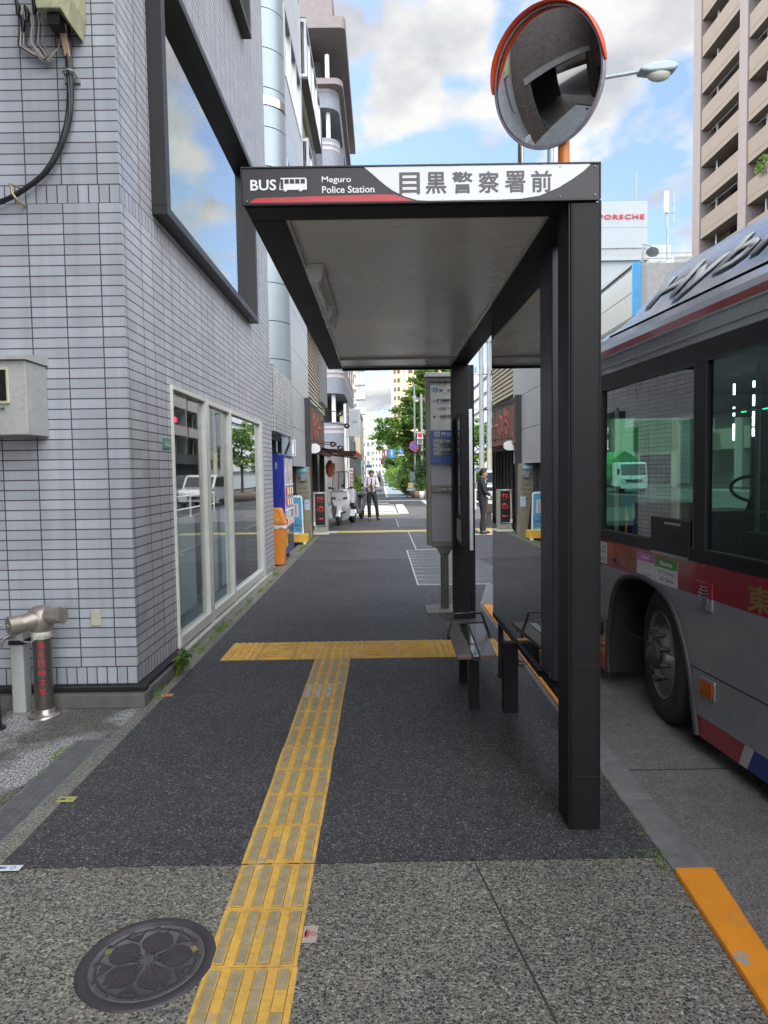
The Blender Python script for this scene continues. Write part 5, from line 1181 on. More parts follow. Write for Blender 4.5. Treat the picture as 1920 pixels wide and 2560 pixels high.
# ------------------------------------------------------------------ shop building with glazed bays
gbld = thing('glass_bay_building', 'narrow restaurant building with projecting glazed bays above a dark timber shopfront', 'building', (-2.5, 18, 0))
m_sid = M('siding_beige', (.36, .34, .26, 1), .6, 0, .08, 3)
mb = MB().box(-8, -2.05, 18.0, 24.9, 3.6, 14)
for k in range(30): mb.prism([(-2.05, 3.62 + k * .12), (-1.98, 3.62 + k * .12), (-2.02, 3.735 + k * .12), (-2.05, 3.735 + k * .12)], lambda x, z: (x, 18.0, z), (0, 6.9, 0))
mb.build('upper_wall', m_sid, gbld)
for z0 in (5.8, 8.7, 11.6):
    bay = MB(); 
    for y in (18.05, 19.0, 20.0, 21.0, 21.95): bay.box(-1.78, -1.72, y, y + .05, z0, z0 + 1.25)
    bay.box(-2.05, -1.72, 18.05, 22.0, z0 - .1, z0).box(-2.05, -1.72, 18.05, 22.0, z0 + 1.25, z0 + 1.33).box(-2.05, -1.99, 18.05, 18.1, z0, z0 + 1.25)
    bay = bay.build('glass_bay', m_alu, gbld)
    MB().box(-1.76, -1.75, 18.1, 21.95, z0, z0 + 1.25).box(-2.0, -1.78, 18.065, 18.075, z0, z0 + 1.25).build('pane', glass('bay_glass', (.35, .42, .42, 1), 3.0), bay)
    MB().box(-2.05, -1.72, 18.05, 22.0, z0 + 1.33, z0 + 1.36).box(-1.9, -1.70, 18.0, 22.1, z0 - .16, z0 - .1).build('soffit', M('soffit_dark', (.06, .06, .06, 1), .5), bay)
MB().box(-2.3, -1.9, 22.6, 24.9, 3.9, 13.8).build('grey_siding', M('siding_grey', (.16, .16, .18, 1), .6), gbld)
MB().box(-8, -2.3, 18.1, 24.8, 0, 3.6).box(-2.3, -1.97, 22.9, 24.9, 0, 2.3).build('ground_wall', tile_mat('whitebrick', .22, .07, .006, (.42, .42, .38, 1), (.3, .3, .28, 1), .6), gbld)
MB().box(-1.95, -1.72, 16.95, 17.15, 0, 3.42).box(-1.95, -1.80, 17.15, 21.9, 3.3, 3.42).box(-1.95, -1.80, 21.75, 21.9, 0, 3.3).build('timber_frame', M('timber_black', (.022, .02, .022, 1), .5, 0, .2, 8), gbld)
mb = MB()
for k in range(9): mb.box(-2.1, -2.06, 18.2 + k * .5, 18.26 + k * .5, 0, 2.2)
mb.box(-2.2, -2.1, 18.1, 22.9, 0, 2.4).build('lattice_door', M('door_dark', (.03, .028, .025, 1), .5), gbld)
mb = MB()
for k in range(24): mb.box(-2.055, -2.045, 18.3 + (k % 12) * .05, 18.33 + (k % 12) * .05, .1, 2.0)
mb.build('noren', m_offw, gbld)
sg = thing('timber_signboard', 'weathered brown timber signboard with a faded red emblem above the awning', 'sign', (-1.8, 17.3, 2.3))
MB().prism([(17.2, 2.28), (21.7, 2.25), (21.7, 3.28), (17.2, 3.28)], lambda y, z: (-1.84, y, z), (.07, 0, 0)).build('board', M('board_brown', (.13, .075, .055, 1), .6, 0, .35, 4), sg)
mb = MB()
for y in (18.2, 19.1, 20.1, 21.0): mb.box(-1.77, -1.76, y, y + .02, 2.28, 3.28)
mb.build('batten', M('timber_black', (1, 1, 1, 1)), sg)
text('味の一', (-1.765, 19.2, 2.85), Y, Z, M('faded_red', (.33, .09, .08, 1), .6), sg, w=2.4, h=.7, ex=.006, bold=.02, shear=.2)
def spot(lbl, x0_, y0_, z0_, x1_, y1_, z1_):
    t_ = thing('sign_lamp', lbl, 'spot lamp', (x0_, y0_, z0_), 0, 'spot lamps on the timber signboard')
    MB().tube([(x0_, y0_, z0_), (x1_ - .05, y1_, z1_ + .03)], .012, 6).build('arm', m_black, t_)
    d_ = Vector((-.3, -.9, -.1)).normalized(); c_ = Vector((x1_, y1_, z1_))
    MB().lathe([(.03, -.13), (.05, -.10), (.06, -.02), (.075, .05), (.078, .10), (.07, .10), (.05, .03), (0, .0)], c_, 20, axis=d_).build('shade', M('lamp_shade', (.05, .048, .045, 1), .35, .3), t_)
    MB().ell(tuple(c_ + d_ * .05), .035, .035, .035).build('bulb', m_white, t_)
# positions unprojected at their depth
spot('highest of the four round spot lamps reaching out from the timber signboard', -1.77, 17.6, 3.28, -1.12, 19.5, 3.24)
spot('round spot lamp with open mouth second from the top beside the timber signboard', -1.77, 20.5, 3.1, -1.02, 21, 3.0)
spot('third round spot lamp down, just above the awning on a short arm', -1.77, 17.6, 2.42, -1.3, 19, 2.38)
spot('lowest round spot lamp, facing the street just above the red awning', -1.77, 20, 2.45, -1.19, 20.5, 2.33)
aw = thing('awning', 'dark red retractable awning with white end box over the restaurant front', 'awning', (-1.8, 17.8, 2.1))
MB().prism([(-1.82, 2.35), (-1.66, 2.34), (-1.58, 2.29), (-1.56, 2.22), (-1.58, 2.14), (-1.66, 2.1), (-1.82, 2.1)], lambda x, z: (x, 17.75, z), (0, .08, 0)).build('end_box', m_white, aw, bevel=.01)
MB().prism([(-1.80, 2.32), (-1.66, 2.32), (-1.6, 2.22), (-1.66, 2.12), (-1.80, 2.12)], lambda x, z: (x, 17.83, z), (0, 5.0, 0)).build('cassette', M('cassette_red', (.1, .02, .02, 1), .5), aw)
mb = MB(); n = 10; vs = []
for i in range(n + 1):
    u = i / n; vs += [(-1.62 + .97 * u, 17.83, 2.27 - .13 * u - .03 * sin(pi * u)), (-1.62 + .97 * u, 22.8, 2.27 - .13 * u - .03 * sin(pi * u))]
mb.add(vs, [(2 * i, 2 * i + 1, 2 * i + 3, 2 * i + 2) for i in range(n)], 0, True); mb.add([(x, y, z - .012) for x, y, z in vs], [(2 * i + 2, 2 * i + 3, 2 * i + 1, 2 * i) for i in range(n)], 0, True)
mb.box(-.66, -.645, 17.83, 22.8, 2.03, 2.15); mb.build('fabric', M('awning_red', (.32, .02, .028, 1), .7, 0, .1, 3, bmp=.2), aw)
MB().box(-.70, -.64, 17.78, 22.85, 2.0, 2.04).bar((-1.6, 18.1, 2.16), (-1.15, 18.0, 2.06), .035).bar((-1.15, 18.0, 2.06), (-.68, 18.5, 2.03), .035).bar((-1.6, 22.3, 2.16), (-.68, 21.8, 2.03), .035).build('folding_arm', M('arm_bronze', (.12, .09, .07, 1), .4, .4), aw)
MB().box(-1.865, -1.83, 17.7, 17.72, 2.08, 2.22).build('maker_plate', M('plate_pale', (.45, .42, .25, 1), .5), aw)
ln = thing('paper_lantern', 'orange paper lantern hanging in a clear cover under the red awning', 'lantern', (-1.49, 20, 1.5))
MB().lathe([(0, 1.49), (.05, 1.49), (.06, 1.51), (.105, 1.56), (.125, 1.62), (.125, 1.80), (.105, 1.86), (.06, 1.91), (.05, 1.93), (0, 1.93)], (-1.49, 20, 0), 20).build('body', M('lantern_orange', (.50, .15, .06, 1), .5, 0, .15, 9), ln)
MB().lathe([(.055, 1.48), (.055, 1.5)], (-1.49, 20, 0), 16).lathe([(.055, 1.92), (.055, 1.95), (0, 1.95)], (-1.49, 20, 0), 16).cyl((-1.49, 20, 1.94), (-1.49, 20, 2.1), .006, 6).build('cap', m_black, ln)
for k, chh in enumerate('めん'): text(chh, (-1.43, 19.885, 1.76 - .12 * k), X, Z, ki, ln, w=.06, h=.08, ex=.002)
# lightbox sign on the white pole
pl = thing('lightbox_sign', 'white framed rectangular lightbox sign on a pale pole beyond the awning', 'sign', (-1.3, 25.6, 0))
MB().cyl((-1.32, 25.6, 0), (-1.32, 25.6, 4.1), .045, 12).cyl((-1.22, 25.65, 0), (-1.22, 25.65, 3.2), .03, 10).build('pole', m_white, pl)
MB().box(-1.18, -.76, 25.55, 25.68, 2.92, 3.92).box(-1.3, -1.18, 25.6, 25.63, 3.1, 3.14).box(-1.3, -1.18, 25.6, 25.63, 3.7, 3.74).build('case', M('lightbox_frame', (.42, .43, .44, 1), .4, .3), pl, bevel=.01)
MB().box(-1.14, -.80, 25.54, 25.55, 2.98, 3.86).build('face', M('lightbox_face', (.38, .40, .43, 1), .5), pl)
text('Cielo', (-.97, 25.535, 3.45), X, Z, M('cielo_blue', (.12, .12, .38, 1), .5), pl, w=.2, h=.09, ex=.001, bold=.02); text('hair make', (-.97, 25.535, 3.66), X, Z, m_dg, pl, w=.2, ex=.001); text('2F   OPEN 10:00', (-.97, 25.535, 3.18), X, Z, m_dg, pl, w=.22, ex=.001)
tg = thing('banner_sign', 'narrow white banner with dark red upright letters behind the three wheeled scooter', 'sign', (-1.2, 24.2, 0))
MB().box(-1.28, -1.0, 24.2, 24.24, .9, 1.75).build('cloth', m_white, tg); MB().cyl((-1.29, 24.25, 0), (-1.29, 24.25, 1.9), .012, 8).build('pole', m_alu, tg)
text('NOODLE', (-1.05, 24.19, 1.35), Z, (-1, 0, 0), M('banner_red', (.3, .02, .04, 1), .5), tg, w=.72, h=.14, ex=.001, bold=.02)
wl_ = thing('wall_lamp', 'small black glass wall lantern on the white wall past the restaurant', 'lamp', (-1.6, 22.9, 1.8))
MB().box(-1.64, -1.54, 22.86, 22.96, 1.85, 1.90).box(-1.62, -1.56, 22.88, 22.94, 1.66, 1.70).box(-1.64, -1.62, 22.86, 22.88, 1.68, 1.86).box(-1.56, -1.54, 22.86, 22.88, 1.68, 1.86).box(-1.97, -1.6, 22.9, 22.92, 1.76, 1.78).build('frame', m_black, wl_); MB().box(-1.62, -1.56, 22.88, 22.94, 1.70, 1.85).build('glass', m_white, wl_)

# ------------------------------------------------------------------ striped round-cornered block beyond the side street
st = thing('striped_building', 'grey block with a rounded brick corner and pale double stripes beyond the side street', 'building', (-3, 38, 0))
m_gb = M('grey_brick', (.20, .22, .26, 1), .6, 0, .1, 6); m_pk = M('pale_band', (.42, .37, .39, 1), .6)
def rc(mb, x1, y0, y1, z0, z1, r_, mi, xl=-14, n=8, smooth=True):
    pts = [(xl, y0)] + [(x1 - r_ + r_ * sin(pi / 2 * i / n), y0 + r_ - r_ * cos(pi / 2 * i / n)) for i in range(n + 1)] + [(x1, y1), (xl, y1)]
    mb.prism(pts, lambda x, y: (x, y, z0), (0, 0, z1 - z0), mi)
mb = MB(); mb2 = MB(); mb3 = MB()
for k in range(7):
    z = 3.4 + k * 3.0
    rc(mb, -2.0, 38.0, 51.5, z - .5, z + .35, .75, 0); rc(mb, -1.999, 38.0, 51.5, z + .5, z + .62, .75, 0); rc(mb, -2.0, 38, 51.5, z + .74, z + .95, .75, 0)
    rc(mb2, -1.99, 37.99, 51.5, z + .35, z + .5, .75, 0); rc(mb2, -1.99, 37.99, 51.5, z + .62, z + .74, .75, 0)
    mb3.box(-14, -3.0, 39.2, 51, z + .95, z + 2.5)
    mb.box(-2.3, -2.02, 42.5, 51.5, z + .95, z + 2.5)
    mb.box(-14, -4.2, 38.1, 39, z + .95, z + 2.5)
mb.build('brick_band', m_gb, st); mb2.build('stripe', m_pk, st); mb3.build('recess', m_dark, st)
for k in range(7):
    z = 3.4 + k * 3.0 + .95; MB().cyl((-2.6, 38.6, z), (-2.6, 38.6, z + 1.56), .12, 12).build('column', m_white, st)
    for y in (43.5, 46.5, 49.2): MB().box(-2.03, -2.0, y, y + 1.2, z + .15, z + 1.4).build('window', m_blackg, st)
rc_ = MB(); rc(rc_, -1.55, 37.4, 51.8, 24.6, 25.2, .3, 0); rc(rc_, -1.75, 37.6, 51.7, 21.9, 22.2, .5, 0); rc_.box(-10, -2.3, 39, 51, 25.2, 27.8).build('cornice', M('cornice_brown', (.21, .18, .18, 1), .6), st)
mb = MB(); rc(mb, -2.1, 38.2, 51.4, 0, 2.9, .6, 0); mb.build('ground_floor', M('render_brown', (.17, .15, .14, 1), .7), st)

# white balconied apartments further down the left side
wa = thing('white_apartments', 'slim white apartment block with stacked balconies far down the left of the lane', 'apartment block', (-6, 145, 0))
m_wa = M('white_render', (.55, .56, .56, 1), .6, 0, .05, .5)
MB().box(-14, -4.5, 145, 160, 0, 24).box(-9, -5.6, 144.7, 150, 24, 26.5).build('wall', m_wa, wa)
for k in range(8):
    z = 1.6 + k * 3; MB().box(-5.4, -3.25, 144.0, 147, z, z + 1.3).build('balcony', m_wa, wa); MB().box(-6.0, -5.0, 144.96, 145.0, z + .3, z + 2.2).build('window', M('far_window', (.15, .17, .18, 1), .3), wa)
MB().box(-6.2, -3.9, 144.2, 146, 24, 25.2).build('roof_room', M('roof_ochre', (.5, .36, .2, 1), .6), wa)
cu = thing('cream_building', 'small cream rendered building with a boxed upper storey halfway down the lane', 'building', (-3.6, 80, 0))
MB().box(-9, -2.45, 80, 90, 3.2, 8.2).box(-9, -2.3, 79.8, 90, 8.2, 8.5).box(-9, -2.9, 80.4, 90, 0, 3.2).build('wall', M('cream_render', (.45, .41, .28, 1), .7), cu); MB().box(-3.6, -3.0, 79.95, 79.99, 3.6, 5.2).box(-3.8, -2.9, 80.3, 80.39, 0, 2.4).build('opening', m_dark, cu)
gh = thing('green_grey_shed', 'low green-grey clad building at the lane edge left of the standing man', 'shed', (-3, 57, 0))
MB().box(-9, -1.95, 57, 66, 0, 2.75).box(-9, -1.85, 56.9, 66, 2.75, 2.85).build('wall', M('clad_greengrey', (.12, .15, .145, 1), .6), gh); MB().box(-2.9, -2.2, 56.96, 56.99, 0, 2.0).build('door', M('clad_dark', (.08, .1, .1, 1), .5), gh)
# row of paler blocks closing the lane
rnd = random.Random(3)
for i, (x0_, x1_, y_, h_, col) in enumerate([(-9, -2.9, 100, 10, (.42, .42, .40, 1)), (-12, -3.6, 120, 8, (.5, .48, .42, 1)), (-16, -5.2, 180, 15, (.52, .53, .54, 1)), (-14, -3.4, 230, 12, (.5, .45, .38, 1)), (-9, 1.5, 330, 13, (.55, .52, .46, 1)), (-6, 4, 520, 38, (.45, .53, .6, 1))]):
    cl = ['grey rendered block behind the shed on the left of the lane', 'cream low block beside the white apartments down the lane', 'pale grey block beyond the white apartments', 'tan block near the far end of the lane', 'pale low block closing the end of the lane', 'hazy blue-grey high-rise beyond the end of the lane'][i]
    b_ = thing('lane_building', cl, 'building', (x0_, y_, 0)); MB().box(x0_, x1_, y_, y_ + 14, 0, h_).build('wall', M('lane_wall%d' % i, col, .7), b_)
    mb = MB(); nx = 5
    for fl in range(int(h_ // 3)):
        for k in range(nx): xx = x1_ - .6 - k * 1.5; mb.box(xx - .8, xx, y_ - .04, y_, fl * 3 + 1, fl * 3 + 2.4)
        for k in range(6): mb.box(x1_, x1_ + .03, y_ + 1 + k * 2, y_ + 2.2 + k * 2, fl * 3 + 1, fl * 3 + 2.4)
    mb.build('windows', M('far_window', (1, 1, 1, 1)), b_)
# beige tower
bt = thing('beige_tower', 'tall curved beige apartment tower behind the trees under the shelter roof', 'tower', (11, 250, 0))
m_bt = M('tower_beige', (.62, .47, .31, 1), .7, 0, .04, .2)
pts = [(4.15 + 0, 262), (4.15, 254), (5.2, 251), (7.5, 250), (12, 250.3), (18, 252), (22, 256), (22, 275), (4.2, 275)]
MB().prism(pts, lambda x, y: (x, y, 0), (0, 0, 58)).build('wall', m_bt, bt)
mw = M('tower_window', (.10, .075, .06, 1), .5); mg = M('tower_window_grey', (.30, .32, .33, 1), .5)
cols = [((4.75, 252.2), (5.45, 250.85)), ((6.0, 250.55), (6.9, 250.2)), ((8.0, 250.0), (9.1, 250.1)), ((9.9, 250.1), (11.4, 250.25)), ((12.4, 250.4), (14.0, 250.8)), ((15, 251.1), (16.5, 251.5))]
for ci, (a, b_) in enumerate(cols):
    mb = MB(); d_ = Vector((b_[0] - a[0], b_[1] - a[1], 0)); nrm = Vector((d_.y, -d_.x, 0)).normalized() * .15
    for fl in range(18):
        z = 2.2 + fl * 3.12; A0 = Vector((*a, z)); mb.ob(A0 + d_ / 2 + Vector((0, 0, .75)), d_ / 2, nrm, (0, 0, .72))
    mb.build('window_column', mg if ci == 2 else mw, bt)
# ------------------------------------------------------------------ right side: brown tower
tw = thing('brown_tower', 'brown apartment tower with rows of solid balconies at the right edge of the photo', 'apartment tower', (27.4, 62, 0))
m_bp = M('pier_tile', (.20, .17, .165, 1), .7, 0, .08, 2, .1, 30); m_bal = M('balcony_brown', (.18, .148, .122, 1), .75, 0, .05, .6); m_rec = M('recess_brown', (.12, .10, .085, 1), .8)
mb = MB(); ys = [(62, 60.6)] + [(54.2 - 7.4 * k, 53.0 - 7.4 * k) for k in range(5)]
for a, b_ in ys: mb.box(27.4, 29.0, b_, a, 0, 46)
mb.box(27.41, 40, 61.9, 62, 0, 46).build('pier', m_bp, tw)
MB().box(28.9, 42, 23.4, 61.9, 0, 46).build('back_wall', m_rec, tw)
first = None
bays = [(54.2, 60.6)] + [(53.0 - 7.4 * (k + 1) + 1.2, 53.0 - 7.4 * k) for k in range(4)]
for a, b_ in bays:
    for fl in range(14):
        z = 3.0 + fl * 3.0
        MB().box(27.5, 27.66, a, b_, z, z + 1.65).box(27.66, 28.9, a, b_, z, z + .2).box(27.488, 27.5, a, b_, z + .42, z + .45).build('balcony', m_bal, tw)
for a, b_ in bays[:3]:
    mb = MB(); 
    for fl in range(14): mb.box(28.2, 28.3, b_ - 1.3, b_ - 1.2, 4.6 + fl * 3, 6.0 + fl * 3).box(28.84, 28.9, a + 1, a + 4, 4.0 + fl * 3, 6.0 + fl * 3, 1)
    mb.build('drainpipe', [m_white, m_blackg], tw)
rt_ = random.Random(2)
for a, b_ in bays[:4]:
    for fl in range(3, 14):
        if rt_.random() < .6: MB().box(28.3, 28.75, a + .4, a + 1.2, 4.72 + fl * 3 - 1.5 + .2, 5.35 + fl * 3 - 1.3 + .3).build('air_conditioner', m_white, tw)
        if rt_.random() < .5: MB().cyl((27.9, a + .5, 5.6 + fl * 3), (27.9, b_ - .5, 5.6 + fl * 3), .03, 6).build('laundry_pole', m_galv, tw)
bp = thing('balcony_plant', 'small green potted plant trailing over a balcony of the brown tower', 'plant', (27.45, 50.4, 22.7))
def leaves(mb, c, rx, ry, rz, n, size, rnd, mis=3, shell=.0):
    for _ in range(n):
        while True:
            p = Vector((rnd.uniform(-1, 1), rnd.uniform(-1, 1), rnd.uniform(-1, 1)))
            if p.length <= 1 and p.length > shell: break
        q = Vector(c) + Vector((p.x * rx, p.y * ry, p.z * rz)); a = Vector((rnd.gauss(0, 1), rnd.gauss(0, 1), rnd.gauss(0, .6))).normalized(); b_ = a.cross(Vector((rnd.gauss(0, 1), rnd.gauss(0, 1), rnd.gauss(0, 1)))).normalized()
        s_ = size * rnd.uniform(.6, 1.3); mb.add([q - a * s_, q + b_ * s_ * .45, q + a * s_, q - b_ * s_ * .45], [(0, 1, 2, 3)], rnd.randrange(mis))
def leafmat(name, col, tr=.35):
    m, t, b = nodes(name); b.inputs['Base Color'].default_value = col; b.inputs['Roughness'].default_value = .5
    t_ = t.nodes.new('ShaderNodeBsdfTranslucent'); t_.inputs[0].default_value = tuple(min(1, c * 1.3) for c in col[:3]) + (1,); mx_ = t.nodes.new('ShaderNodeMixShader'); mx_.inputs[0].default_value = tr
    t.links.new(b.outputs[0], mx_.inputs[1]); t.links.new(t_.outputs[0], mx_.inputs[2]); t.links.new(mx_.outputs[0], t.nodes['Material Output'].inputs[0]); return m
LF = [leafmat('leaf_mid', (.12, .24, .04, 1)), leafmat('leaf_light', (.22, .36, .06, 1)), leafmat('leaf_dark', (.05, .115, .025, 1))]
LB = [leafmat('bush_mid', (.14, .26, .04, 1)), leafmat('bush_light', (.22, .33, .05, 1)), leafmat('bush_dark', (.05, .10, .02, 1))]
LD = [leafmat('shrub_mid', (.05, .10, .03, 1)), leafmat('shrub_light', (.09, .15, .05, 1)), leafmat('shrub_dark', (.025, .05, .018, 1))]
rn = random.Random(11)
mb = MB(); leaves(mb, (27.4, 50.6, 23.0), .3, 1.1, .6, 160, .13, rn); mb.build('foliage', LB, bp); MB().cyl((27.45, 50.4, 22.2), (27.4, 50.6, 23), .03, 6).build('stem', m_rec, bp)

# showroom block with red lettering
pb = thing('showroom_building', 'white clad block with red roof lettering and an aerial between shelter and brown tower', 'building', (27, 90, 0))
m_cl = M('clad_white', (.29, .33, .355, 1), .45, 0, .04, .3)
MB().box(26.5, 34.1, 90, 104, 29.5, 35.3).box(26.5, 33.9, 90.2, 104, 0, 28.3).box(26.5, 34.2, 89.7, 104, 27.9, 28.35).build('wall', m_cl, pb)
MB().box(26.5, 34.0, 90.15, 104, 28.35, 29.5).build('dark_band', M('band_grey', (.3, .31, .33, 1), .7), pb)
MB().box(26.5, 34.1, 89.97, 90.0, 32.05, 32.09).build('cladding_joint', M('band_grey', (1, 1, 1, 1)), pb)
text('PORSCHE', (30.8, 89.93, 33.35), X, Z, M('sign_red', (.5, .02, .04, 1), .5), pb, w=5.8, h=.58, ex=.05, bold=.02, spacing=1.2)
MB().box(34.0, 37.4, 90.6, 100, 20, 30.0).build('annex', M('annex_grey', (.40, .43, .42, 1), .6), pb)
MB().box(35.3, 41, 89, 98, 10, 27.6).build('annex', m_cl, pb)
f = MB().box(29.2, 33.1, 90.12, 90.2, 23.6, 25.4).build('window', m_alu, pb); MB().box(29.3, 30.2, 90.08, 90.12, 23.7, 25.3).box(30.35, 32.2, 90.08, 90.12, 23.7, 25.3).box(32.35, 33.0, 90.08, 90.12, 23.7, 25.3).build('pane', M('far_pane', (.38, .46, .46, 1), .2), f)
MB().cyl((32.9, 90.5, 35.3), (32.9, 90.5, 39.2), .035, 6).build('lightning_rod', m_galv, pb)
an = thing('mobile_aerial', 'grey mobile phone aerial mast beside the white block with red lettering', 'aerial', (36.4, 89.5, 27))
MB().cyl((36.5, 89.6, 27.5), (36.5, 89.6, 36.2), .13, 10).build('mast', m_galv, an); MB().box(36.1, 36.6, 89.4, 89.8, 33.6, 36.3).build('panel_antenna', M('annex_grey', (1, 1, 1, 1)), an)
mb = MB().cyl((37.3, 89.6, 32.2), (37.3, 89.6, 36.1), .07, 8)
for z in (32.3, 33.6, 34.9, 36.0): mb.cyl((36.5, 89.6, z), (37.3, 89.6, z), .05, 6)
mb.build('side_antenna', m_galv, an)
sd2 = thing('panelled_annex', 'low pale panelled block with stepped roof rail below the white lettered building', 'building', (24.8, 69, 0))
MB().box(24.8, 26, 69, 88, 0, 21.3).build('wall', M('clad_pale', (.36, .385, .39, 1), .4, coat=.2), sd2)
mb = MB()
for z in (18.8, 16.4, 14.0): mb.box(24.77, 24.8, 69, 88, z, z + .09)
mb.box(24.6, 24.9, 69, 88, 21.3, 21.5).build('panel_joint', M('band_grey', (1, 1, 1, 1)), sd2)
MB().box(24.65, 25.5, 68.8, 69.0, 16.5, 21.6).build('blue_sign', M('annex_blue', (.1, .36, .68, 1), .5), sd2)
MB().box(25.6, 45, 69.2, 84, 0, 21.6).box(30, 45, 72, 84, 21.6, 23.0).build('grey_block', M('block_grey', (.42, .42, .42, 1), .7), sd2)
mb = MB()
for z in (22.0, 22.5): mb.cyl((25.6, 69.2, z), (36, 69.2, z), .03, 6)
for k in range(8): mb.cyl((25.6 + k * 1.5, 69.2, 21.6), (25.6 + k * 1.5, 69.2, 22.5), .03, 6)
mb.build('roof_rail', m_alu, sd2)
MB().lathe([(.6, .16), (.4, .06), (0, 0)], (26.6, 68.8, 22.6), 18, axis=(-.3, -.5, -.8)).cyl((25.7, 69, 21.6), (25.7, 69, 23.3), .06, 8).cyl((25.7, 69, 23.3), (26.6, 69, 23.1), .05, 8).build('dish', m_galv, sd2)

# apartments opposite (met mostly in the shop window reflections)
ap2 = thing('grey_apartments', 'grey balconied apartment block across the road, mirrored in the shop window panes', 'apartment block', (22, 98, 0))
MB().box(19.2, 19.8, 64, 106, 0, 24).build('wall', M('apt_grey', (.30, .30, .28, 1), .7, 0, .1, .5), ap2)
for fl in range(7):
    for k in range(6):
        y = 64.3 + k * 7; z = 2.8 + fl * 3
        MB().box(18, 18.12, y, y + 6.2, z, z + 1.1).box(18.12, 19.2, y, y + 6.2, z, z + .18).box(18.12, 19.2, y - .4, y - .2, z, z + 3).build('balcony', M('apt_balcony', (.36, .37, .36, 1), .6), ap2)
mb = MB()
for fl in range(7):
    for k in range(6): mb.box(19.15, 19.2, 65 + k * 7, 67.5 + k * 7, 3.2 + fl * 3, 5.3 + fl * 3).box(19.15, 19.2, 68.3 + k * 7, 70 + k * 7, 3.2 + fl * 3, 5.3 + fl * 3)
mb.build('windows', m_blackg, ap2)
lv = thing('louvred_building', 'white building of slanted cladding panels glimpsed between the shelter posts', 'building', (12, 72, 0))
mb = MB()
for k in range(7):
    for j in range(8): mb.prism([(12.0, 1.9 + k * 1.7), (11.72, 1.9 + k * 1.7), (11.98, 3.5 + k * 1.7)], lambda x, z: (x, 68.0 + j * 3.2, z), (0, 3.1, 0))
mb.build('cladding', M('louvre_white', (.42, .45, .48, 1), .35, .1, .04, .5), lv); MB().box(12, 13.2, 68, 94, 0, 13.2).build('wall', m_cl, lv)
gs = thing('green_shop', 'green and cream shop building seen through the bus windows', 'building', (23, 66, 0))
MB().box(21, 24.5, 58, 68.5, 0, 9).build('wall', M('shop_cream', (.42, .42, .34, 1), .7), gs); MB().box(20.9, 24.6, 57.8, 58, 3, 5.5).build('fascia', M('shop_green', (.03, .16, .06, 1), .5), gs); MB().box(21.5, 24, 57.9, 58, .2, 2.7).build('shopfront', m_blackg, gs)

# truck and cars -------------------------------------------------
m_cw = M('car_white', (.62, .64, .65, 1), .25, .0, .03, 2, coat=.8); m_cg = glass('car_glass', (.25, .28, .3, 1), 1.8)
def vehicle(name, lbl, cat, loc, rz, prof, width, mat, wheels, glassy, group=None, bumperz=.45):
    v = thing(name, lbl, cat, loc, rz, group, True)
    hw = width / 2; MB().prism(prof, lambda y, z: (-hw, y, z), (width, 0, 0)).build('body', mat, v, bevel=.05)
    for g_ in glassy: MB().prism(g_, lambda y, z: (-hw - .012, y, z), (width + .024, 0, 0)).build('side_window', m_blackg, v)
    for wy, r_ in wheels:
        for sx in (-1, 1):
            wl2 = MB().lathe([(r_ * .62, -.09), (r_ * .95, -.1), (r_, -.06), (r_, .06), (r_ * .95, .1), (r_ * .62, .1)], (sx * (hw - .08), wy, r_), 24, axis=(sx, 0, 0)).build('wheel', m_rubber, v)
            MB().lathe([(r_ * .62, .09), (r_ * .55, .06), (.05, .07), (0, .07)], (sx * (hw - .08), wy, r_), 20, axis=(sx, 0, 0)).build('rim', m_alu, wl2)
    return v
# profiles are (y along, z up); front is at -y
van = [(-2.1, .3), (-2.15, .75), (-2.0, .95), (-1.25, 1.05), (-.65, 1.62), (-.3, 1.72), (1.9, 1.72), (2.1, 1.55), (2.15, .35)]
vg = [[(-1.1, 1.08), (-.6, 1.55), (-.1, 1.6), (-.1, 1.05)], [(0, 1.05), (0, 1.6), (1.8, 1.58), (1.85, 1.05)]]
def front_bits(v, hw, yf, zb, ws):
    MB().prism(ws, lambda y, z: (-hw + .12, y, z), (2 * hw - .24, 0, 0)).build('windscreen', m_blackg, v)
    for sx in (-1, 1): MB().ob((sx * (hw - .22), yf - .01, zb), (.16, 0, 0), (0, .02, 0), (0, 0, .07)).build('headlight', M('headlamp', (.6, .62, .65, 1), .1), v)
    MB().box(-.35, .35, yf - .03, yf - .0, zb - .28, zb - .12).build('grille', m_dark, v)
ca = vehicle('minivan', 'white minivan in the road behind the man in the dark suit', 'car', (6.3, 38.5, -.12), 0, van, 1.7, m_cw, [(-1.35, .31), (1.3, .31)], vg, 'cars on the road'); front_bits(ca, .85, -2.15, .72, [(-1.27, 1.06), (-.68, 1.6), (-.66, 1.6), (-1.25, 1.06)])
cb2 = vehicle('minivan', 'dark minivan in the far lane, mirrored in the shop window', 'car', (9.3, 44, -.12), 0, van, 1.7, M('car_dark', (.03, .032, .04, 1), .25, .2, coat=.8), [(-1.35, .31), (1.3, .31)], vg, 'cars on the road'); front_bits(cb2, .85, -2.15, .72, [(-1.27, 1.06), (-.68, 1.6), (-.66, 1.6), (-1.25, 1.06)])
tk = thing('truck', 'white cab-over truck with a green load cover seen through the bus windows', 'truck', (17.0, 47, -.12), 0, None, True)
MB().prism([(-.0, .45), (-.05, 1.0), (.25, 2.05), (.4, 2.12), (1.6, 2.12), (1.6, .45)], lambda y, z: (-.95, y, z), (1.9, 0, 0)).build('cab', m_cw, tk, bevel=.06)
MB().prism([(-.015, 1.12), (.225, 1.98), (.25, 1.98), (.02, 1.12)], lambda y, z: (-.83, y, z), (1.66, 0, 0)).build('windscreen', m_blackg, tk)
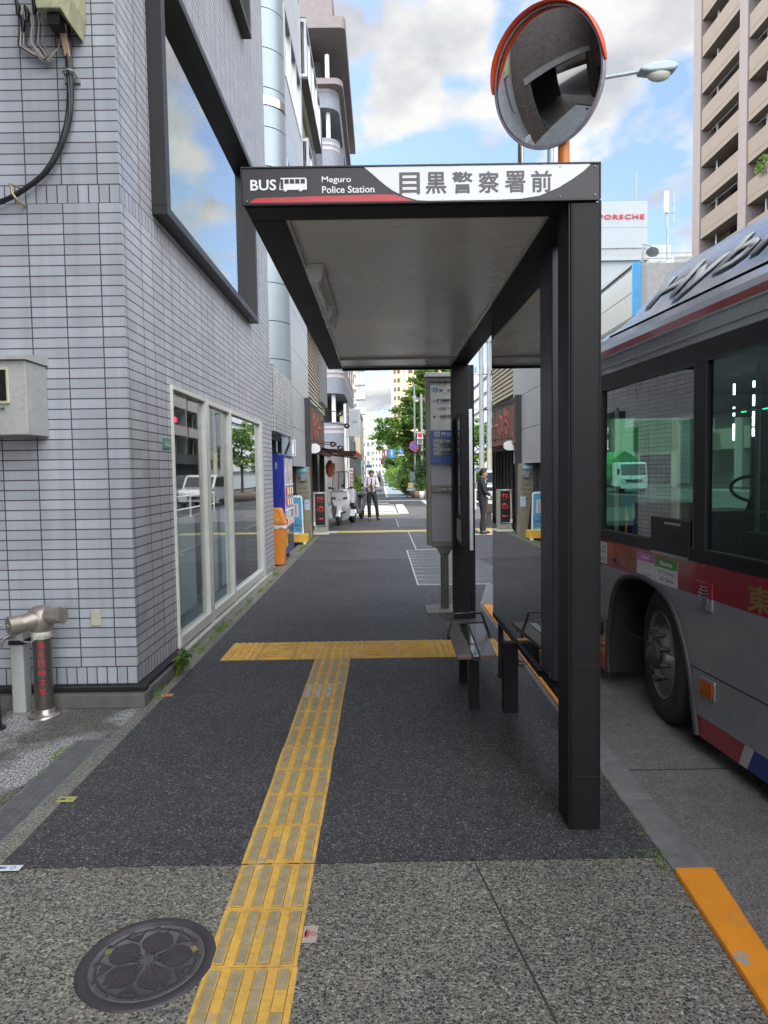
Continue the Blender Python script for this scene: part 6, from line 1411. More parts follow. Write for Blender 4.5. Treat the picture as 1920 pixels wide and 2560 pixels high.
MB().prism([(-1.0, 1.0), (-1.0, 2.0), (-.85, 2.4), (.0, 2.95), (.85, 2.4), (1.0, 2.0), (1.0, 1.0)], lambda x, z: (x, 1.75, z), (0, 4.2, 0)).build('load_cover', M('cover_green', (.05, .22, .06, 1), .6), tk, bevel=.04)
MB().box(-.9, .9, -.06, .0, .35, .62).build('bumper', m_white, tk); MB().box(-.6, .6, -.07, -.05, .75, .95).build('grille', m_dark, tk)
for sx in (-1, 1):
    MB().box(sx * .7 - .15, sx * .7 + .15, -.075, -.05, .68, .85).build('headlight', M('headlamp', (1, 1, 1, 1)), tk)
    MB().box(sx * 1.05 - .08, sx * 1.05 + .08, .0, .05, 1.3, 1.7).box(min(sx * .9, sx * 1.05), max(sx * .9, sx * 1.05), .02, .04, 1.66, 1.69).build('wing_mirror', m_black, tk)
    for y in (.75, 4.6): MB().lathe([(0, -.1), (.4, -.1), (.42, 0), (.4, .1), (.2, .1), (0, .06)], (sx * .82, y, .42), 20, axis=(sx, 0, 0)).build('wheel', m_rubber, tk)

# utility poles
def upole(lbl, x, y, h, r, lower):
    p_ = thing('utility_pole', lbl, 'utility pole', (x, y, 0), 0, 'utility poles behind the suited man')
    MB().tube([(x, y, -.1), (x, y, 2.9)], [r * 1.08, r], 16).build('shaft', lower, p_); MB().tube([(x, y, 2.9), (x, y, h)], [r, r * .8], 16).build('shaft', M('pole_grey', (.32, .34, .36, 1), .6, 0, .08, 2), p_)
    mb = MB()
    for z in (5.2, 7.3, 9.2): mb.lathe([(r + .02, z), (r + .02, z + .06)], (x, y, 0), 14).bar((x - .5, y - .1, z + .03), (x + .6, y - .1, z + .03), .05)
    for z in (7.4, 9.3): mb.cyl((x - .35, y - .1, z), (x - .35, y - .1, z + .35), .06, 8).cyl((x + .4, y - .1, z), (x + .4, y - .1, z + .3), .06, 8)
    mb.build('bracket', m_galv, p_); return p_
upole('slimmer of two utility poles, standing directly behind the suited man', 6.02, 42, 13, .155, M('pole_conc', (.36, .36, .34, 1), .7))
p2 = upole('utility pole with a cream lower wrap, right of its grey twin', 6.48, 42, 11, .15, M('pole_cream', (.48, .44, .34, 1), .6))
MB().box(6.0, 6.25, 41.7, 41.95, 9.6, 10.3).build('transformer', m_galv, p2)
bb = thing('post_box', 'brown box on a short post with a white label right of the suited man', 'post box', (3.05, 20, 0))
MB().box(2.93, 3.19, 19.9, 20.15, .38, .78).build('box', M('box_brown', (.09, .06, .05, 1), .6), bb, bevel=.01); MB().box(3.0, 3.12, 19.95, 20.1, 0, .38).build('post', M('box_brown', (1, 1, 1, 1)), bb); MB().box(3.02, 3.14, 19.89, 19.9, .64, .75).build('label', m_white, bb)
gr = thing('guard_rail', 'white pipe guard rail beside the road behind the brown box', 'guard rail', (3.6, 22, 0))
mb = MB()
for k in range(6): mb.cyl((3.7 + .03 * k, 20.5 + k * 2, 0), (3.7 + .03 * k, 20.5 + k * 2, .85), .03, 8)
for z in (.35, .82): mb.cyl((3.7, 20.5, z), (3.85, 30.5, z), .025, 8)
mb.build('rail', m_white, gr)

# street lamp behind the mirror
slp = thing('street_lamp', 'grey curved arm street lamp reaching out right of the convex mirror', 'street lamp', (3.6, 14, 0))
lm = M('lamp_grey', (.30, .36, .38, 1), .4, .2, .08, 3)
# the post is beyond the shelter; the arm leaves it behind the mirror
MB().tube([(3.4, 14, 0), (3.4, 14, 4), (3.4, 14, 8.6)], [.10, .085, .06], 14).build('post', lm, slp)
MB().tube(cr([(3.4, 14, 8.55), (3.55, 14, 8.95), (4.0, 14, 9.12), (4.48, 14, 9.2), (5.15, 14, 9.30)]), .035, 10).build('arm', lm, slp)
hd = [(5.10, 9.26), (5.12, 9.33), (5.35, 9.42), (5.62, 9.455), (5.80, 9.41), (5.86, 9.34), (5.78, 9.27), (5.3, 9.235)]
MB().prism(hd, lambda x, z: (x, 13.86, z), (0, .28, 0)).build('head', lm, slp, bevel=.04); MB().ell((5.50, 14, 9.25), .24, .12, .145).build('lens', M('lens_cream', (.45, .45, .38, 1), .2), slp)
def _(): pass

# ------------------------------------------------------------------ trees & plants on the verge
def tree(lbl, x, y, h, blobs, trunk_r=.14, mats=LF, seed=1, size=.17, dens=260, lean=0, name='street_tree'):
    t_ = thing(name, lbl, 'tree', (x, y, 0), 0, 'trees along the verge'); rnd_ = random.Random(seed)
    mb = MB(); top = Vector((x + lean, y, h * .62)); mid = Vector((x + lean * .4, y, h * .3))
    mb.tube(cr([(x, y, 0), mid, top], 5), [trunk_r * (1 - .045 * i) for i in range(11)], 9)
    mb.build('trunk', M('bark', (.10, .085, .07, 1), .85, 0, .25, 14, .5, 40), t_)
    mb = MB()
    for c, rx, ry, rz in blobs:
        s0 = mid.lerp(top, rnd_.uniform(.1, 1)); e = Vector(c); m_ = s0.lerp(e, .5) + Vector((0, 0, .25)); mb.tube(cr([s0, m_, e], 4), [.05 - .0045 * i for i in range(9)], 6)
        for _i in range(3): mb.tube([m_, e + Vector((rnd_.uniform(-.6, .6) * rx, rnd_.uniform(-.6, .6) * ry, rnd_.uniform(-.3, .6) * rz))], [.022, .008], 5)
    mb.build('branches', M('bark', (1, 1, 1, 1)), t_)
    mb = MB()
    for c, rx, ry, rz in blobs:
        vol = rx * ry * rz; nb_ = max(5, int(9 * vol ** .5))
        for _i in range(nb_ * 2):
            while True:
                p = Vector((rnd_.uniform(-1, 1), rnd_.uniform(-1, 1), rnd_.uniform(-1, 1)))
                if .35 < p.length <= 1.1: break
            q = Vector(c) + Vector((p.x * rx, p.y * ry, p.z * rz)); r2_ = rnd_.uniform(.22, .48)
            leaves(mb, q, r2_ * 1.3, r2_ * 1.3, r2_ * .55, int(dens * r2_ * .55), size, rnd_)
    mb.build('crown', mats, t_); return t_
tree('tall lit green tree rising beside the beige tower behind the bus stop sign', 3.3, 50, 9.5, [((2.7, 50, 7.5), .8, 1.2, .7), ((3.4, 49.6, 8.7), 1.0, 1.2, .8), ((3.9, 50, 8.2), 1.2, 1.3, 1.1), ((1.8, 49.6, 6.2), .8, 1, .5), ((2.7, 49.5, 6.3), 1.2, 1.2, .8), ((4.2, 50, 6.6), 1.2, 1.3, 1.), ((3.1, 50, 5.4), 1.1, 1.1, .6), ((4.6, 50, 4.8), 1.0, 1.2, .9)], seed=5, mats=[LF[0], LF[1], LB[0]], dens=240)
tree('broad layered tree spreading low over the blue path left of the signal', 2.2, 54, 6.4, [((.9, 54, 5.3), 1.3, 1.3, .5), ((2.1, 54, 5.6), 1.3, 1.2, .6), ((.2, 54, 4.5), 1.0, 1.2, .45), ((1.6, 53.6, 4.5), 1.3, 1.2, .55), ((3.0, 54, 4.8), 1.2, 1.2, .8), ((.4, 53.6, 3.7), .9, 1.1, .4), ((1.9, 53.6, 3.7), 1.2, 1.2, .5), ((3.2, 53.6, 3.8), 1.1, 1.2, .6), ((2.6, 53, 3.0), 1.0, 1, .4)], seed=8, mats=[LF[0], LF[2], LF[1]], dens=240, size=.16)
for i, (x, y, h) in enumerate([(3.3, 68, 5.5), (2.8, 84, 5.5), (3.0, 104, 6), (2.6, 128, 6.5), (2.4, 160, 7), (2.2, 200, 8), (8.5, 60, 6)]):
    lb = ['rounded tree behind the layered tree on the right verge', 'mid green tree further along the right verge', 'smaller looking tree over the blue path in the distance', 'distant tree on the right verge near the second pair of signs', 'very distant pale tree on the right verge', 'last tree before the blocks closing the lane', 'tree standing by the white panelled building between the poles'][i]
    tree(lb, x, y, h, [((x - 1.1, y, h * .6), 1.2, 1.4, h * .17), ((x + .6, y, h * .66), 1.5, 1.5, h * .2), ((x - .2, y, h * .82), 1.3, 1.4, h * .16), ((x + 1.5, y, h * .5), 1.2, 1.4, h * .16), ((x - .8, y - .3, h * .42), 1.2, 1.2, h * .12)], seed=20 + i, mats=[LF[0], LF[1], LB[2]], size=.16 + .0011 * (y - 50), dens=150)
def bush(lbl, x, y, rx, ry, h, mats, seed, name='shrub', size=.09, n=2600, grp='shrubs on the verge'):
    b_ = thing(name, lbl, 'shrub', (x, y, 0), 0, grp); rnd_ = random.Random(seed); mb = MB()
    for _i in range(14):
        c = (x + rnd_.uniform(-.6, .6) * rx, y + rnd_.uniform(-.6, .6) * ry, h * rnd_.uniform(.3, .68)); leaves(mb, c, rx * .48, ry * .48, h * .36, n // 14, size, rnd_, shell=.3)
    mb.build('foliage', mats, b_); mb = MB()
    for _i in range(5): mb.tube([(x, y, 0), (x + rnd_.uniform(-.5, .5) * rx, y + rnd_.uniform(-.4, .4) * ry, h * .6)], [.03, .012], 5)
    mb.build('stems', M('bark', (1, 1, 1, 1)), b_); return b_
bush('dark green round shrub right of the signal, largest on the verge', 3.1, 43.4, 1.25, 1.2, 2.8, LD, 31, n=4200)
bush('olive shrub behind the pale green cabinet', 2.2, 53, 1.2, 1.5, 2.5, [LD[1], LF[0], LD[0]], 32, n=3200)
bush('bright yellow-green clipped hedge beside the blue path', 1.75, 48, .55, 1.6, 1.5, LB, 33, name='hedge', n=2600)
bush('low mid green shrub above the timber edging', 3.1, 42.4, 1.1, .7, 1.25, [LF[0], LB[0], LF[2]], 34, n=3000)
bush('dense green shrub further along the blue path', 1.6, 62, 1.2, 2.4, 2.4, LF, 35, n=2600, size=.11)
bush('green shrub at the far end of the blue path', 1.2, 78, 1.2, 3, 2.3, LF, 36, n=2200, size=.13)
bush('pale yellowish palm like plant beside the green-grey shed', -1.7, 48, .5, .8, 1.5, LB, 37, n=900, grp='plants by the buildings')
bush('small green shrub by the building left of the standing man', -1.55, 40.5, .35, .8, .9, LB, 38, n=800, grp='plants by the buildings')
cbn = thing('street_cabinet', 'pale green utility cabinet standing among the shrubs', 'cabinet', (2.1, 46, 0))
MB().box(1.85, 2.22, 46, 46.4, .25, 1.55).build('body', M('cabinet_green', (.26, .36, .31, 1), .5), cbn, bevel=.02); MB().box(1.8, 2.27, 45.95, 46.45, .1, .25).build('plinth', m_conc, cbn); MB().box(1.82, 2.25, 45.97, 46.43, 1.55, 1.6).build('lid', M('cabinet_green', (1, 1, 1, 1)), cbn)
for i, (x, lb, mt_) in enumerate([(2.35, 'white bucket planter by the timber edging', m_white), (2.05, 'brown pot beside the white bucket', M('pot_brown', (.2, .13, .09, 1), .7))]):
    p_ = thing('planter', lb, 'planter', (x, 41.6, 0)); MB().lathe([(0, 0), (.14, 0), (.19, .42), (.17, .42), (.15, .3), (0, .3)], (x, 41.6, 0), 16).build('pot', mt_, p_)
te = thing('timber_edging', 'low timber rail edging around the planted verge', 'edging', (2.6, 41.8, 0)); mb = MB().box(2.5, 4.3, 41.9, 41.98, .42, .5)
for x in (2.55, 3.2, 3.9): mb.box(x, x + .08, 41.88, 41.98, 0, .45)
mb.build('rail', M('timber', (.3, .22, .12, 1), .7), te)
hc2 = thing('hand_cart', 'low hand cart piled with pots beside the pale green cabinet', 'cart', (1.75, 42.6, 0)); MB().box(1.5, 2.0, 42.3, 43.2, .45, .55).build('tray', m_galv, hc2); MB().box(1.52, 1.9, 42.4, 43.0, .55, .9).build('load', M('load_straw', (.36, .3, .16, 1), .8), hc2, bevel=.05); MB().cyl((1.55, 42.35, .2), (1.55, 42.3, 1.3), .02, 8).cyl((1.9, 42.5, .14), (1.95, 42.5, .14), .14, 14).cyl((1.55, 42.5, .14), (1.5, 42.5, .14), .14, 14).build('wheels', m_rubber, hc2)

# signals and signs
SG = 1.1
class MBS(MB):
    """builder for the signal group: the real signs are a tenth larger than first drawn and stand 4 m further on"""
    def build(self, *a, **k):
        self.v = [(x * SG, 44 + (y - 40) * SG, (z - 1.6) * SG + 1.6 if z > 0 else 0) for x, y, z in self.v]
        return MB.build(self, *a, **k)
sp = thing('signal_pole', 'pale pole carrying a red pedestrian signal, a parking sign and path signs', 'traffic signal', (2.4, 44, 0))
MBS().cyl((2.3, 40, 0), (2.3, 40, 6.0), .075, 14).cyl((1.92, 40.3, 0), (1.92, 40.3, 6.6), .055, 12).build('pole', M('signal_pale', (.32, .37, .36, 1), .5), sp)
hs = MBS().box(2.02, 2.36, 39.72, 39.95, 3.13, 3.80).build('signal_head', M('signal_cream', (.55, .55, .52, 1), .4), sp, bevel=.02)
MBS().lathe([(.115, 0), (.105, .02), (0, .03)], (2.19, 39.715, 3.64), 20, axis=(0, -1, 0)).build('red_light', M('signal_red', (.85, .0, .012, 1), .3, emit=.55), hs); MBS().box(2.08, 2.3, 39.70, 39.715, 3.18, 3.42).build('dark_light', M('signal_off', (.09, .12, .13, 1), .3), hs)
MBS().box(1.98, 2.4, 39.60, 39.72, 3.8, 3.83).box(1.98, 2.4, 39.62, 39.72, 3.46, 3.49).build('visor', m_white, hs)
np_ = MBS().cyl((1.86, 39.85, 3.06), (1.86, 39.87, 3.06), .29, 32).build('no_parking_disc', M('disc_red', (.45, .03, .05, 1), .4), sp); MBS().cyl((1.86, 39.84, 3.06), (1.86, 39.85, 3.06), .225, 32).build('disc_field', M('disc_blue', (.04, .08, .38, 1), .4), np_); MBS().bar((1.71, 39.835, 3.21), (2.01, 39.835, 2.91), .055, .008, upv=(0, 1, 0)).build('disc_bar', M('disc_red', (1, 1, 1, 1)), np_)
MBS().cyl((.5, 40, 2.66), (2.3, 40, 2.66), .028, 8).box(2.22, 2.4, 39.85, 40.05, 2.56, 2.76).build('sign_arm', m_black, sp)
def figure(mb, cx, z, k, y):
    mb.lathe([(.045 * k, 0), (0, .002)], (cx, y, z + .16 * k), 12, axis=(0, -1, 0)); mb.prism([(cx - .07 * k, z + .10 * k), (cx + .07 * k, z + .10 * k), (cx + .04 * k, z - .03 * k), (cx + .045 * k, z - .22 * k), (cx, z - .08 * k), (cx - .045 * k, z - .22 * k), (cx - .04 * k, z - .03 * k)], lambda x, zz: (x, y, zz), (0, -.003, 0))
b1 = MBS().box(.02, .36, 39.97, 39.99, 2.41, 2.9).build('brown_sign', M('sign_brown', (.26, .09, .05, 1), .4), sp); mb = MBS(); figure(mb, .24, 2.66, .9, 39.965); figure(mb, .10, 2.6, .6, 39.965); mb.build('pictogram', m_inkw, b1)
b2 = MBS().box(.37, .77, 39.97, 39.99, 2.41, 2.9).build('blue_sign', M('sign_sky', (.05, .25, .6, 1), .4), sp); mb = MBS(); figure(mb, .57, 2.66, 1, 39.965); mb.box(.5, .64, 39.962, 39.965, 2.66, 2.74).build('pictogram', m_inkw, b2)
b3 = MBS().cyl((1.1, 39.96, 2.76), (1.1, 39.98, 2.76), .165, 28).build('blue_disc', M('sign_blue2', (.03, .17, .5, 1), .4), sp); mb = MBS(); figure(mb, 1.06, 2.8, .5, 39.955); mb.lathe([(.05, 0), (.035, .002)], (1.13, 39.957, 2.70), 14, axis=(0, -1, 0)).build('pictogram', m_inkw, b3)
b4 = MBS().box(.93, 1.28, 39.96, 39.98, 2.5, 2.61).build('white_plate', m_white, sp); text('歩行者専用', (1.2155, 43.94, 2.65), X, Z, ki, b4, w=.3, h=.066, ex=.002)
s2 = thing('path_signs', 'distant twin brown and blue path signs further down the lane', 'sign', (1.5, 92, 0)); MB().cyl((2.3, 92, 0), (2.3, 92, 4), .06, 8).cyl((.2, 92, 3.1), (2.3, 92, 3.1), .04, 6).build('pole', m_galv, s2); MB().box(-.15, .35, 91.9, 91.95, 2.6, 3.4).build('brown_sign', M('sign_brown', (1, 1, 1, 1)), s2); MB().box(.4, .95, 91.9, 91.95, 2.6, 3.4).build('blue_sign', M('sign_sky', (1, 1, 1, 1)), s2)
s3 = thing('road_sign', 'small far blue direction sign above the lane end', 'sign', (-1.5, 110, 0)); MB().cyl((-2.6, 110, 0), (-2.6, 110, 4.2), .07, 8).build('pole', m_galv, s3); MB().box(-2.5, -1.6, 109.9, 110, 2.3, 2.75).build('panel', M('sign_blue2', (1, 1, 1, 1)), s3)

# brick building behind the camera (met in the mirror, closes off the low sun)
bk = thing('brick_building', 'dark brown brick building with a garage mouth behind the viewer, seen in the convex mirror', 'building', (-3, -3, 0))
m_bk = tile_mat('dark_brick', .23, .07, .006, (.085, .065, .06, 1), (.04, .036, .036, 1), .55, .3, stagger=.5)
mb = MB(); wallgrid(mb, 'x', -5.9, -5.5, (-2.4, 4.8), (0, 8), [(-2.1, 3.4, -.1, 4.0)], [50], [0, 0]); wallgrid(mb, 'y', -2.8, -2.4, (-5.5, -2.2), (0, 6.5), [(-5.0, -3.0, -.1, 2.5)], [50], [0, 0])
mb.box(-2.6, -2.2, -40, -2.8, 0, 6.5).box(-26, -5.9, -2.4, 4.7, 4.1, 8).box(-26, -2.6, -40, -3.6, 2.8, 6.5).build('wall', m_bk, bk)
MB().box(-14, -5.9, -2.4, 4.8, 4.0, 4.09).box(-14, -13.9, -2.4, 4.8, 0, 4.0).box(-5.5, -2.6, -3.7, -3.6, 0, 2.8).build('garage', M('garage_dark', (.03, .03, .032, 1), .7), bk)
MB().box(-5.6, -5.4, -2.2, 3.9, 4.0, 4.4).build('fascia', M('fascia_grey', (.2, .2, .21, 1), .6), bk)
struct('alley_markings', MB().box(-5.2, -2.6, 1.2, 1.32, .001, .006).box(-2.6, -2.48, .4, 1.32, .001, .006), m_mark)
ab2 = thing('corner_block', 'plain grey office block behind the viewer across the road, glimpsed in reflections', 'building', (27, -30, 0)); MB().box(26, 45, -60, 18, 0, 15).build('wall', M('apt_grey', (1, 1, 1, 1)), ab2)
mb = MB()
for fl in range(4):
    for k in range(18): mb.box(25.95, 26, -58 + k * 4.2, -55.6 + k * 4.2, 1.2 + fl * 3.2, 2.9 + fl * 3.2)
mb.build('windows', m_blackg, ab2)
# ------------------------------------------------------------------ people (skin-modifier bodies)
def skinned(name, joints, edges, mat, parent, sub=2, root=0, flat=None):
    me = bpy.data.meshes.new(name); me.from_pydata([j[:3] for j in joints], edges, [])
    o = bpy.data.objects.new(name, me); COL.objects.link(o)
    sk = o.modifiers.new('s', 'SKIN'); sk.use_smooth_shade = True
    for i, j in enumerate(joints): r_ = j[3]; me.skin_vertices[0].data[i].radius = r_ if isinstance(r_, tuple) else (r_, r_)
    me.skin_vertices[0].data[root].use_root = True
    ss = o.modifiers.new('u', 'SUBSURF'); ss.levels = sub; ss.render_levels = sub
    dg = bpy.context.evaluated_depsgraph_get(); m2 = bpy.data.meshes.new_from_object(o.evaluated_get(dg), depsgraph=dg)
    bpy.data.objects.remove(o); m2.materials.clear(); m2.materials.append(mat)
    for p in m2.polygons: p.use_smooth = True
    o = bpy.data.objects.new(name, m2); COL.objects.link(o)
    if parent is not None: o.parent = parent; LOC[o.name] = Vector((0, 0, 0))
    return o
m_skin = M('skin', (.50, .30, .20, 1), .5, 0, .05, 8)
m_hair = M('hair', (.012, .01, .010, 1), .45, 0, .3, 40)
def chain_edges(*chs):
    e = []
    for c in chs: e += list(zip(c[:-1], c[1:]))
    return e
def person(lbl, loc, rz, J, top, trousers, shoes, tie=None, jacket=False, head_tilt=(0, 0)):
    """J: dict of joints in local coords, facing -y; x is the person's left when positive"""
    p = thing('person', lbl, 'person', loc, rz, None, True)
    names = list(J); idx = {k: i for i, k in enumerate(names)}
    RAD = dict(pelvis=.12, waist=.105, chest=.125, neck0=.06, neck=.052, head0=.055, shL=.055, elL=.038, wrL=.026, hdL=.03, shR=.055, elR=.038, wrR=.026, hdR=.03, hipL=.085, knL=.055, anL=.03, toL=.018, hipR=.085, knR=.055, anR=.03, toR=.018)
    body = ['pelvis', 'waist', 'chest', 'neck0', 'neck', 'head0']
    sk = []; sidx = {}
    for k in body + [a + s_ for s_ in 'LR' for a in ('sh', 'el', 'wr', 'hd', 'hip', 'kn', 'an', 'to')]: sidx[k] = len(sk); sk.append((*J[k], RAD[k]))
    E_ = chain_edges([sidx[k] for k in body])
    for s_ in 'LR':
        E_ += [(sidx['chest'], sidx['sh' + s_]), (sidx['sh' + s_], sidx['el' + s_]), (sidx['el' + s_], sidx['wr' + s_]), (sidx['wr' + s_], sidx['hd' + s_]), (sidx['pelvis'], sidx['hip' + s_]), (sidx['hip' + s_], sidx['kn' + s_]), (sidx['kn' + s_], sidx['an' + s_]), (sidx['an' + s_], sidx['to' + s_])]
        # fingers: five short chains off the palm
        h = Vector(J['hd' + s_]); w_ = Vector(J['wr' + s_]); d = (h - w_).normalized(); side = d.cross(Vector((0, -1, 0))).normalized() if abs(d.y) < .9 else Vector((1, 0, 0)); nrm = d.cross(side)
        for k in range(4):
            b0 = h + side * (.027 - .018 * k) + d * .02; L_ = (.058, .068, .064, .05)[k]
            a0 = len(sk); sk.append((*b0, .0105)); sk.append((*(b0 + d * L_ * .5 + nrm * .010), .0095)); sk.append((*(b0 + d * L_ * .85 + nrm * .034), .008))
            E_ += [(sidx['hd' + s_], a0), (a0, a0 + 1), (a0 + 1, a0 + 2)]
        t0 = len(sk); sk.append((*(h + side * .032 - d * .015 + nrm * .01), .012)); sk.append((*(h + side * .045 + d * .025 + nrm * .028), .0095)); E_ += [(sidx['hd' + s_], t0), (t0, t0 + 1)]
    sk[0] = (*J['pelvis'], .12)
    bd = skinned('body', sk, E_, m_skin, p, 2)
    # head: shaped ellipsoid joined to the body mesh
    hc_ = Vector(J['head']); ty, tz = head_tilt; n = 20; m_ = 14; bm = bmesh.new(); bm.from_mesh(bd.data)
    Rt = Matrix.Rotation(ty, 3, 'X') @ Matrix.Rotation(tz, 3, 'Z'); vv = []
    for i in range(m_ + 1):
        for k in range(n):
            th, ph = pi * i / m_, 2 * pi * k / n; x, y, z = sin(th) * cos(ph), sin(th) * sin(ph), cos(th)
            X_ = x * .078; Y_ = y * .095; Z_ = z * .118
            if z < -.1: X_ *= 1 - .28 * (-z - .1); Y_ *= 1 - (.25 if y > 0 else .05) * (-z)
            if y < -.3:
                f_ = math.exp(-(X_ / .016) ** 2)
                Y_ -= .020 * f_ * math.exp(-((Z_ + .012) / .022) ** 2)             # nose
                Y_ += .008 * math.exp(-((abs(X_) - .03) / .016) ** 2) * math.exp(-((Z_ - .012) / .013) ** 2)  # eye sockets
                Y_ -= .006 * math.exp(-(X_ / .022) ** 2) * math.exp(-((Z_ + .052) / .010) ** 2)   # lips
                Y_ -= .007 * f_ * math.exp(-((Z_ + .092) / .018) ** 2)             # chin
            vv.append(bm.verts.new(hc_ + Rt @ Vector((X_, Y_, Z_))))
    for i in range(m_):
        for k in range(n):
            try: bm.faces.new((vv[i * n + k], vv[(i + 1) * n + k], vv[(i + 1) * n + (k + 1) % n], vv[i * n + (k + 1) % n])).smooth = True
            except ValueError: pass
    bmesh.ops.remove_doubles(bm, verts=bm.verts, dist=.0008)
    bm.to_mesh(bd.data); bm.free()
    mb = MB()
    for sx in (-1, 1): mb.ell(tuple(hc_ + Rt @ Vector((sx * .079, .005, -.005))), .010, .018, .03)
    mb.build('ear', m_skin, p)
    mb = MB()
    for sx in (-1, 1): mb.ell(tuple(hc_ + Rt @ Vector((sx * .03, -.084, .012))), .011, .006, .006, mi=0); mb.bar(tuple(hc_ + Rt @ Vector((sx * .018, -.090, .034))), tuple(hc_ + Rt @ Vector((sx * .045, -.083, .036))), .007, .005, 0)
    mb.build('eye', m_hair, p)
    MB().bar(tuple(hc_ + Rt @ Vector((-.02, -.094, -.052))), tuple(hc_ + Rt @ Vector((.02, -.094, -.052))), .006, .008).build('mouth', M('lips', (.35, .13, .11, 1), .5), p)
    mb = MB(); vs = []; n2, m2_ = 22, 9; rh = random.Random(5)
    for i in range(m2_ + 1):
        for k in range(n2):
            ph = 2 * pi * k / n2; front = max(0, -sin(ph)); lim = pi * (.64 - .36 * front ** .8 - (.10 if abs(cos(ph)) > .85 else 0)); th = lim * i / m2_
            rr = 1.14 + .035 * rh.uniform(-1, 1); vs.append(hc_ + Rt @ Vector((sin(th) * cos(ph) * .078 * rr, sin(th) * sin(ph) * .095 * rr, cos(th) * .118 * (rr + .02))))
    mb.add(vs, [(i * n2 + k, (i + 1) * n2 + k, (i + 1) * n2 + (k + 1) % n2, i * n2 + (k + 1) % n2) for i in range(m2_) for k in range(n2)], 0, True); mb.build('hair', m_hair, p)
    g = .022 if jacket else .016
    T = [(*J['pelvis'][:2], J['pelvis'][2] + (-.10 if jacket else -.01), (.17 if jacket else .155, .12)), (*J['waist'], (.155, .115)), (*J['chest'], (.175, .125)), (*J['neck0'], (.075, .065)), (*(Vector(J['neck']) * .35 + Vector(J['neck0']) * .65), .058)]
    E2 = [(0, 1), (1, 2), (2, 3), (3, 4)]
    for s_ in 'LR':
        a = len(T); T += [(*J['sh' + s_], .07 + g * .5), (*((Vector(J['sh' + s_]) + Vector(J['el' + s_])) / 2), .056 + g * .4), (*J['el' + s_], .048 + g * .4), (*(Vector(J['el' + s_]) * .12 + Vector(J['wr' + s_]) * .88), .037 + g * .4)]; E2 += [(2, a), (a, a + 1), (a + 1, a + 2), (a + 2, a + 3)]
    skinned('jacket' if jacket else 'shirt', T, E2, top, p, 2)
    T = [(*J['pelvis'][:2], J['pelvis'][2] + .15, (.135, .095)), (*J['pelvis'], (.15, .115))]; E2 = [(0, 1)]
    for s_ in 'LR':
        a = len(T); k = Vector(J['kn' + s_]); an_ = Vector(J['an' + s_]); T += [(*J['hip' + s_], .098), (*((Vector(J['hip' + s_]) + k) / 2), .084), (*k, .068), (*((k + an_) / 2), .062), (*(an_ + Vector((0, 0, -.035))), .058)]; E2 += [(1, a), (a, a + 1), (a + 1, a + 2), (a + 2, a + 3), (a + 3, a + 4)]
    skinned('trousers', T, E2, trousers, p, 2)
    for s_ in 'LR':
        an_ = Vector(J['an' + s_]); to = Vector(J['to' + s_]); bk_ = an_ - (to - an_).normalized() * .05
        skinned('shoe', [(bk_.x, bk_.y, .045, (.042, .042)), (an_.x, an_.y, .05, (.046, .05)), ((an_.x + to.x) / 2, (an_.y + to.y) / 2, .04, (.046, .036)), (to.x, to.y, .03, (.04, .026))], [(0, 1), (1, 2), (2, 3)], shoes, p, 2)
    if tie:
        c0 = Vector(J['chest']); w0 = Vector(J['waist'])
        MB().prism([(-.014, 1.375), (.014, 1.375), (.012, 1.345), (.038, 1.0), (.0, .94), (-.038, 1.0), (-.012, 1.345)], lambda x, z: (x + c0.x, c0.y - .135 - (.02 if z < 1.2 else 0), z), (0, -.008, 0)).build('tie', tie, p)
        mb = MB()
        for sx in (-1, 1): mb.prism([(sx * .005, 1.40), (sx * .06, 1.425), (sx * .05, 1.36)], lambda x, z: (x + c0.x, c0.y - .11, z), (0, -.012, 0))
        mb.build('collar', top, p)
    return p
J1 = dict(pelvis=(0, 0, .90), waist=(0, .0, 1.05), chest=(.0, .01, 1.27), neck0=(.0, .0, 1.41), neck=(.0, -.015, 1.46), head0=(0, -.03, 1.50), head=(.0, -.045, 1.535),
          shL=(.175, .01, 1.345), elL=(.235, -.04, 1.10), wrL=(.09, -.25, 1.145), hdL=(.02, -.29, 1.165), shR=(-.175, .01, 1.345), elR=(-.25, -.02, 1.08), wrR=(-.13, -.24, 1.12), hdR=(-.055, -.29, 1.145),
          hipL=(.085, 0, .86), knL=(.15, -.05, .48), anL=(.20, .0, .09), toL=(.27, -.14, .03), hipR=(-.085, 0, .86), knR=(-.09, -.02, .48), anR=(-.075, .03, .09), toR=(-.10, -.13, .03))
m_sh1 = M('shirt_white', (.66, .64, .68, 1), .7, 0, .04, 6, .15, 30); m_tr1 = M('trousers_black', (.014, .014, .017, 1), .75, 0, .2, 12, .1, 60)
p1 = person('man in white shirt, dark tie and black trousers looking at the phone in his hands', (-.36, 23.1, .008), R(6), J1, m_sh1, m_tr1, M('shoe_brown', (.035, .02, .018, 1), .35), tie=M('tie_purple', (.09, .03, .10, 1), .6), head_tilt=(R(24), 0))
mb = MB()
for sx in (-1, 1): mb.tube(cr([(sx * .125, .13, 1.15), (sx * .13, .11, 1.38), (sx * .13, -.0, 1.415), (sx * .125, -.11, 1.33), (sx * .135, -.11, 1.16), (sx * .155, -.03, 1.08)]), .022, 8, flat=.4)
mb.build('backpack_strap', m_tr1, p1)
MB().box(-.17, .17, .13, .27, .98, 1.38).build('backpack', m_tr1, p1, bevel=.04)
ph = thing('phone', 'dark mobile phone held in both hands by the man in the white shirt', 'phone', (-.36, 22.79, 1.19), R(6), None, True)
MB().ob((0, 0, 0), (.036, 0, 0), (0, .05, .045), (0, -.004, .004)).build('case', m_blackg, ph, bevel=.003)
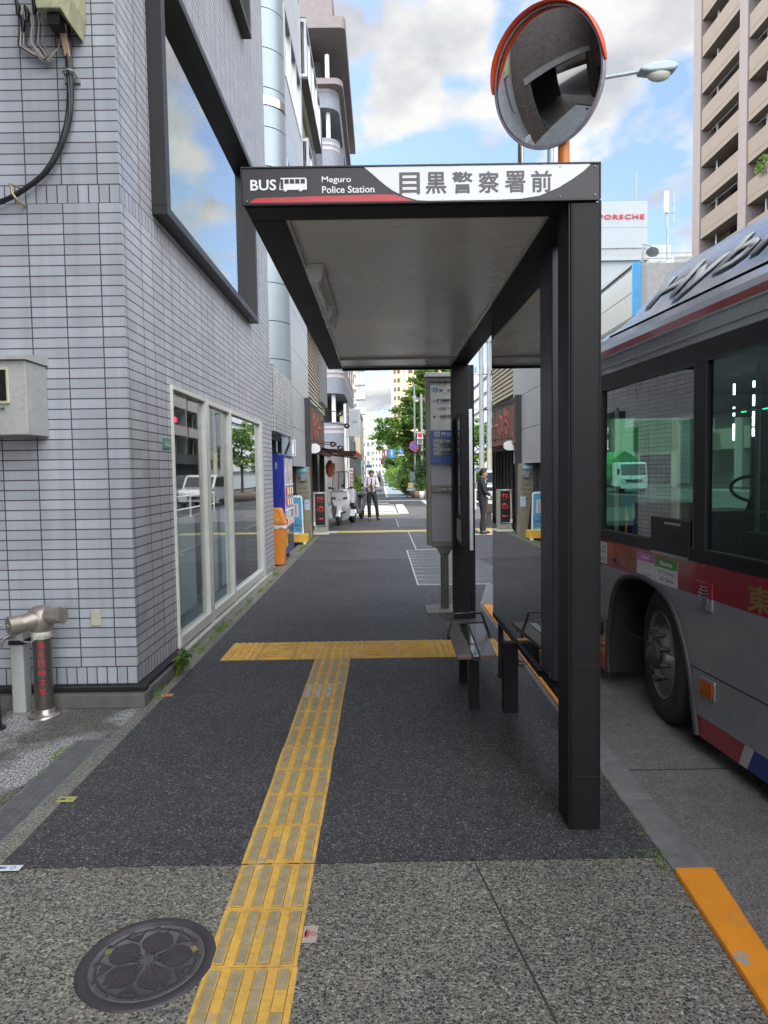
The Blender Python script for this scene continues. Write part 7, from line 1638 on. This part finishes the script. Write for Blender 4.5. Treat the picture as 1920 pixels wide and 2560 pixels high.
J2 = dict(pelvis=(0, 0, .90), waist=(0, .01, 1.04), chest=(.0, .02, 1.25), neck0=(.0, .01, 1.385), neck=(.0, -.005, 1.43), head0=(0, -.02, 1.475), head=(.0, -.03, 1.515),
          shL=(.165, .02, 1.325), elL=(.20, -.13, 1.12), wrL=(.14, -.34, 1.13), hdL=(.13, -.42, 1.165), shR=(-.17, .02, 1.325), elR=(-.19, -.03, 1.07), wrR=(-.17, -.20, .96), hdR=(-.165, -.25, .90),
          hipL=(.085, 0, .86), knL=(.085, -.03, .48), anL=(.09, -.05, .09), toL=(.10, -.20, .03), hipR=(-.085, 0, .86), knR=(-.09, -.01, .48), anR=(-.09, .04, .09), toR=(-.095, -.11, .03))
m_su = M('suit_charcoal', (.030, .030, .036, 1), .75, 0, .15, 10, .15, 40)
p2_ = person('man in dark suit facing right with one hand raised, between the shelter posts', (2.50, 17.4, .008), R(90), J2, m_su, m_su, M('shoe_black', (.012, .012, .013, 1), .35), jacket=True)
MB().box(-.04, .04, -.115, -.10, 1.33, 1.40).build('shirt_front', m_sh1, p2_)
MB().tube(cr([(-.13, .12, .95), (-.15, .1, 1.35), (-.13, 0, 1.41), (-.12, -.1, 1.3), (-.17, -.02, 1.05)]), .016, 6).build('bag_strap', m_tr1, p2_)
# ------------------------------------------------------------------ three-wheeled delivery scooter (front is -y)
scw = thing('delivery_scooter', 'white three wheeled delivery scooter with a tall clear windscreen parked by the wall', 'scooter', (-1.27, 21.3, .006), R(-6), None, True)
m_scw = M('scooter_white', (.66, .68, .70, 1), .25, 0, .03, 3, coat=.7); m_scg = M('scooter_grey', (.30, .32, .34, 1), .4)
mb = MB(); sec = [(-.30, [(.0, .60), (.16, .58), (.25, .82), (.24, 1.02), (.10, 1.08), (0, 1.09)]), (-.12, [(.0, .40), (.20, .42), (.30, .75), (.29, 1.02), (.14, 1.10), (0, 1.11)]), (.02, [(0, .36), (.20, .38), (.29, .75), (.27, 1.0), (.12, 1.07), (0, 1.08)])]
for a, b_ in zip(sec[:-1], sec[1:]):
    for sx in (-1, 1):
        A0 = [(sx * x, a[0], z) for x, z in a[1]]; B0 = [(sx * x, b_[0], z) for x, z in b_[1]]
        mb.add(A0 + B0, [(i, i + 1, 6 + i + 1, 6 + i) for i in range(5)], 0, True)
A0 = [(x, -.30, z) for x, z in sec[0][1]] + [(-x, -.30, z) for x, z in sec[0][1][::-1]]; mb.add(A0, [tuple(range(12))], 0)
mb.build('front_cowl', m_scw, scw)
MB().prism([(-.30, .48), (-.24, .62), (-.13, .72), (.13, .72), (.24, .62), (.30, .48), (.24, .2), (.12, .14), (-.12, .14), (-.24, .2)], lambda x, z: (x, -.10, z), (0, .12, 0)).build('leg_shield', m_scg, scw, bevel=.015)
MB().prism([(-.18, .62), (-.10, .70), (.10, .70), (.18, .62), (.15, .36), (-.15, .36)], lambda x, z: (x, -.115, z), (0, .012, 0)).build('wheel_recess', m_dark, scw)
for sx in (-1, 1):
    MB().ob((sx * .17, -.275, .82), (.055, 0, .01), (sx * .01, .03, 0), (0, -.012, .045)).build('headlight', M('headlamp_dim', (.28, .3, .33, 1), .15), scw, bevel=.01)
    MB().ob((sx * .27, -.13, .98), (.02, 0, 0), (0, .03, 0), (0, 0, .045)).build('indicator', M('amber', (1, 1, 1, 1)), scw)
    MB().cyl((sx * .12, -.03, 1.08), (sx * .30, .03, 1.12), .014, 8).cyl((sx * .24, .02, 1.12), (sx * .36, .05, 1.12), .022, 10).build('handlebar', m_black, scw)
    MB().ell((sx * .335, -.04, 1.13), .05, .02, .035).cyl((sx * .27, 0, 1.12), (sx * .33, -.03, 1.14), .007, 6).build('wing_mirror', m_black, scw)
    wr_ = MB().lathe([(.06, -.06), (.15, -.06), (.175, -.03), (.175, .03), (.15, .06), (.06, .06), (0, .05), (0, -.05)], (sx * .24, .95, .176), 22, axis=(1, 0, 0)).build('rear_wheel', m_rubber, scw)
    MB().prism([(.72, .22), (.75, .38), (.85, .42), (1.05, .42), (1.15, .36), (1.18, .22), (1.1, .3), (.85, .3)], lambda y, z: (sx * .24 - .07, y, z), (.14, 0, 0)).build('mudguard', m_scw, scw)
fwh = MB().lathe([(.09, -.05), (.17, -.05), (.205, -.03), (.215, 0), (.205, .03), (.17, .05), (.09, .05)], (0, -.42, .216), 28, axis=(1, 0, 0)).build('front_wheel', m_rubber, scw); MB().lathe([(.1, -.03), (.03, -.04), (.03, .04), (.1, .03)], (0, -.42, .216), 20, axis=(1, 0, 0)).build('rim', m_alu, fwh)
mb = MB(); n = 10; pts = [( -.42 + .245 * cos(R(20 + 140 * i / n)), .216 + .245 * sin(R(20 + 140 * i / n))) for i in range(n + 1)]
vs = [(x_, y, z - (.05 if abs(x_) > .06 else 0)) for y, z in pts for x_ in (-.075, -.05, .05, .075)]
mb.add(vs, [(i * 4 + k, i * 4 + k + 1, (i + 1) * 4 + k + 1, (i + 1) * 4 + k) for i in range(n) for k in range(3)], 0, True); mb.prism([(-.09, .40), (.09, .40), (.06, .60), (-.06, .60)], lambda x, z: (x, -.38, z), (0, .12, 0)); mb.build('front_fender', m_scw, scw)
MB().bar((-.06, -.42, .22), (-.05, -.2, .62), .03).bar((.06, -.42, .22), (.05, -.2, .62), .03).build('fork', m_black, scw)
mb = MB(); n = 8; A1 = []; 
for (z, y, w_) in ((1.04, -.14, .25), (1.25, -.08, .245), (1.45, -.02, .235), (1.58, .06, .22), (1.62, .2, .21)):
    A1.append([(w_ * sin(R(-70 + 140 * i / n)) / sin(R(70)), y + .10 * (1 - cos(R(-70 + 140 * i / n))), z) for i in range(n + 1)])
mb.add([p for r_ in A1 for p in r_], [(i * (n + 1) + k, i * (n + 1) + k + 1, (i + 1) * (n + 1) + k + 1, (i + 1) * (n + 1) + k) for i in range(4) for k in range(n)], 0, True); mb.build('windscreen', glass('screen_clear', (.82, .86, .9, 1), 1.6), scw)
mb = MB().tube([r_[0] for r_ in A1], .010, 6).tube([r_[-1] for r_ in A1], .010, 6).tube(A1[-1], .012, 6).tube(A1[0], .012, 6).cyl((.05, -.20, 1.0), (.12, -.12, 1.38), .010, 6).cyl((-.07, .05, 1.0), (-.07, .12, 1.6), .012, 6).cyl((.1, .05, 1.0), (.1, .12, 1.6), .012, 6); mb.build('screen_frame', m_black, scw)
MB().box(-.17, .17, .02, .9, .22, .30).build('footboard', m_scg, scw, bevel=.02); MB().box(-.17, .17, .5, 1.05, .45, .72).build('seat', m_black, scw, bevel=.05); MB().box(-.26, .26, .95, 1.4, .62, 1.05).build('cargo_box', m_scw, scw, bevel=.02)
MB().box(-.05, .05, -.312, -.302, .76, .79).build('badge', m_scg, scw)
for sx in (-1, 1): MB().prism([(sx * .10, .78), (sx * .235, .80), (sx * .245, .865), (sx * .12, .85)], lambda x, z: (x, -.296, z), (0, -.012, 0)).build('lamp_surround', m_dark, scw)
MB().prism([(-.24, 1.0), (.24, 1.0), (.10, 1.075), (-.10, 1.075)], lambda x, z: (x, -.302, z), (0, -.004, 0)).build('cowl_trim', m_scg, scw)
mo = thing('motor_scooter', 'dark grey motor scooter parked behind the white three wheeler', 'scooter', (-.88, 23.0, .006), R(-12), None, True)
m_mo = M('scooter_dark', (.10, .10, .11, 1), .3, .3, .1, 4, coat=.4)
MB().prism([(-.55, .5), (-.5, .9), (-.38, 1.02), (-.3, .98), (-.25, .5), (.1, .32), (.35, .45), (.4, .75), (1.0, .8), (1.05, .62), (.7, .35), (0, .22), (-.3, .28)], lambda y, z: (-.14, y, z), (.28, 0, 0)).build('body', m_mo, mo, bevel=.05)
MB().prism([(.35, .76), (.4, .86), (.7, .84), (.98, .9), (1.0, .8)], lambda y, z: (-.13, y, z), (.26, 0, 0)).build('seat', m_black, mo, bevel=.03)
for y in (-.62, .75): MB().lathe([(.1, -.05), (.22, -.05), (.25, 0), (.22, .05), (.1, .05)], (0, y, .25), 24, axis=(1, 0, 0)).lathe([(.1, -.03), (.02, -.03), (.02, .03), (.1, .03)], (0, y, .25), 14, axis=(1, 0, 0)).build('wheel', m_rubber, mo)
MB().tube([(-.33, -.28, 1.05), (-.1, -.36, 1.0), (.1, -.36, 1.0), (.33, -.28, 1.05)], .014, 8).bar((0, -.62, .25), (0, -.42, .9), .06).build('handlebar', m_black, mo)
for sx in (-1, 1): MB().ell((sx * .33, -.38, 1.17), .055, .015, .035).cyl((sx * .25, -.32, 1.04), (sx * .32, -.37, 1.15), .006, 6).build('wing_mirror', m_black, mo)
MB().ell((0, -.56, .82), .09, .05, .08).build('headlight', M('headlamp_dim', (1, 1, 1, 1)), mo)
# far cyclist and blue crate down the lane
cy = thing('bicycle', 'distant bicycle ridden away down the blue path', 'bicycle', (-.35, 84, 0), R(8), None, True)
MB().lathe([(.30, -.02), (.33, 0), (.30, .02)], (0, -.5, .33), 20, axis=(1, 0, 0)).lathe([(.30, -.02), (.33, 0), (.30, .02)], (0, .5, .33), 20, axis=(1, 0, 0)).build('wheel', m_rubber, cy)
MB().bar((0, -.5, .33), (0, -.4, .95), .03).bar((0, .5, .33), (0, .2, .85), .03).bar((0, -.42, .8), (0, .15, .4), .03).bar((0, .15, .4), (0, .2, .9), .03).bar((-.25, -.4, 1.0), (.25, -.4, 1.0), .025).build('frame', m_black, cy)
J3 = dict(J1); J3.update(pelvis=(0, .15, .95), waist=(0, .12, 1.1), chest=(0, .05, 1.32), neck0=(0, .02, 1.46), neck=(0, 0, 1.5), head0=(0, -.02, 1.54), head=(0, -.04, 1.58), shL=(.17, .05, 1.4), elL=(.22, -.12, 1.18), wrL=(.22, -.32, 1.05), hdL=(.22, -.38, 1.02), shR=(-.17, .05, 1.4), elR=(-.22, -.12, 1.18), wrR=(-.22, -.32, 1.05), hdR=(-.22, -.38, 1.02), hipL=(.09, .15, .9), knL=(.11, -.12, .7), anL=(.11, -.05, .3), toL=(.11, -.18, .26), hipR=(-.09, .15, .9), knR=(-.11, .0, .55), anR=(-.11, .1, .15), toR=(-.11, -.02, .1))
person('distant cyclist in a grey top riding on the blue path', (-.35, 84, 0), R(8), J3, M('top_grey', (.2, .22, .24, 1), .7), m_su, m_tr1)
vb = thing('parked_van', 'small dark blue van parked far along the blue path', 'van', (1.15, 96, 0), 0, None, True); MB().prism([(-1.6, .25), (-1.65, .9), (-1.45, 1.5), (-1.2, 1.7), (1.5, 1.7), (1.55, .3)], lambda y, z: (-.72, y, z), (1.44, 0, 0)).build('body', M('van_blue', (.03, .05, .14, 1), .3, coat=.5), vb, bevel=.06)
MB().prism([(-1.655, .98), (-1.47, 1.45), (-1.45, 1.45), (-1.62, .98)], lambda y, z: (-.6, y, z), (1.2, 0, 0)).build('windscreen', m_blackg, vb)
for sx in (-1, 1):
    for y in (-1.1, 1.1): MB().cyl((sx * .6, y, .28), (sx * .73, y, .28), .28, 18).build('wheel', m_rubber, vb)
# ------------------------------------------------------------------ weeds
wd = thing('weed_plant', 'leafy green weed growing from the crack at the tiled building corner', 'weed', (-1.64, 5.5, 0))
rw = random.Random(4); mb = MB(); ms = MB()
def leaf(mb, base, tip, wd_, mi=0, fold=.25):
    b_, t_ = Vector(base), Vector(tip); d = t_ - b_; s_ = d.cross(Vector((0, 0, 1))).normalized() * wd_; u = Vector((0, 0, 1)) * wd_ * fold
    m1, m2_ = b_ + d * .32, b_ + d * .65 - Vector((0, 0, .0))
    mb.add([b_, m1 + s_ + u, m1, m1 - s_ + u, m2_ + s_ * .8 + u * .7, m2_, m2_ - s_ * .8 + u * .7, t_ - Vector((0, 0, d.length * .12))], [(0, 1, 2), (0, 2, 3), (1, 4, 5, 2), (2, 5, 6, 3), (4, 7, 5), (5, 7, 6)], mi, True)
for i in range(9):
    a = rw.uniform(0, 2 * pi); L_ = rw.uniform(.06, .13); b0 = Vector((-1.655 + rw.uniform(-.01, .02), 5.5 + rw.uniform(-.06, .06), .0)); top = b0 + Vector((abs(cos(a)) * L_ * .75, sin(a) * L_, rw.uniform(.10, .21)))
    ms.tube([b0, (b0 + top) / 2 + Vector((0, 0, .03)), top], [.004, .003, .002], 5)
    for k in range(9):
        p_ = b0.lerp(top, rw.uniform(.4, 1.05)) + Vector((0, 0, .015)); a2 = rw.uniform(0, 2 * pi); l2 = rw.uniform(.035, .075); tip = p_ + Vector((cos(a2) * l2, sin(a2) * l2, rw.uniform(-.02, .03)))
        if tip.x < -1.735: tip.x = -1.72
        leaf(mb, p_, tip, l2 * .33, rw.randrange(3))
mb.build('leaves', [LF[0], LB[0], LF[2]], wd); ms.build('stems', LB[1], wd)
mb = MB(); rg_ = random.Random(9)
def tuft(x, y, n, h, z=.004):
    for _i in range(n):
        a = rg_.uniform(0, 2 * pi); px_, py_ = x + rg_.gauss(0, .018), y + rg_.gauss(0, .05); hh = h * rg_.uniform(.4, 1.2); dx_, dy_ = cos(a) * hh * .7, sin(a) * hh * .7; w_ = .0022
        mb.add([(px_ - w_, py_, z), (px_ + w_, py_, z), (px_ + dx_ * .5, py_ + dy_ * .5, z + hh * .75), (px_ + dx_, py_ + dy_, z + hh * .85)], [(0, 1, 2), (1, 3, 2)], rg_.randrange(3))
for k in range(34):
    y = rg_.uniform(5.0, 11.5); tuft(-1.68 + rg_.uniform(-.01, .015), y, 22, .028 if rg_.random() < .8 else .06)
for k in range(5): tuft(1.13 + rg_.uniform(-.04, .02), 2.72 + rg_.uniform(-.02, .08), 16, .016)
for k in range(4): tuft(.95 + k * .04, 2.775, 8, .008)
for k in range(8): tuft(1.125, 3.2 + rg_.uniform(-.5, .3), 10, .012)
for k in range(14): tuft(-1.89, rg_.uniform(2.6, 4.0), 16, .02)
for k in range(10): tuft(-1.72, 14 + k * .35 + rg_.uniform(0, .3), 30, .05)
g_ = mb.build('grass_tufts', [LB[0], LB[1], LF[0]]); g_['kind'] = 'stuff'; g_['label'] = 'short grass and moss tufts growing from the joints along the building and kerb'; g_['category'] = 'grass'
